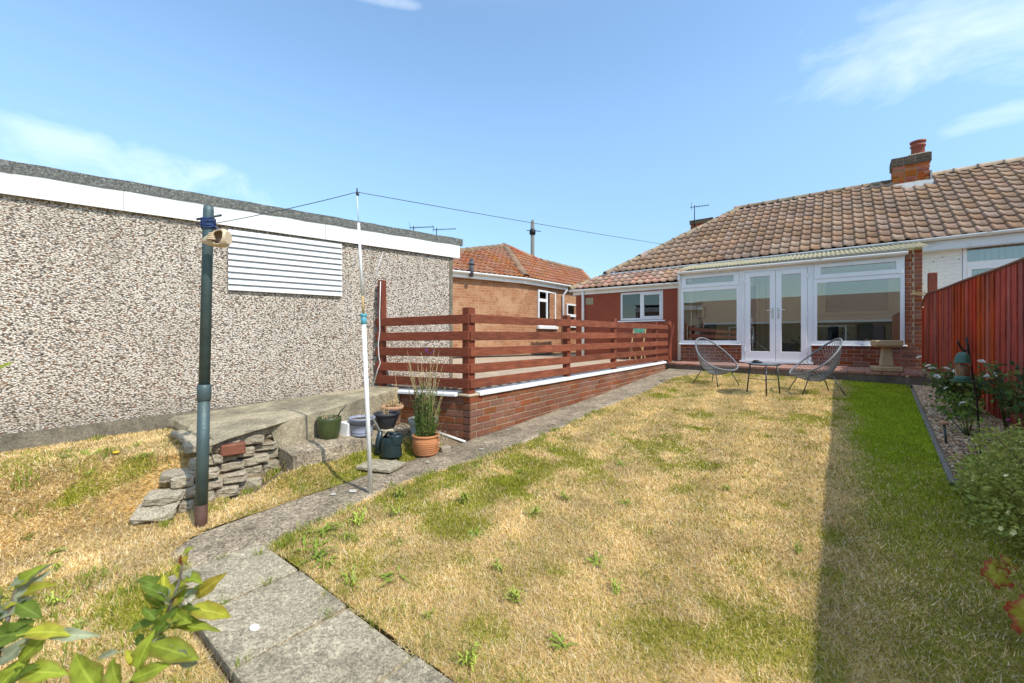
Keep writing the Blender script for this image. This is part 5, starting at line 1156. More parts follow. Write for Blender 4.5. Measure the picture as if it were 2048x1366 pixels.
mb = MB(); pd = (pr + Vector((0, 0, .32)) + Vector((-.2, .3, 0))).normalized(); mb.tube([c - pd * .065, c + pd * .075], .0075, 8); mb.build('peg', M['dark_metal'], wp)
mb = MB()
for k in range(9):
    z = c - Vector((0, 0, .018 + .006 * k)) ; tl = random.uniform(-.012, .012)
    mb.ring([z + Vector((.0375 * math.cos(t), .0375 * math.sin(t), tl * math.cos(t + k) + .004 * math.sin(3 * t))) * 1 for t in [i * math.pi / 8 for i in range(16)]], .0042, 5)
mb.tube([c + pr * .036 - Vector((0, 0, .05)), c + pr * .06 - Vector((0, 0, .075)), c + pr * .05 - Vector((0, 0, .11))], .0038, 5); mb.tube([c - pr * .036 - Vector((0, 0, .05)), c - pr * .07 - Vector((0, 0, .04))], .0038, 5)
o = mb.build('rope', M['blue_rope']); tag(o, 'blue rope wound round the top of the washing post', 'rope')
# shell shaped planter hanging on the post
sh = thing('shell_planter', 'cream and yellow seashell shaped planter hanging on the washing post', 'planter', tuple(pix(433, 478, 2.55)))
sc_ = pix(434, 477, 2.53); fwd = Vector((math.sin(YAW), -math.cos(YAW), 0)); upv = Vector((0, 0, 1))
mb = MB(); nu, nv = 40, 32; vs = []; fs = []
for i in range(nu + 1):
    f = i / nu; ax = lerp(-.105, .072, f)           # tip at left, round lip at right
    r_ = .060 * (math.sin(min(1, f * 1.15) * math.pi / 2) ** .9) * (1 - .35 * max(0, (f - .8) / .2) ** 2)
    for j in range(nv):
        t = 2 * math.pi * j / nv; y_ = r_ * math.cos(t); z_ = r_ * math.sin(t) * (1.05 if math.sin(t) > 0 else .85)
        vs.append(sc_ + pr * ax + fwd * y_ * .8 + upv * (z_ - .018 * (1 - f)))
def hole(i, j):
    f = (i + .5) / nu; t = 2 * math.pi * (j + .5) / nv; ang = (t + math.pi) % (2 * math.pi) - math.pi - .12; return ((f - .73) / .20) ** 2 + (ang / .95) ** 2 < 1
for i in range(nu):
    for j in range(nv):
        if hole(i, j): continue
        fs.append((i * nv + j, i * nv + (j + 1) % nv, (i + 1) * nv + (j + 1) % nv, (i + 1) * nv + j))
mb.add(vs, fs, True); mb.add([vs[nu * nv + j] for j in range(nv)], [tuple(range(nv))]); o = mb.build('shell_body', M['shell'], sh)
sd = o.modifiers.new('thickness', 'SOLIDIFY'); sd.thickness = .006
mb = MB()
for k in range(4): mb.ring([sc_ + pr * (-.012) + fwd * .034 + Vector((0, 0, -.012 + .011 * k)) + (pr * math.cos(t) + fwd * .6 * math.sin(t)) * (.022 - .0035 * k) for t in [i * math.pi / 6 for i in range(12)]], .0055, 6)
mb.build('coil', M['shell'], sh)
mb = MB(); mb.lathe([(0, .02), (.03, .018), (.045, 0), (.03, -.02), (0, -.025)], 10, tuple(sc_ + pr * .03 + Vector((0, 0, -.025))), True, .9, .7); mb.build('planting_soil', M['compost'], sh)
# line prop
pb = pix(742, 992, 3.03); pm = pix(727, 637, 3.02); ptop = pix(717, 446, 3.01); pend = pix(714, 384, 3.0)
lp = thing('line_prop', 'slim white clothes line prop leaning upright beside the path', 'clothes prop', tuple(pb))
mb = MB(); mb.tube([pb, pm - (pm - pb) * .03], .0155, 12); mb.build('lower_tube', M['white_plastic'], lp)
mb = MB(); mb.tube([pm - (pm - pb).normalized() * .04, pm + Vector((0, 0, .008))], .021, 12); mb.tube([pm + Vector((0, 0, .012)), pm + Vector((0, 0, .034))], .024, 12); mb.build('clamp', M['teal_plastic'], lp, .002)
mt_ = lerp(pm, ptop, .24)
mb = MB(); mb.tube([pm + Vector((0, 0, .03)), mt_], .0085, 10); mb.build('inner_tube', M['tan_wood'], lp)
mb = MB(); mb.tube([mt_, ptop], .0098, 10); mb.build('upper_tube', M['white_plastic'], lp)
mb = MB(); mb.tube([ptop, pend - Vector((0, 0, .02))], .0035, 6); mb.build('tip_rod', M['white_paint'], lp)
mb = MB(); mb.tube([pend - Vector((0, 0, .022)), pend + Vector((0, 0, .028))], [.009, .004], 8); mb.tube([pend - Vector((0, 0, .03)) + pr * .012, pend + pr * .014], .003, 5); mb.build('hook', M['dark_metal'], lp)
mb = MB(); a0 = c - Vector((0, 0, .04)) + pr * .035; hx_ = xu(1545, GY - .05); e0 = Vector((hx_, GY - .07, ze(hx_) - .06))
def sag(a, b, s, n=24): return [lerp(a, b, i / n) - Vector((0, 0, s * 4 * (i / n) * (1 - i / n))) for i in range(n + 1)]
mb.tube(sag(a0, pend, .01) + sag(pend, e0, .05)[1:], .0028, 5, caps=False); o = mb.build('washing_line', M['dark_metal']); tag(o, 'thin dark washing line running from the post over the prop to the house', 'washing line')

# ================================================================== POTS
def pot(name, label, c, prof, m, soil=None, n=28, group=None, rim=None):
    t = thing(name, label, 'plant pot', c, random.uniform(0, 6), group)
    mb = MB(); mb.lathe(prof, n); mb.add([(0, 0, prof[0][1])], []); mb.build('pot_body', m, t, world=False)
    if soil:
        mb = MB(); r, z = soil; k = 18; vs = [(0, 0, z + .012)]; fs = []
        for q in (1, 2):
            for i in range(k): a = 2 * math.pi * i / k; vs.append((r * q / 2 * math.cos(a), r * q / 2 * math.sin(a), z + random.uniform(-.008, .014)))
        for i in range(k): fs += [(0, 1 + i, 1 + (i + 1) % k), (1 + i, 1 + k + i, 1 + k + (i + 1) % k, 1 + (i + 1) % k)]
        mb.add(vs, fs); mb.build('compost', M['compost'], t, world=False)
    return t
def dry_plant(name, label, c, r, h, n, m=None, leaf=.012, nl=30, cols=((.50, .38, .2), (.36, .25, .12), (.6, .5, .33)), cat='plant'):
    t = thing(name, label, cat, c); mb = MB(); tips = []
    for k in range(n):
        a = random.uniform(0, 6.28); q = r * math.sqrt(random.random()); p = Vector((q * math.cos(a), q * math.sin(a), -.01)); l = random.uniform(.4, 1) * h; ln = Vector((random.uniform(-.5, .5), random.uniform(-.5, .5), 1)) * l
        mid = p + ln * .5 + Vector((random.uniform(-.02, .02), random.uniform(-.02, .02), 0)); mb.tube([p, mid, p + ln], [.003, .0024, .0015], 4); tips += [p + ln * f for f in (.4, .6, .8, 1)]
    mb.build('stems', m or M['tan_wood'], t, world=False)
    if nl: leaf_cloud('dead_leaves', [random.choice(tips) + Vector((random.uniform(-1, 1), random.uniform(-1, 1), random.uniform(-1, .6))) * leaf * 1.4 for _ in range(nl)], leaf, cols, t)
    return t
def leaf_cloud(name, pts, size, cols, parent, up=.5, matl=None, asp=.55, world=False, dirs=None, quad=2):
    n = len(pts); P_ = np.array([tuple(p) for p in pts]); d = RNG.normal(0, 1, (n, 3)) if dirs is None else np.array(dirs) + RNG.normal(0, .45, (n, 3))
    d /= np.linalg.norm(d, axis=1)[:, None]; nn = RNG.normal(0, 1, (n, 3)) + np.array([0, 0, up * 3]); sd = np.cross(d, nn); sd /= np.linalg.norm(sd, axis=1)[:, None] + 1e-9; up_ = np.cross(sd, d)
    L = size * RNG.uniform(.6, 1.25, (n, 1)); V = np.empty((n, 6, 3)); w_ = L * asp / 2
    V[:, 0] = P_; V[:, 1] = P_ + d * L * .4 + sd * w_ + up_ * L * .10; V[:, 2] = P_ + d * L * .45 ; V[:, 3] = P_ + d * L * .4 - sd * w_ + up_ * L * .10; V[:, 4] = P_ + d * L - up_ * L * .08; V[:, 5] = V[:, 4]
    V = V[:, :5]; F = np.array([[0, 2, 1], [0, 3, 2], [1, 2, 4], [2, 3, 4]])
    me = bpy.data.meshes.new(name); me.from_pydata(V.reshape(-1, 3).tolist(), [], (F[None] + 5 * np.arange(n)[:, None, None]).reshape(-1, 3).tolist())
    pal = np.array(cols); cc = np.ones((n, 5, 4)); k = RNG.integers(0, len(pal), n); f = RNG.uniform(0, 1, (n, 1)); cc[:, :, :3] = (lerp(pal[k], pal[(k + 1) % len(pal)], f) * RNG.uniform(.8, 1.2, (n, 1)))[:, None]
    a = me.color_attributes.new('col', 'FLOAT_COLOR', 'POINT'); a.data.foreach_set('color', cc.astype(np.float32).ravel())
    return link_mesh(name, me, matl or M['foliage'], parent, world)
LZ = .283
pot('plant_pot', 'olive green glazed pot standing alone on the concrete ledge', (-.60, -1.23, LZ - .006), [(.0, 0), (.068, 0), (.080, .01), (.098, .09), (.104, .17), (.106, .198), (.100, .202), (.096, .19), (.09, .17)], M['pot_green'], (.095, .178))
dry_plant('dead_plant', 'withered brown stems in the olive green pot', (-.60, -1.23, LZ + .17), .07, .07, 9, None, .016, 46)
mb = MB(); mb.tube([(-.57, -1.19, LZ + .16), (-.53, -1.16, LZ + .24), (-.49, -1.125, LZ + .30)], [.006, .006, .004], 6); o = mb.build('stick', M['dark_metal']); tag(o, 'dark slanting stick poking out of the olive green pot', 'stick')
pot('plant_pot', 'grey lilac plastic pot with dark bands between the green and black pots', (-.515, -.95, LZ - .012), [(0, 0), (.086, 0), (.094, .008), (.096, .028), (.092, .030), (.108, .112), (.113, .114), (.116, .150), (.122, .152), (.123, .172), (.117, .174), (.112, .15)], M['pot_lilac'], (.112, .150))
lil = bpy.data.objects[[o.name for o in bpy.data.objects if o.get('label', '').startswith('grey lilac')][0]]
for (z, r) in ((.030, .0935), (.118, .1145)): mb = MB(); mb.lathe([(r + .001, z - .004), (r + .003, z), (r + .001, z + .006)], 28); mb.build('band', M['pot_black'], lil, world=False)
dry_plant('dead_plant', 'thin reddish dead stems in the grey lilac pot', (-.515, -.95, LZ + .13), .06, .13, 6, M['stem'], .014, 14, ((.22, .1, .07), (.3, .2, .12)))
pot('plant_pot', 'charcoal black round pot raised behind the watering can', (-.50, -.68, LZ + .012), [(0, 0), (.06, 0), (.075, .01), (.112, .10), (.118, .128), (.130, .135), (.131, .155), (.123, .158), (.116, .14)], M['pot_black'], (.115, .118))
dry_plant('dead_plant', 'dry straw coloured stalks in the charcoal black pot', (-.50, -.68, LZ + .12), .06, .13, 8, None, .014, 12)
mb = MB(); mb.obox((-.50, -.66, LZ - .006), (.17, .2, .035)); o = mb.build('stone', M['stone'], None, .008); tag(o, 'flat stone under the charcoal black pot', 'stone')
pot('plant_pot', 'weathered pale terracotta pot in the corner below the coping', (-.70, -.47, LZ - .0), [(0, 0), (.075, 0), (.08, .01), (.10, .15), (.115, .155), (.118, .19), (.110, .193), (.104, .17)], M['terracotta_old'], (.103, .165))
dry_plant('dead_plant', 'dense clump of dead flower heads in the pale terracotta pot', (-.70, -.47, LZ + .17), .09, .13, 20, None, .022, 120, ((.62, .45, .22), (.5, .34, .16), (.66, .55, .36)))
dry_plant('dead_plant', 'single tall straw stalk behind the pale terracotta pot', (-.72, -.43, LZ + .17), .01, .36, 3, None, .02, 4)
pot('plant_pot', 'large grey ribbed pot half hidden behind the orange pot', (-.20, -.47, .15), [(0, 0), (.10, 0), (.105, .01), (.110, .05), (.118, .055), (.120, .10), (.112, .105), (.128, .15), (.120, .155), (.138, .20), (.146, .215), (.146, .25), (.138, .252), (.130, .23)], M['pot_grey'], (.13, .232))
dry_plant('dead_plant', 'curled brown and white dead flowers in the large grey pot', (-.20, -.47, .38), .11, .14, 18, None, .022, 130, ((.50, .40, .26), (.70, .64, .54), (.32, .24, .15)))
rp = [(0, 0), (.085, 0), (.10, .008)]
for k in range(8): z = .018 + k * .019; rr = .108 + .020 * math.sin((k + .6) / 8 * 2.6); rp += [(rr, z), (rr + .003, z + .008), (rr - .003, z + .0165)]
rp += [(.123, .172), (.127, .176), (.127, .192), (.118, .194), (.112, .17)]
pot('plant_pot', 'orange terracotta pot with ribbed sides holding the tall purple flowers', (.0, -.60, .098), rp, M['terracotta'], (.112, .165), 32)
# tall toadflax in the ribbed pot
tf = thing('toadflax', 'tall wispy purple toadflax with thin green leafy stems', 'plant', (.0, -.60, .26)); mb = MB(); pts = []; flw = []
for k in range(40):
    a = random.uniform(0, 6.28); q = .085 * math.sqrt(random.random()); h = random.choice((.45, .55, .62, .72, .82, .68, .5)) * random.uniform(.9, 1.05); lx = random.uniform(-.26, .2) * h; ly = random.uniform(-.2, .2) * h
    p0 = Vector((q * math.cos(a), q * math.sin(a), 0)); p1 = p0 + Vector((lx * .35, ly * .35, h * .5)); p2 = p0 + Vector((lx, ly, h)); mb.tube([p0, p1, p2], [.0032, .0026, .0014], 4)
    hl = .62 if random.random() < .6 else .25
    for _ in range(70):
        f = random.random() ** .8 * hl; p = lerp(p0, p1, f * 2) if f < .5 else lerp(p1, p2, f * 2 - 1); pts.append(p)
    for _ in range(16):
        f = random.uniform(.72, 1.0); p = lerp(p1, p2, f * 2 - 1); flw.append(p)
mb.build('stems', mat('toadflax_stem', (.34, .28, .13), .7, .3, 8, None, bump=0), tf, world=False)
leaf_cloud('leaves', pts, .046, ((.15, .22, .045), (.22, .29, .07), (.12, .19, .05)), tf, .1, None, .17, dirs=[(random.uniform(-.5, .5), random.uniform(-.5, .5), 1.0) for _ in pts])
SHo = leaf_cloud('seed_heads', flw, .015, ((.34, .27, .14), (.42, .34, .2), (.25, .2, .1)), tf, .1, None, .5)
SHo['kind'] = 'stuff'
fl2 = [Vector((random.gauss(0, .004), random.gauss(0, .004), random.uniform(0, .05))) + Vector((.03, -.02, .80)) for _ in range(40)] + [Vector((.075, 0, .80)) + Vector((random.gauss(0, .004),) * 3) for _ in range(14)] + [Vector((.10, .02, .62)) + Vector((random.gauss(0, .004),) * 3) for _ in range(10)]
leaf_cloud('purple_flowers', fl2, .013, ((.22, .08, .36), (.32, .16, .45)), tf, .1, None, .6)
mb = MB(); mb.tube([(.03, -.57, .24), (.13, -.55, .34), (.20, -.55, .45)], [.003, .003, .002], 5); o = mb.build('stalk', M['stem']); tag(o, 'bare brown stalk leaning out of the orange pot', 'stalk')
leaf_pts = [Vector((.13, -.55, .28)) + Vector((random.gauss(0, .025), random.gauss(0, .025), random.gauss(0, .03))) for _ in range(60)]
o = leaf_cloud('dead_leaves', leaf_pts, .022, ((.55, .45, .30), (.70, .63, .5), (.4, .3, .16)), None); tag(o, 'bleached curled leaves hanging off the orange pot rim', 'leaves')
# watering can
wc = thing('watering_can', 'dark green plastic watering can between the pots', 'watering can', (-.13, -.90, .125), math.radians(25))
mb = MB(); mb.lathe([(0, 0), (.088, 0), (.092, .01), (.083, .13), (.078, .16), (.07, .175)], 20, (0, 0, 0), True, 1.15, .8); mb.build('can_body', M['can'], wc, world=False)
mb = MB(); mb.lathe([(.062, .12), (.066, .19), (.060, .205), (.054, .20), (.052, .17)], 18, (.045, 0, 0), True, 1, .95); mb.build('filler_neck', M['can'], wc, world=False)
mb = MB(); mb.tube([(-.07, 0, .165), (-.03, 0, .215), (.02, 0, .215), (.06, 0, .19)], .013, 8); mb.build('handle', M['can'], wc, world=False)
mb = MB(); mb.tube([(-.13, 0, .015), (-.125, 0, .12), (-.105, 0, .225)], [.036, .030, .022], 10); mb.tube([(-.1, 0, .04), (-.14, 0, .03)], .03, 8); mb.build('spout', M['can'], wc, world=False)
mb = MB(); mb.tube([(-.105, 0, .21), (-.14, .0, .27), (-.19, .0, .345)], [.012, .010, .008], 8); mb.build('spout_tip', M['grey_wood'], wc, world=False)
mb = MB(); mb.obox((-.02, -1.08, .105), (.34, .24, .03), Matrix.Rotation(.35, 3, 'Z')); o = mb.build('concrete_offcut', M['slab'], None, .006); tag(o, 'small pale grey slab lying in grass by the watering can', 'slab')
mb = MB(); mb.obox((-.60, -1.06, LZ + .055), (.10, .07, .13), Matrix.Rotation(.3, 3, 'Z') @ Matrix.Rotation(.15, 3, 'Y')); o = mb.build('plastic_block', M['white_plastic'], None, .006); tag(o, 'white plastic block wedged between the green and lilac pots', 'block')
mb = MB(); mb.tube([(-.36, -.13, .17), (-.02, -.05, .105)], .014, 8); o = mb.build('pipe', M['white_paint']); tag(o, 'short pale plastic pipe lying at the foot of the brick wall', 'pipe')
for (x, y, s, lab) in ((.07, -.42, .05, 'brown stone lying beside the ribbed orange pot'), (-.02, -.95, .035, 'small stone lying in front of the watering can')):
    o = place('stone', stone_me[2], Matrix.LocRotScale(Vector((x, y, g1(x, y) + .03)), Quaternion((0, 0, 1), 1.2), Vector((s * 2, s * 1.6, s))), None); tag(o, lab, 'stone')

# ================================================================== CHAIRS AND TABLE
M['rimcord'] = mat('grey_rim_cord', (.18, .183, .187), .5, .05, 5, None, bump=0)
def make_chair(x, y, rot, label):
    t = thing('garden_chair', label, 'chair', (x, y, g1(x, y) + .012), rot, 'oval string chairs on the lawn'); t.scale = (.93, .93, .93)
    a, b = .445, .375; tl = math.radians(41); cen = Vector((-.02, 0, .56)); ue = Vector((-math.cos(tl), 0, math.sin(tl))); ve = Vector((0, 1, 0)); nn = Vector((-math.sin(tl), 0, -math.cos(tl)))
    def rimp(s, k=1.0):
        s_ = math.cos(s); w_ = b * (1 - .10 * s_)
        return cen + ue * (a * math.cos(s) * k) + ve * (w_ * math.sin(s) * k) + Vector((0, 0, .03 * math.cos(2 * s)))
    mb = MB(); mb.ring([rimp(2 * math.pi * i / 48) for i in range(48)], .0145, 8); mb.build('rim', M['rimcord'], t, world=False)
    hub = cen - ue * .10 + nn * .31; rr = .10; n = 56; mb = MB()
    for i in range(n):
        s = 2 * math.pi * i / n; p = rimp(s); q = hub + ue * (rr * math.cos(s)) + ve * (rr * math.sin(s)); m_ = lerp(p, q, .55) + nn * .055; mb.tube([p, lerp(p, m_, .5) + nn * .018, m_, q], .0042, 4, caps=False)
    for k in range(9):
        r_ = rr * (k + .5) / 9; mb.ring([hub + nn * .004 + ue * (r_ * math.cos(s)) + ve * (r_ * math.sin(s)) for s in [2 * math.pi * i / 16 for i in range(16)]], .0042, 4)
    mb.build('cord_seat', M['cord'], t, world=False)
    mb = MB(); fr_ = [Vector((.13, .17, .30)), Vector((.13, -.17, .30)), Vector((-.19, -.15, .28)), Vector((-.19, .15, .28))]
    mb.ring([lerp(fr_[i], fr_[(i + 1) % 4], f) for i in range(4) for f in (0, .5)], .008, 6); mb.build('under_frame', M['dark_metal'], t, world=False)
    for p, e in zip(fr_, ((.27, .27), (.27, -.27), (-.33, -.25), (-.33, .25))): mb = MB(); mb.tube([p + Vector((0, 0, .02)), (e[0], e[1], 0)], .0085, 8); mb.build('leg', M['dark_metal'], t, world=False)
    return t
make_chair(1.42, 4.70, math.radians(-30), 'grey string chair in front of the left window, facing right')
make_chair(2.80, 4.52, math.radians(205), 'grey string chair in front of the right window, facing left')
tz = g1(2.2, 4.15) + .012; tb = thing('garden_table', 'small round glass topped garden table between the string chairs', 'table', (2.2, 4.15, tz), .4)
mb = MB(); mb.lathe([(0, .462), (.262, .462), (.268, .466), (.262, .470), (0, .470)], 36); mb.build('glass_top', M['glass_table'], tb, world=False)
mb = MB(); mb.ring([(.205 * math.cos(2 * math.pi * i / 24), .205 * math.sin(2 * math.pi * i / 24), .45) for i in range(24)], .009, 6); mb.build('ring_frame', M['dark_metal'], tb, world=False)
for k in range(3):
    a = k * 2.094 + .35; mb = MB(); mb.tube([(.205 * math.cos(a), .205 * math.sin(a), .45), (.255 * math.cos(a), .255 * math.sin(a), 0)], .010, 8); mb.build('leg', M['dark_metal'], tb, world=False)
mb = MB()
for k in range(3): a = k * 2.094 + .35; mb.tube([(0, 0, .22), (.23 * math.cos(a), .23 * math.sin(a), .22)], .005, 6)
mb.build('stretcher', M['dark_metal'], tb, world=False)
mb = MB(); mb.lathe([(0, 0), (.055, 0), (.06, .02), (.045, .022), (.04, .01), (0, .008)], 18, (0, 0, 0), True, 1.3, .8); mb.lathe([(.048, .02), (.035, .04), (0, .045)], 14, (-.01, 0, 0), True, 1, .6)
o = mb.build('ashtray', M['black_metal'], None, world=True); o.location = (2.10, 4.18, tz + .471); tag(o, 'small black dish on the glass garden table', 'dish')

# ================================================================== BIRD BATH AND FEEDER
bx, by = 3.73, 6.16
BS = .9
bb = thing('bird_bath', 'square sandstone bird bath on the patio step', 'bird bath', (bx, by, .637), .12)
mb = MB(); mb.obox((0, 0, .045), (.37, .37, .09)); mb.build('base', M['sandstone'], bb, .02, world=False)
mb = MB(); mb.prism([(-.115, -.115, .10), (.115, -.115, .10), (.115, .115, .10), (-.115, .115, .10)], (0, 0, .001)); k0_ = [(-.088, -.088, .091), (.088, -.088, .091), (.088, .088, .091), (-.088, .088, .091), (-.056, -.056, .41), (.056, -.056, .41), (.056, .056, .41), (-.056, .056, .41)]
mb = MB(); mb.add(k0_, [(0, 1, 2, 3), (4, 5, 6, 7), (0, 1, 5, 4), (1, 2, 6, 5), (2, 3, 7, 6), (3, 0, 4, 7)]); mb.build('pedestal', M['sandstone'], bb, .012, world=False)
mb = MB(); b1_, h0, h1, wl = .19, .411, .525, .04
mb.add([(sx * q, sy * q, z) for (q, z) in ((.155, h0), (.178, h0 + .035), (.178, h1), (.178 - wl, h1), (.178 - wl - .03, h1 - .05)) for (sx, sy) in ((-1, -1), (1, -1), (1, 1), (-1, 1))],
       [(0, 1, 2, 3), (16, 17, 18, 19)] + [(l * 4 + i, l * 4 + (i + 1) % 4, (l + 1) * 4 + (i + 1) % 4, (l + 1) * 4 + i) for l in range(4) for i in range(4)]); mb.build('basin', M['sandstone'], bb, .012, world=False)
fx_, fy_ = 3.985, 2.02; fz = g1(3.8, fy_)
fh = thing('feeder_pole', 'thin black metal hook pole standing in the gravel bed', 'pole', (fx_, fy_, fz))
tipz = 1.205; mb = MB(); mb.tube([(fx_ + .05, fy_ + .01, fz - .1), (fx_ + .02, fy_, fz + .45), (fx_ - .03, fy_ + .0, tipz - .08), (fx_ - .04, fy_, tipz)], .0075, 8); mb.build('pole', M['black_metal'], fh)
hk = Vector((fx_ - .03, fy_, tipz - .10)); hd = -pr; mb = MB(); mb.tube([hk, hk + hd * .025 - Vector((0, 0, .02)), hk + hd * .055 + Vector((0, 0, .0)), hk + hd * .085 + Vector((0, 0, .05)), hk + hd * .09 + Vector((0, 0, .075))], .007, 8); mb.build('hook', M['black_metal'], fh)
fc = hk + hd * .048 - Vector((0, 0, .285))
bf_ = thing('bird_feeder', 'green domed plastic bird feeder full of seed hanging from the hook pole', 'bird feeder', tuple(fc))
cf = tuple(fc)
mb = MB(); mb.lathe([(0, .262), (.02, .258), (.040, .235), (.050, .20), (.054, .172), (.056, .168), (.050, .166)], 20, cf); mb.tube([Vector(cf) + Vector((0, 0, .258)), Vector(cf) + Vector((0, 0, .285))], .004, 6); mb.build('dome_lid', M['feeder_green'], bf_)
mb = MB(); mb.lathe([(.050, .052), (.050, .168)], 20, cf); mb.build('clear_tube', M['clear'], bf_)
mb = MB(); mb.lathe([(0, .05), (.045, .05), (.046, .135), (.03, .15), (0, .155)], 16, cf); mb.build('seed', M['seed'], bf_)
mb = MB(); mb.lathe([(0, .012), (.05, .012), (.054, .02), (.053, .054), (.047, .056)], 20, cf); mb.lathe([(0, 0), (.075, .004), (.080, .016), (.074, .018), (.05, .010)], 20, cf); mb.build('tray', M['feeder_green'], bf_)
# stakes in the bed
sx_, sy_ = pix(1819, 762, 6.1).x, 5.70
t = thing('garden_stake', 'slim pale ball topped stake at the patio end of the gravel bed', 'stake', (3.93, 5.58, g1(3.8, 5.58))); mb = MB(); z0 = g1(3.8, 5.58); mb.tube([(3.93, 5.58, z0 - .05), (3.93, 5.58, z0 + .16)], .008, 6); mb.build('stick', M['grey_wood'], t); mb = MB(); mb.lathe([(0, .0), (.018, .012), (.022, .025), (.016, .04), (0, .046)], 10, (3.93, 5.58, z0 + .155)); mb.build('ball', M['sandstone'], t)
q = pix(1888, 880, 3.75); t = thing('garden_stake', 'dark stake with pale round head among the gravel', 'stake', (q.x, q.y, g1(3.8, q.y))); z0 = g1(3.8, q.y); mb = MB(); mb.tube([(q.x + .02, q.y, z0 - .05), (q.x, q.y, z0 + .20)], .009, 6); mb.build('stick', M['dark_metal'], t); mb = MB(); mb.lathe([(0, 0), (.03, .004), (.036, .018), (.025, .034), (0, .038)], 12, (q.x, q.y, z0 + .195)); mb.build('head', M['terracotta_old'], t)
# folding chair behind the rails, by the red wall
gx, gy_ = xu(1279, 7.35), 7.35; gcz = .612
gc = thing('folding_chair', 'mint green panelled folding chair with tan legs by the red annexe', 'chair', (gx, gy_, gcz), .0)
def zg(v): return zv(v, gx, gy_) - gcz
mb = MB(); mb.box(-.165, .165, -.012, .012, zg(667), zg(655.5)); mb.build('back_panel', M['mint'], gc, .004, world=False)
mb = MB(); mb.obox((0, -.14, zg(690)), (.30, .28, .02)); mb.build('seat', M['tan_wood'], gc, .003, world=False)
for s in (-1, 1):
    mb = MB(); mb.beam((s * .16, .02, zg(656)), (s * .15, -.30, 0), .02, .03); mb.build('leg', M['tan_wood'], gc, .002, world=False)
    mb = MB(); mb.beam((s * .135, -.28, zg(690)), (s * .13, .12, 0), .02, .03); mb.build('leg', M['tan_wood'], gc, .002, world=False)
# swing line tidy hung on the brick pier
rx = xu(1836, FY - .05); rz_ = zv(588, rx, FY - .05); t = thing('clothes_line_winder', 'pale wooden line winder hung on the brick pier', 'winder', (rx, FY - .05, rz_)); mb = MB(); mb.beam((rx - .10, FY - .04, rz_ + .01), (rx + .08, FY - .14, rz_ - .03), .02, .03); mb.beam((rx - .06, FY - .02, rz_ + .04), (rx + .11, FY - .1, rz_ + .005), .02, .02); mb.build('bars', M['tan_wood'], t, .003); mb = MB(); mb.tube([(rx + .08, FY - .14, rz_ - .03), (rx + .09, FY - .01, rz_ + .22), (rx - .0, FY - .06, rz_ + .03)], .004, 5); mb.build('cord', M['tan_wood'], t)

# ================================================================== THINGS INSIDE THE SUN ROOM
ya = 7.98; s0, s1 = xu(1656, ya), xu(1772, ya); FZ = .70; stz = zv(650, (s0 + s1) / 2, ya)
sf = thing('sofa', 'dark navy sofa behind the right hand sun room window', 'sofa', ((s0 + s1) / 2, ya, FZ)); mb = MB(); mb.box(s0, s1, ya, ya + .2, FZ + .1, stz); mb.build('backrest', M['navy'], sf, .05); mb = MB(); mb.box(s0, s1, ya - .36, ya - .002, FZ + .12, FZ + .42); mb.build('seat', M['navy'], sf, .04)
def cushion(x0, x1, y, z0, z1, m, lab, tilt=.2):
    mb = MB(); n = 10; vs = []; fs = []
    for s in (1, -1):
        for j in range(n + 1):
            for i in range(n + 1):
                a, b = i / n * 2 - 1, j / n * 2 - 1; bulge = .07 * ((1 - a ** 4) * (1 - b ** 4)) ** .5; vs.append((lerp(x0, x1, i / n), y + (z1 - z0) * (j / n) * tilt - s * bulge, lerp(z0, z1, j / n)))
    for s in range(2):
        for j in range(n):
            for i in range(n): a = s * (n + 1) ** 2 + j * (n + 1) + i; fs.append((a, a + 1, a + n + 2, a + n + 1))
    mb.add(vs, fs, True); o = mb.build('cushion', m); tag(o, lab, 'cushion')
cz0, cz1 = FZ + .42, stz + .0
cushion(xu(1677, ya - .1), xu(1714, ya - .1), ya - .14, cz0, cz1 + .02, M['floral'], 'cream cushion speckled with dark flowers on the navy sofa')
cushion(xu(1716, ya - .1), xu(1746, ya - .1), ya - .14, cz0, cz1 + .03, M['teal_fabric'], 'dark teal cushion in the middle of the navy sofa')
cushion(xu(1744, ya - .1), xu(1768, ya - .1), ya - .16, cz0, cz1 + .0, M['lilac_fabric'], 'pale lilac cushion at the right end of the navy sofa')
ax_, ay_ = xu(1397, 8.15), 8.15; ac = thing('armchair', 'dark framed armchair behind the left hand sun room window', 'armchair', (ax_, ay_, FZ), .5)
mb = MB(); mb.tube([(-.26, .2, 0), (-.26, .22, .85), (.26, .22, .85), (.26, .2, 0)], .025, 8); mb.tube([(-.26, -.25, 0), (-.27, -.25, .55), (-.26, .22, .60)], .022, 8); mb.tube([(.26, -.25, 0), (.27, -.25, .55), (.26, .22, .60)], .022, 8); mb.build('frame', M['black_metal'], ac, world=False)
mb = MB(); mb.box(-.24, .24, -.25, .2, .36, .46); mb.build('seat', M['navy'], ac, .03, world=False); mb = MB(); mb.box(-.24, .24, .16, .21, .5, .82); mb.build('backrest', M['navy'], ac, .02, world=False)
cx_ = xu(1412, 7.95); cushion(cx_ - .2, cx_ + .2, 8.02, FZ + .46, FZ + .86, M['teal_fabric'], 'teal cushion propped in the dark armchair', .3)
tx_ = xu(1452, 8.2); t = thing('side_table', 'small reddish brown wooden table in the sun room', 'table', (tx_, 8.2, FZ)); wd2 = mat('red_brown_wood', (.17, .06, .03), .5, .2, 6, None, bump=0); mb = MB(); mb.box(tx_ - .28, tx_ + .28, 7.98, 8.42, FZ + .42, FZ + .46); mb.build('top', wd2, t, .004)
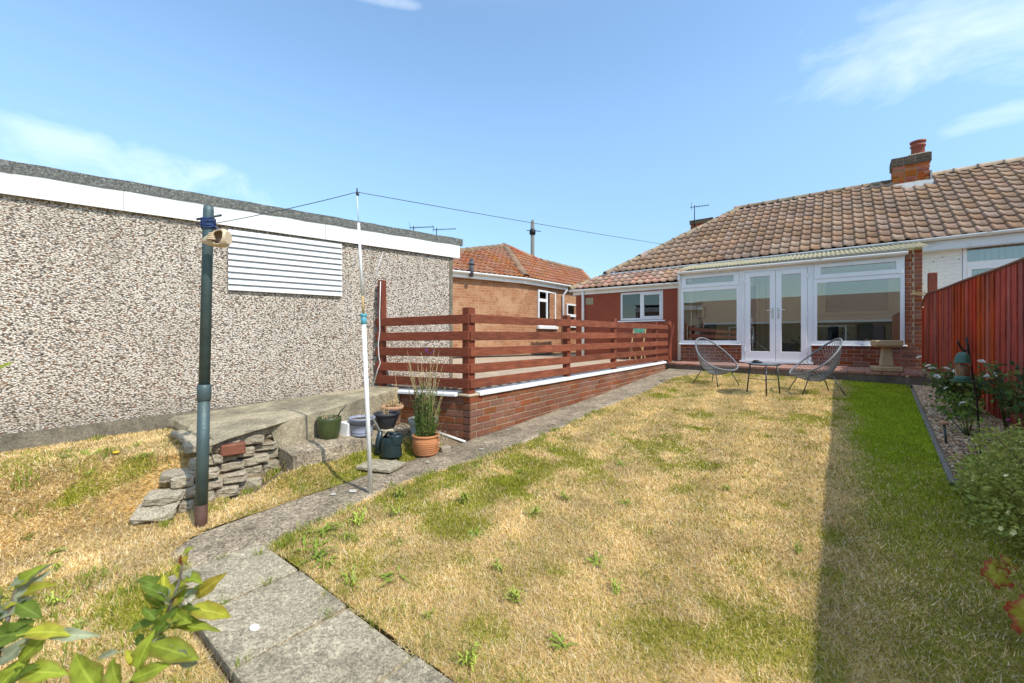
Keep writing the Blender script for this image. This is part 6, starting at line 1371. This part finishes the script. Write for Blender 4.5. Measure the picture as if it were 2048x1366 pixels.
for (a, b) in ((-.25, -.19), (.25, -.19), (-.25, .19), (.25, .19)): mb = MB(); mb.box(tx_ + a - .02, tx_ + a + .02, 8.2 + b - .02, 8.2 + b + .02, FZ, FZ + .419); mb.build('leg', wd2, t)
tx_ = xu(1583, 8.3); t = thing('footstool', 'dark teal footstool seen through the glazed doors', 'stool', (tx_, 8.3, FZ)); mb = MB(); mb.box(tx_ - .35, tx_ + .2, 8.1, 8.5, FZ + .1, FZ + .38); mb.build('cushion_top', M['teal_fabric'], t, .04)
for (a, b) in ((-.3, -.15), (.15, -.15), (-.3, .15), (.15, .15)): mb = MB(); mb.tube([(tx_ + a, 8.3 + b, FZ), (tx_ + a, 8.3 + b, FZ + .12)], .02, 6); mb.build('leg', wd2, t)
hx2 = xu(1601, 8.0); t = thing('house_plant', 'leafy green house plant just inside the glazed doors', 'plant', (hx2, 8.0, FZ)); mb = MB(); mb.lathe([(0, 0), (.08, 0), (.10, .2), (.09, .2), (.08, .16)], 14, (hx2, 8.0, FZ)); mb.build('pot', M['terracotta'], t)
leaf_cloud('foliage', [Vector((hx2 + random.gauss(0, .07), 8.0 + random.gauss(0, .07), FZ + .2 + abs(random.gauss(0, .1)))) for _ in range(160)], .08, ((.05, .16, .03), (.09, .24, .05)), t, world=True)
px3 = xu(1402, YI); t = thing('picture', 'small brown framed picture on the sun room wall', 'picture', (px3, YI, 1.9)); z_ = zv(625, px3, YI); mb = MB(); mb.box(px3 - .12, px3 + .12, YI - .03, YI - .001, z_ - .16, z_ + .16); mb.build('frame', wd2, t); mb = MB(); mb.box(px3 - .09, px3 + .09, YI - .036, YI - .0305, z_ - .13, z_ + .13); mb.build('print', M['beige_wall'], t)

# ================================================================== PLANTS ON THE RIGHT
def shrub_points(c, rx, ry, rz, n, shell=.55, lump=4.0, seed=0):
    P_ = []
    while len(P_) < n:
        d = Vector((random.gauss(0, 1), random.gauss(0, 1), random.gauss(0, 1))).normalized(); 
        if d.z < -.55: continue
        k = .70 + .55 * float(fbm(d.x * 1.7 + 5, d.y * 1.7 + d.z * 2.3, lump / 2, seed, 3)); r = k * (shell + (1 - shell) * random.random() ** .6)
        P_.append((Vector((c[0] + d.x * rx * r, c[1] + d.y * ry * r, c[2] + d.z * rz * r)), d))
    return P_
sg = thing('shrub', 'bushy grey green shrub dotted with small pale yellow flowers', 'shrub', (4.06, .42, g1(3.8, .4)))
mb = MB()
for k in range(26):
    a = random.uniform(0, 6.28); e = Vector((4.08 + .45 * math.cos(a) * random.random(), .42 + .75 * math.sin(a) * random.random(), g1(3.8, .4) + random.uniform(.25, .55))); mb.tube([(4.08, .42, g1(3.8, .4)), lerp(Vector((4.08, .42, g1(3.8, .4))), e, .5) + Vector((0, 0, .05)), e], [.008, .005, .003], 5)
mb.build('branches', M['stem'], sg)
SP = shrub_points((4.10, .42, g1(3.8, .4) + .13), .47, 1.05, .43, 17000, .42, 5.0, 3)
leaf_cloud('foliage', [p for p, d in SP], .027, ((.31, .36, .07), (.42, .47, .11), (.21, .26, .055), (.55, .55, .14)), sg, .5, None, .72, True, [tuple(d * .5 + Vector((random.gauss(0, .6), random.gauss(0, .6), .3 + random.gauss(0, .4)))) for p, d in SP])
fm = []
def flower_mesh(name, n, r, m, m2, cup=.3):
    mb = MB()
    for k in range(n):
        a = 2 * math.pi * k / n; da = math.pi / n * .95; mb.add([(0, 0, 0), (r * .7 * math.cos(a - da), r * .7 * math.sin(a - da), r * cup), (r * math.cos(a), r * math.sin(a), r * cup * 1.1), (r * .7 * math.cos(a + da), r * .7 * math.sin(a + da), r * cup)], [(0, 1, 2, 3)])
    mb.cur = 1; mb.lathe([(0, r * .2), (r * .2, r * .12), (r * .22, 0)], 6); return mb.mesh(name, [m, m2], fix=False)
yel = mat('pale_yellow_petal', (.74, .70, .34), .6, .08, 30, None, bump=0); yc = mat('yellow_centre', (.6, .42, .05), .7, .1, 30, None, bump=0); whi = mat('white_petal', (.80, .78, .70), .6, .06, 30, None, bump=0)
ym = flower_mesh('flower', 5, .0165, yel, yc)
for p, d in random.sample([q for q in SP if q[1].z > -.05 and (q[1].x < .3 or q[1].y < .2)], 70):
    z_ = (d + Vector((-.2, -.2, .6))).normalized(); place('flower', ym, Matrix.LocRotScale(p + d * .03, z_.to_track_quat('Z', 'Y'), Vector((1, 1, 1)) * random.uniform(.7, 1.2)), sg)
def rose(c, label, n_st, h, spread, nl, nf, lean=(0, 0), fs_=.044, cols=((.10, .17, .045), (.17, .25, .06), (.07, .12, .04), (.25, .20, .07)), leaf=.058, mats=(whi, yc)):
    t = thing('rose_bush', label, 'rose', c); mb = MB(); pts = []; tips = []
    for k in range(n_st):
        a = random.uniform(0, 6.28); e = Vector(c) + Vector((spread * math.cos(a) * random.uniform(.3, 1) + lean[0], spread * 1.2 * math.sin(a) * random.uniform(.3, 1) + lean[1], h * random.uniform(.55, 1))); m_ = lerp(Vector(c), e, .5) + Vector((random.gauss(0, .03), random.gauss(0, .03), .04)); mb.tube([c, m_, e], [.006, .0045, .003], 5)
        tips.append(e); pts += [lerp(m_, e, random.random()) + Vector((random.gauss(0, .045), random.gauss(0, .045), random.gauss(0, .035))) for _ in range(nl // n_st)]
    mb.build('stems', M['stem_green'], t); leaf_cloud('foliage', pts, leaf, cols, t, .6, None, .62, True)
    if nf:
        mb = MB(); r = fs_
        for ring, (k_, tilt, rr) in enumerate(((7, .35, 1.0), (6, .8, .8), (4, 1.2, .55))):
            for k in range(k_):
                a = 2 * math.pi * k / k_ + ring * .4; ca, sa = math.cos(a), math.sin(a); q = r * rr; da = math.pi / k_ * 1.1
                mb.add([(0, 0, 0), (q * .65 * math.cos(a - da), q * .65 * math.sin(a - da), q * math.sin(tilt) * .7), (q * math.cos(tilt) * ca, q * math.cos(tilt) * sa, q * math.sin(tilt)), (q * .65 * math.cos(a + da), q * .65 * math.sin(a + da), q * math.sin(tilt) * .7)], [(0, 1, 2, 3)])
        fme = mb.mesh('rose_flower', [mats[0]], fix=False)
        for k in range(nf): p = random.choice(tips) + Vector((random.gauss(0, .06), random.gauss(0, .06), random.gauss(0, .05))); place('rose_flower', fme, Matrix.LocRotScale(p, Vector((random.gauss(-.3, .4), random.gauss(-.4, .4), .8)).to_track_quat('Z', 'Y'), Vector((1, 1, 1)) * random.uniform(.6, 1.15)), t)
    return t
rose((4.14, 3.55, g1(3.8, 3.5)), 'white flowering rose bush behind the bird feeder', 26, .60, .30, 1250, 34, (-.05, .15))
rose((4.06, 2.62, g1(3.8, 2.6)), 'low rose bush with lime green leaves below the bird feeder', 9, .45, .22, 260, 4, (-.04, .05), cols=((.24, .32, .05), (.16, .26, .05), (.12, .18, .06)))
t = rose((4.38, 3.02, g1(3.8, 3.0)), 'tall climbing rose with dark leaves against the red fence', 9, .72, .20, 210, 0, (.0, -.10), leaf=.070, cols=((.07, .13, .05), (.13, .22, .05), (.20, .28, .06), (.06, .10, .06)))
t = rose((4.40, 2.50, g1(3.8, 2.5)), 'leafy climbing rose at the right edge of the photo by the fence', 7, .66, .17, 150, 0, (.0, -.05), leaf=.075, cols=((.07, .13, .05), (.13, .22, .05), (.26, .16, .06)))
t = rose((3.98, 1.75, g1(3.8, 1.7)), 'spindly young plant with yellow green leaves in the gravel', 5, .34, .10, 80, 0, (0, 0), leaf=.032, cols=((.32, .38, .08), (.22, .30, .06)))
mb = MB(); mb.lathe([(0, 0), (.012, .006), (.016, .018), (.009, .03), (0, .032)], 8, (4.06, 1.45, g1(3.8, 1.4) + .40)); mb.tube([(4.06, 1.45, g1(3.8, 1.4)), (4.06, 1.45, g1(3.8, 1.4) + .405)], .003, 5); o = mb.build('purple_flower', mat('plum_petal', (.14, .02, .06), .7, .2, 40, None, bump=0)); tag(o, 'single dark purple flower head above the yellow flowered shrub', 'flower')

# ------------------------------------------------------------------ broad leaves (vine at right edge, sapling at lower left)
def leaf_mesh(name, L, Wd, curl, fold, m, wav=.0, n=8, tip=1.0, twist=0.0):
    vs = []; fs = []; lf = []
    for i in range(n + 1):
        f = i / n; w = Wd / 2 * (math.sin(math.pi * min(1, f ** .8 * 1.0)) ** .8 if 0 < f < 1 else 0) ; w = max(w * (random.uniform(.86, 1.14) if 0 < i < n else 1), .0008)
        ang = curl * f; x = L * (math.sin(ang) / curl if abs(curl) > .01 else f); z = L * ((1 - math.cos(ang)) / -curl if abs(curl) > .01 else 0)
        for j in range(-2, 3):
            q = j / 2; y = w * q * math.cos(fold * abs(q)); zz = z + w * abs(q) * math.sin(fold) + wav * w * math.sin(f * 13 + j) * abs(q); tw = twist * f
            vs.append((x, y * math.cos(tw), zz + y * math.sin(tw))); lf.append(abs(q))
    for i in range(n):
        for j in range(4): a = i * 5 + j; fs.append((a, a + 5, a + 6, a + 1))
    k = len(vs); vs += [(-L * .22, -.001, 0), (-L * .22, .001, 0), (0.002, .0013, 0), (.002, -.0013, 0)]; lf += [0] * 4; fs.append((k, k + 3, k + 2, k + 1))
    me = bpy.data.meshes.new(name); me.from_pydata(vs, [], fs); me.materials.append(m); me.polygons.foreach_set('use_smooth', [True] * len(fs))
    a = me.attributes.new('lf', 'FLOAT', 'POINT'); a.data.foreach_set('value', lf); me.update(); return me
LM = {'g': leaf_mat('sapling_leaf', (.34, .42, .045), (.36, .40, .24), (.26, .25, .04)), 'd': leaf_mat('dark_sapling_leaf', (.17, .25, .035), (.36, .40, .28)), 'y': leaf_mat('yellowing_leaf', (.46, .47, .05), (.45, .46, .26), (.36, .29, .05)),
      'o': leaf_mat('golden_leaf', (.48, .40, .05), (.45, .40, .2), (.40, .30, .05)), 'w': leaf_mat('pale_backed_leaf', (.40, .44, .28), (.55, .56, .44), None), 'r': leaf_mat('brown_red_leaf', (.20, .06, .02), (.2, .1, .05))}
sap = thing('apple_sapling', 'young apple sapling with curling green and yellow leaves in the near corner', 'sapling', tuple(pix(230, 1560, .80)))
def pl(u, v, Z): return pix(u, v, Z)
st1 = [pl(215, 1600, .84), pl(262, 1370, .82), pl(300, 1290, .81), pl(335, 1225, .80), pl(358, 1165, .80), pl(366, 1125, .80)]
st2 = [pl(-60, 1600, .74), pl(-25, 1400, .74), pl(-5, 1310, .74), pl(15, 1240, .75), pl(30, 1180, .76)]
for s in (st1, st2): mb = MB(); mb.tube(s, [.0065, .005, .0042, .0034, .0026, .0018][:len(s)], 8); mb.build('stem', mat('sapling_bark', (.12, .085, .06), .7, .3, 30, (.25, .24, .22), 40, bump=.1) if s is st1 else bpy.data.materials['sapling_bark'], sap)
fv = Vector((-math.sin(YAW), math.cos(YAW), 0))
def put_leaf(u0, v0, u1, v1, Z, key, wr=.45, curl=.5, fold=.5, roll=0.0, dz=0.0, wav=.34):
    wr *= 1.06; curl *= 1.2
    a = pl(u0, v0, Z); b = pl(u1, v1, Z + dz); d = b - a; L = d.length; d /= L; nrm = (Vector((0, 0, 1)) * .75 - fv * .7 + pr * .1); y = nrm.cross(d).normalized(); z = d.cross(y)
    if z.dot(nrm) < 0: y = -y; z = -z
    me = leaf_mesh('leaf', L * 1.05, L * wr, curl, fold, LM[key], wav, 9, 1, roll * .6); Mx = Matrix((d, y, z)).transposed().to_4x4(); Mx.translation = a
    o = place('leaf', me, Mx @ Matrix.Rotation(roll, 4, 'X'), sap); return o
for args in ((335, 1232, 322, 1158, .80, 'y', .62, .3, .35, .1), (345, 1222, 386, 1166, .80, 'g', .5, .5, .5, -.5), (318, 1180, 275, 1138, .80, 'd', .5, 1.0, .6, .5), (330, 1215, 300, 1228, .79, 'd', .7, .4, .6, -.3), (312, 1240, 285, 1212, .78, 'd', .55, .5, .5, .3),
             (312, 1268, 345, 1222, .78, 'd', .6, .3, .5, .3), (318, 1270, 352, 1232, .775, 'g', .6, .5, .5, -.5), (342, 1232, 402, 1226, .79, 'd', .5, .5, .45, .1), (340, 1256, 432, 1245, .79, 'g', .30, .6, .7, -.3), (380, 1218, 460, 1222, .80, 'y', .42, 1.1, .45, .0),
             (392, 1196, 436, 1152, .81, 'o', .42, .6, .5, .3), (370, 1196, 392, 1178, .80, 'w', .6, 1.6, .5, .4), (372, 1148, 405, 1148, .80, 'w', .45, 1.7, .5, .2), (368, 1128, 372, 1108, .80, 'o', .5, .3, .4, .2), (364, 1130, 360, 1112, .80, 'r', .5, .3, .4, .2), (366, 1108, 382, 1094, .80, 'g', .5, .5, .4, 0),
             (372, 1225, 405, 1208, .80, 'w', .4, .9, .5, .3), (300, 1290, 392, 1312, .77, 'g', .46, .35, .35, -.15), (350, 1300, 388, 1345, .775, 'w', .5, .7, .4, .4), (300, 1286, 350, 1276, .78, 'w', .3, .5, .6, .1), (275, 1338, 295, 1272, .76, 'g', .5, .4, .4, .2), (262, 1360, 330, 1330, .75, 'g', .4, .4, .4, .3),
             (275, 1330, 250, 1300, .78, 'y', .5, .5, .5, .2), (296, 1290, 262, 1298, .78, 'd', .6, .4, .5, .4), (240, 1370, 205, 1322, .74, 'g', .55, .9, .5, -.2), (215, 1400, 128, 1318, .74, 'g', .5, .5, .4, -.2), (235, 1305, 178, 1318, .79, 'w', .3, .5, .6, .2), (236, 1306, 240, 1302, .79, 'y', .6, .4, .4, 0),
             (22, 1172, 52, 1150, .76, 'w', .5, .6, .5, .2), (30, 1178, 70, 1132, .76, 'g', .42, .5, .5, .1), (35, 1196, 92, 1160, .76, 'y', .42, .6, .5, -.2), (-10, 1240, 45, 1198, .75, 'w', .4, .5, .6, .3), (40, 1200, 70, 1218, .76, 'd', .3, .9, .4, .2), (5, 1215, 28, 1206, .75, 'y', .5, .4, .4, .0),
             (-30, 1280, 60, 1258, .73, 'd', .45, .4, .5, .1), (50, 1268, 130, 1252, .73, 'y', .42, .8, .45, -.2), (40, 1325, 92, 1262, .73, 'g', .42, .4, .5, .4), (92, 1270, 182, 1268, .74, 'w', .26, .6, .6, .1), (0, 1330, 48, 1278, .72, 'w', .4, .4, .5, .3), (35, 1346, 118, 1338, .73, 'g', .5, .7, .4, -.1), (-10, 1385, 40, 1322, .72, 'g', .5, .4, .4, .3), (10, 1370, 60, 1330, .72, 'd', .45, .4, .5, -.2), (-25, 760, 8, 722, .8, 'g', .5, .4, .4, 0)):
    put_leaf(*args)
for k in range(26):
    if k < 15: s_ = st1; f = random.uniform(.30, .82)
    else: s_ = st2; f = random.uniform(.25, .95)
    i = min(int(f * (len(s_) - 1)), len(s_) - 2); a = lerp(s_[i], s_[i + 1], f * (len(s_) - 1) - i); ang = random.uniform(-2.6, 2.6); d = (pr * math.sin(ang) + Vector((0, 0, 1)) * (.25 + .5 * math.cos(ang)) + fv * random.uniform(-.7, .7)).normalized()
    L = random.uniform(.04, .062); nrm = (Vector((random.gauss(0, .5), random.gauss(0, .5), 1)) - fv * .5); y = nrm.cross(d).normalized(); z = d.cross(y)
    if z.dot(nrm) < 0: y = -y; z = -z
    me = leaf_mesh('leaf', L, L * random.uniform(.45, .62), random.uniform(.3, 1.4), random.uniform(.3, .6), LM[random.choice('gggddywg')], .3, 9, 1, random.uniform(-.5, .5)); Mx = Matrix((d, y, z)).transposed().to_4x4(); Mx.translation = a + d * .012; place('leaf', me, Mx, sap)
# vine leaves at the right edge
vm = leaf_mat('vine_leaf_red_edge', (.42, .40, .05), (.45, .32, .15), (.34, .07, .035), .45, .3, (.40, .42, .10))
def vine_leaf_mesh(r):
    vs = [(0, 0, 0)]; lf = [0]; fs = []; n = 44
    for ring in (.45, .8, 1.0):
        for i in range(n):
            t = 2 * math.pi * i / n; lob = .62 + .38 * abs(math.cos(2.5 * (t - math.pi / 2))) + .07 * math.sin(t * 15); k = r * ring * lob * (.45 if abs(t - 1.5 * math.pi) < .18 else 1)
            vs.append((k * math.cos(t), k * math.sin(t), .10 * r * math.sin(5 * t + .6) * ring ** 2 + .05 * r * math.sin(11 * t) * ring ** 3 - .14 * r * ring * ring)); lf.append(ring)
    for i in range(n): j = (i + 1) % n; fs += [(0, 1 + i, 1 + j), (1 + i, 1 + n + i, 1 + n + j, 1 + j), (1 + n + i, 1 + 2 * n + i, 1 + 2 * n + j, 1 + n + j)]
    me = bpy.data.meshes.new('leaf'); me.from_pydata(vs, [], fs); me.materials.append(vm); me.polygons.foreach_set('use_smooth', [True] * len(fs)); a = me.attributes.new('lf', 'FLOAT', 'POINT'); a.data.foreach_set('value', lf); me.update(); return me
vn = thing('vine', 'red edged vine leaves on a thin stem at the lower right', 'vine', tuple(pix(2100, 1300, 1.55)))
mb = MB(); mb.tube([pix(2120, 1420, 1.45), pix(2090, 1240, 1.5), pix(2050, 1178, 1.55), pix(2020, 1156, 1.58), pix(2004, 1140, 1.6)], [.004, .0035, .003, .0022, .0016], 6); mb.tube([pix(2090, 1240, 1.5), pix(2075, 1250, 1.3), pix(2062, 1236, 1.2)], .0022, 5); mb.build('stem', mat('vine_stem', (.30, .18, .09), .7, .2, 20, None, bump=0), vn)
vme = vine_leaf_mesh(.050)
for (u, v, Z, s, rz, tx_, ty_) in ((1996, 1150, 1.60, 1.05, 2.6, -.75, .2), (2020, 1124, 1.62, .62, .6, -1.1, .3), (1990, 1127, 1.63, .45, 1.5, -1.15, -.3), (2006, 1131, 1.61, .3, 3.5, -.9, 0), (2062, 1236, 1.2, 1.2, 1.0, -.9, -.4)):
    place('leaf', vme, Matrix.LocRotScale(pix(u, v, Z), Quaternion((0, 0, 1), YAW + rz * .0) @ Quaternion((1, 0, 0), math.pi / 2 + tx_ * .9 + .2) @ Quaternion((0, 0, 1), rz) @ Quaternion((0, 1, 0), ty_), Vector((s, s, s))), vn)

# ================================================================== WEEDS IN THE TURF
wmats = [mat('weed_leaf', (.19, .26, .025), .55, .25, 30, None, bump=.1, rand=.2), mat('weed_leaf_pale', (.30, .36, .05), .55, .25, 30, None, bump=.1, rand=.2)]
def weed_proto(n, L, w, m, lift=.35):
    mb = MB()
    for k in range(n):
        a = random.uniform(0, 6.28); l = L * random.uniform(.35, 1.15); ca, sa = math.cos(a), math.sin(a); vs = []; fs = []; st = 7; lf = lift * random.uniform(.2, 1.5); bend = random.uniform(-.5, .5); ox, oy = random.gauss(0, L * .22), random.gauss(0, L * .22)
        for i in range(st + 1):
            f = i / st; ww = w * (math.sin(math.pi * (.10 + .87 * f)) ** .8) * (1 + .55 * (-1) ** i) * random.uniform(.8, 1.2); r = l * f; z = l * lf * math.sin(f * 2.4); b_ = bend * l * f * f
            for s in (-1, 0, 1): vs.append((ox + r * ca - (b_ + s * ww) * sa, oy + r * sa + (b_ + s * ww) * ca, max(.002, z + .004 + (.3 * ww if s else 0))))
        for i in range(st):
            for s in range(2): q = i * 3 + s; fs.append((q, q + 1, q + 4, q + 3))
        mb.add(vs, fs, True)
    return mb.mesh('weed', [m], fix=False)
WP = [weed_proto(11, .085, .0055, wmats[0], .3), weed_proto(16, .06, .0045, wmats[1], .7), weed_proto(9, .10, .006, wmats[0], .25), weed_proto(18, .055, .004, wmats[1], .9)]
wpos = [(.66, -1.95), (.72, -1.75), (.80, -2.08), (.62, -1.35), (.92, -2.12), (1.25, -2.12), (.68, -.6), (1.05, -1.15), (1.42, -1.45), (1.75, -1.62), (1.15, -1.75), (1.95, -1.75), (2.12, -1.30), (1.60, -.72), (1.05, -.45), (.95, .15), (1.65, .12), (2.45, .05), (1.38, -1.95), (1.72, -2.05), (2.25, -1.85), (.82, -1.55), (.75, -1.0), (2.02, -2.12), (2.35, -2.05), (1.2, .9), (1.55, 1.4), (2.9, -.6), (1.95, -.55), (.85, -1.9), (2.6, -1.9), (2.28, -1.45), (1.0, -2.1), (1.55, -1.05), (1.28, -.95)]
for k, (x, y) in enumerate(wpos):
    o = place('weed', WP[k % 4], Matrix.LocRotScale(Vector((x, y, g1(x, y) + .006)), Quaternion((0, 0, 1), k * 1.7), Vector((1, 1, 1)) * (random.uniform(.6, 1.05) if k > 7 else random.uniform(.95, 1.4))), None); tag(o, 'low green broad leaved weed growing in the dry main lawn', 'weed', 'weeds in the main lawn')
wl_ = [(-.95, -2.75), (-.62, -3.05), (-.42, -3.2), (-.35, -2.95), (-1.35, -2.72), (-1.1, -3.25), (-.1, -2.95), (.12, -2.85), (.30, -2.98), (.02, -3.15), (-.2, -3.3), (-.9, -2.45), (-1.25, -2.45), (.45, -2.8), (.62, -2.95), (.35, -3.15)]
for k, (x, y) in enumerate(wl_):
    o = place('weed', WP[(k + 1) % 4], Matrix.LocRotScale(Vector((x, y, g1(x, y) + .006)), Quaternion((0, 0, 1), k * 2.1), Vector((1, 1, 1)) * random.uniform(.6, 1.0)), None); tag(o, 'green weed clump in the parched grass left of the path', 'weed', 'weeds in the left hand grass')
da = thing('dandelion', 'yellow dandelion flower on a stalk near the rubble wall', 'dandelion', tuple(pix(212, 920, 3.05)))
dp = pix(212, 945, 3.02); dz = g1(dp.x, dp.y); mb = MB(); ft = pix(232, 906, 3.02); mb.tube([(dp.x, dp.y, dz), lerp(Vector((dp.x, dp.y, dz)), ft, .5) + pr * .01, ft], .0022, 5); mb.build('stalk', M['stem_green'], da)
mb = MB(); mb.lathe([(0, -.004), (.010, 0), (.022, .004), (.018, .010), (0, .012)], 14, tuple(ft)); mb.build('flower_head', mat('dandelion_yellow', (.75, .50, .02), .7, .2, 200, None, bump=.5, bscale=300), da)
for (u, v) in ((150, 925), (185, 912), (215, 945)): q = pix(u, v, 3.05); place('leaf_rosette', WP[2], Matrix.LocRotScale(Vector((q.x, q.y, g1(q.x, q.y) + .006)), Quaternion((0, 0, 1), u), Vector((1.2, 1.2, 1.2))), da)
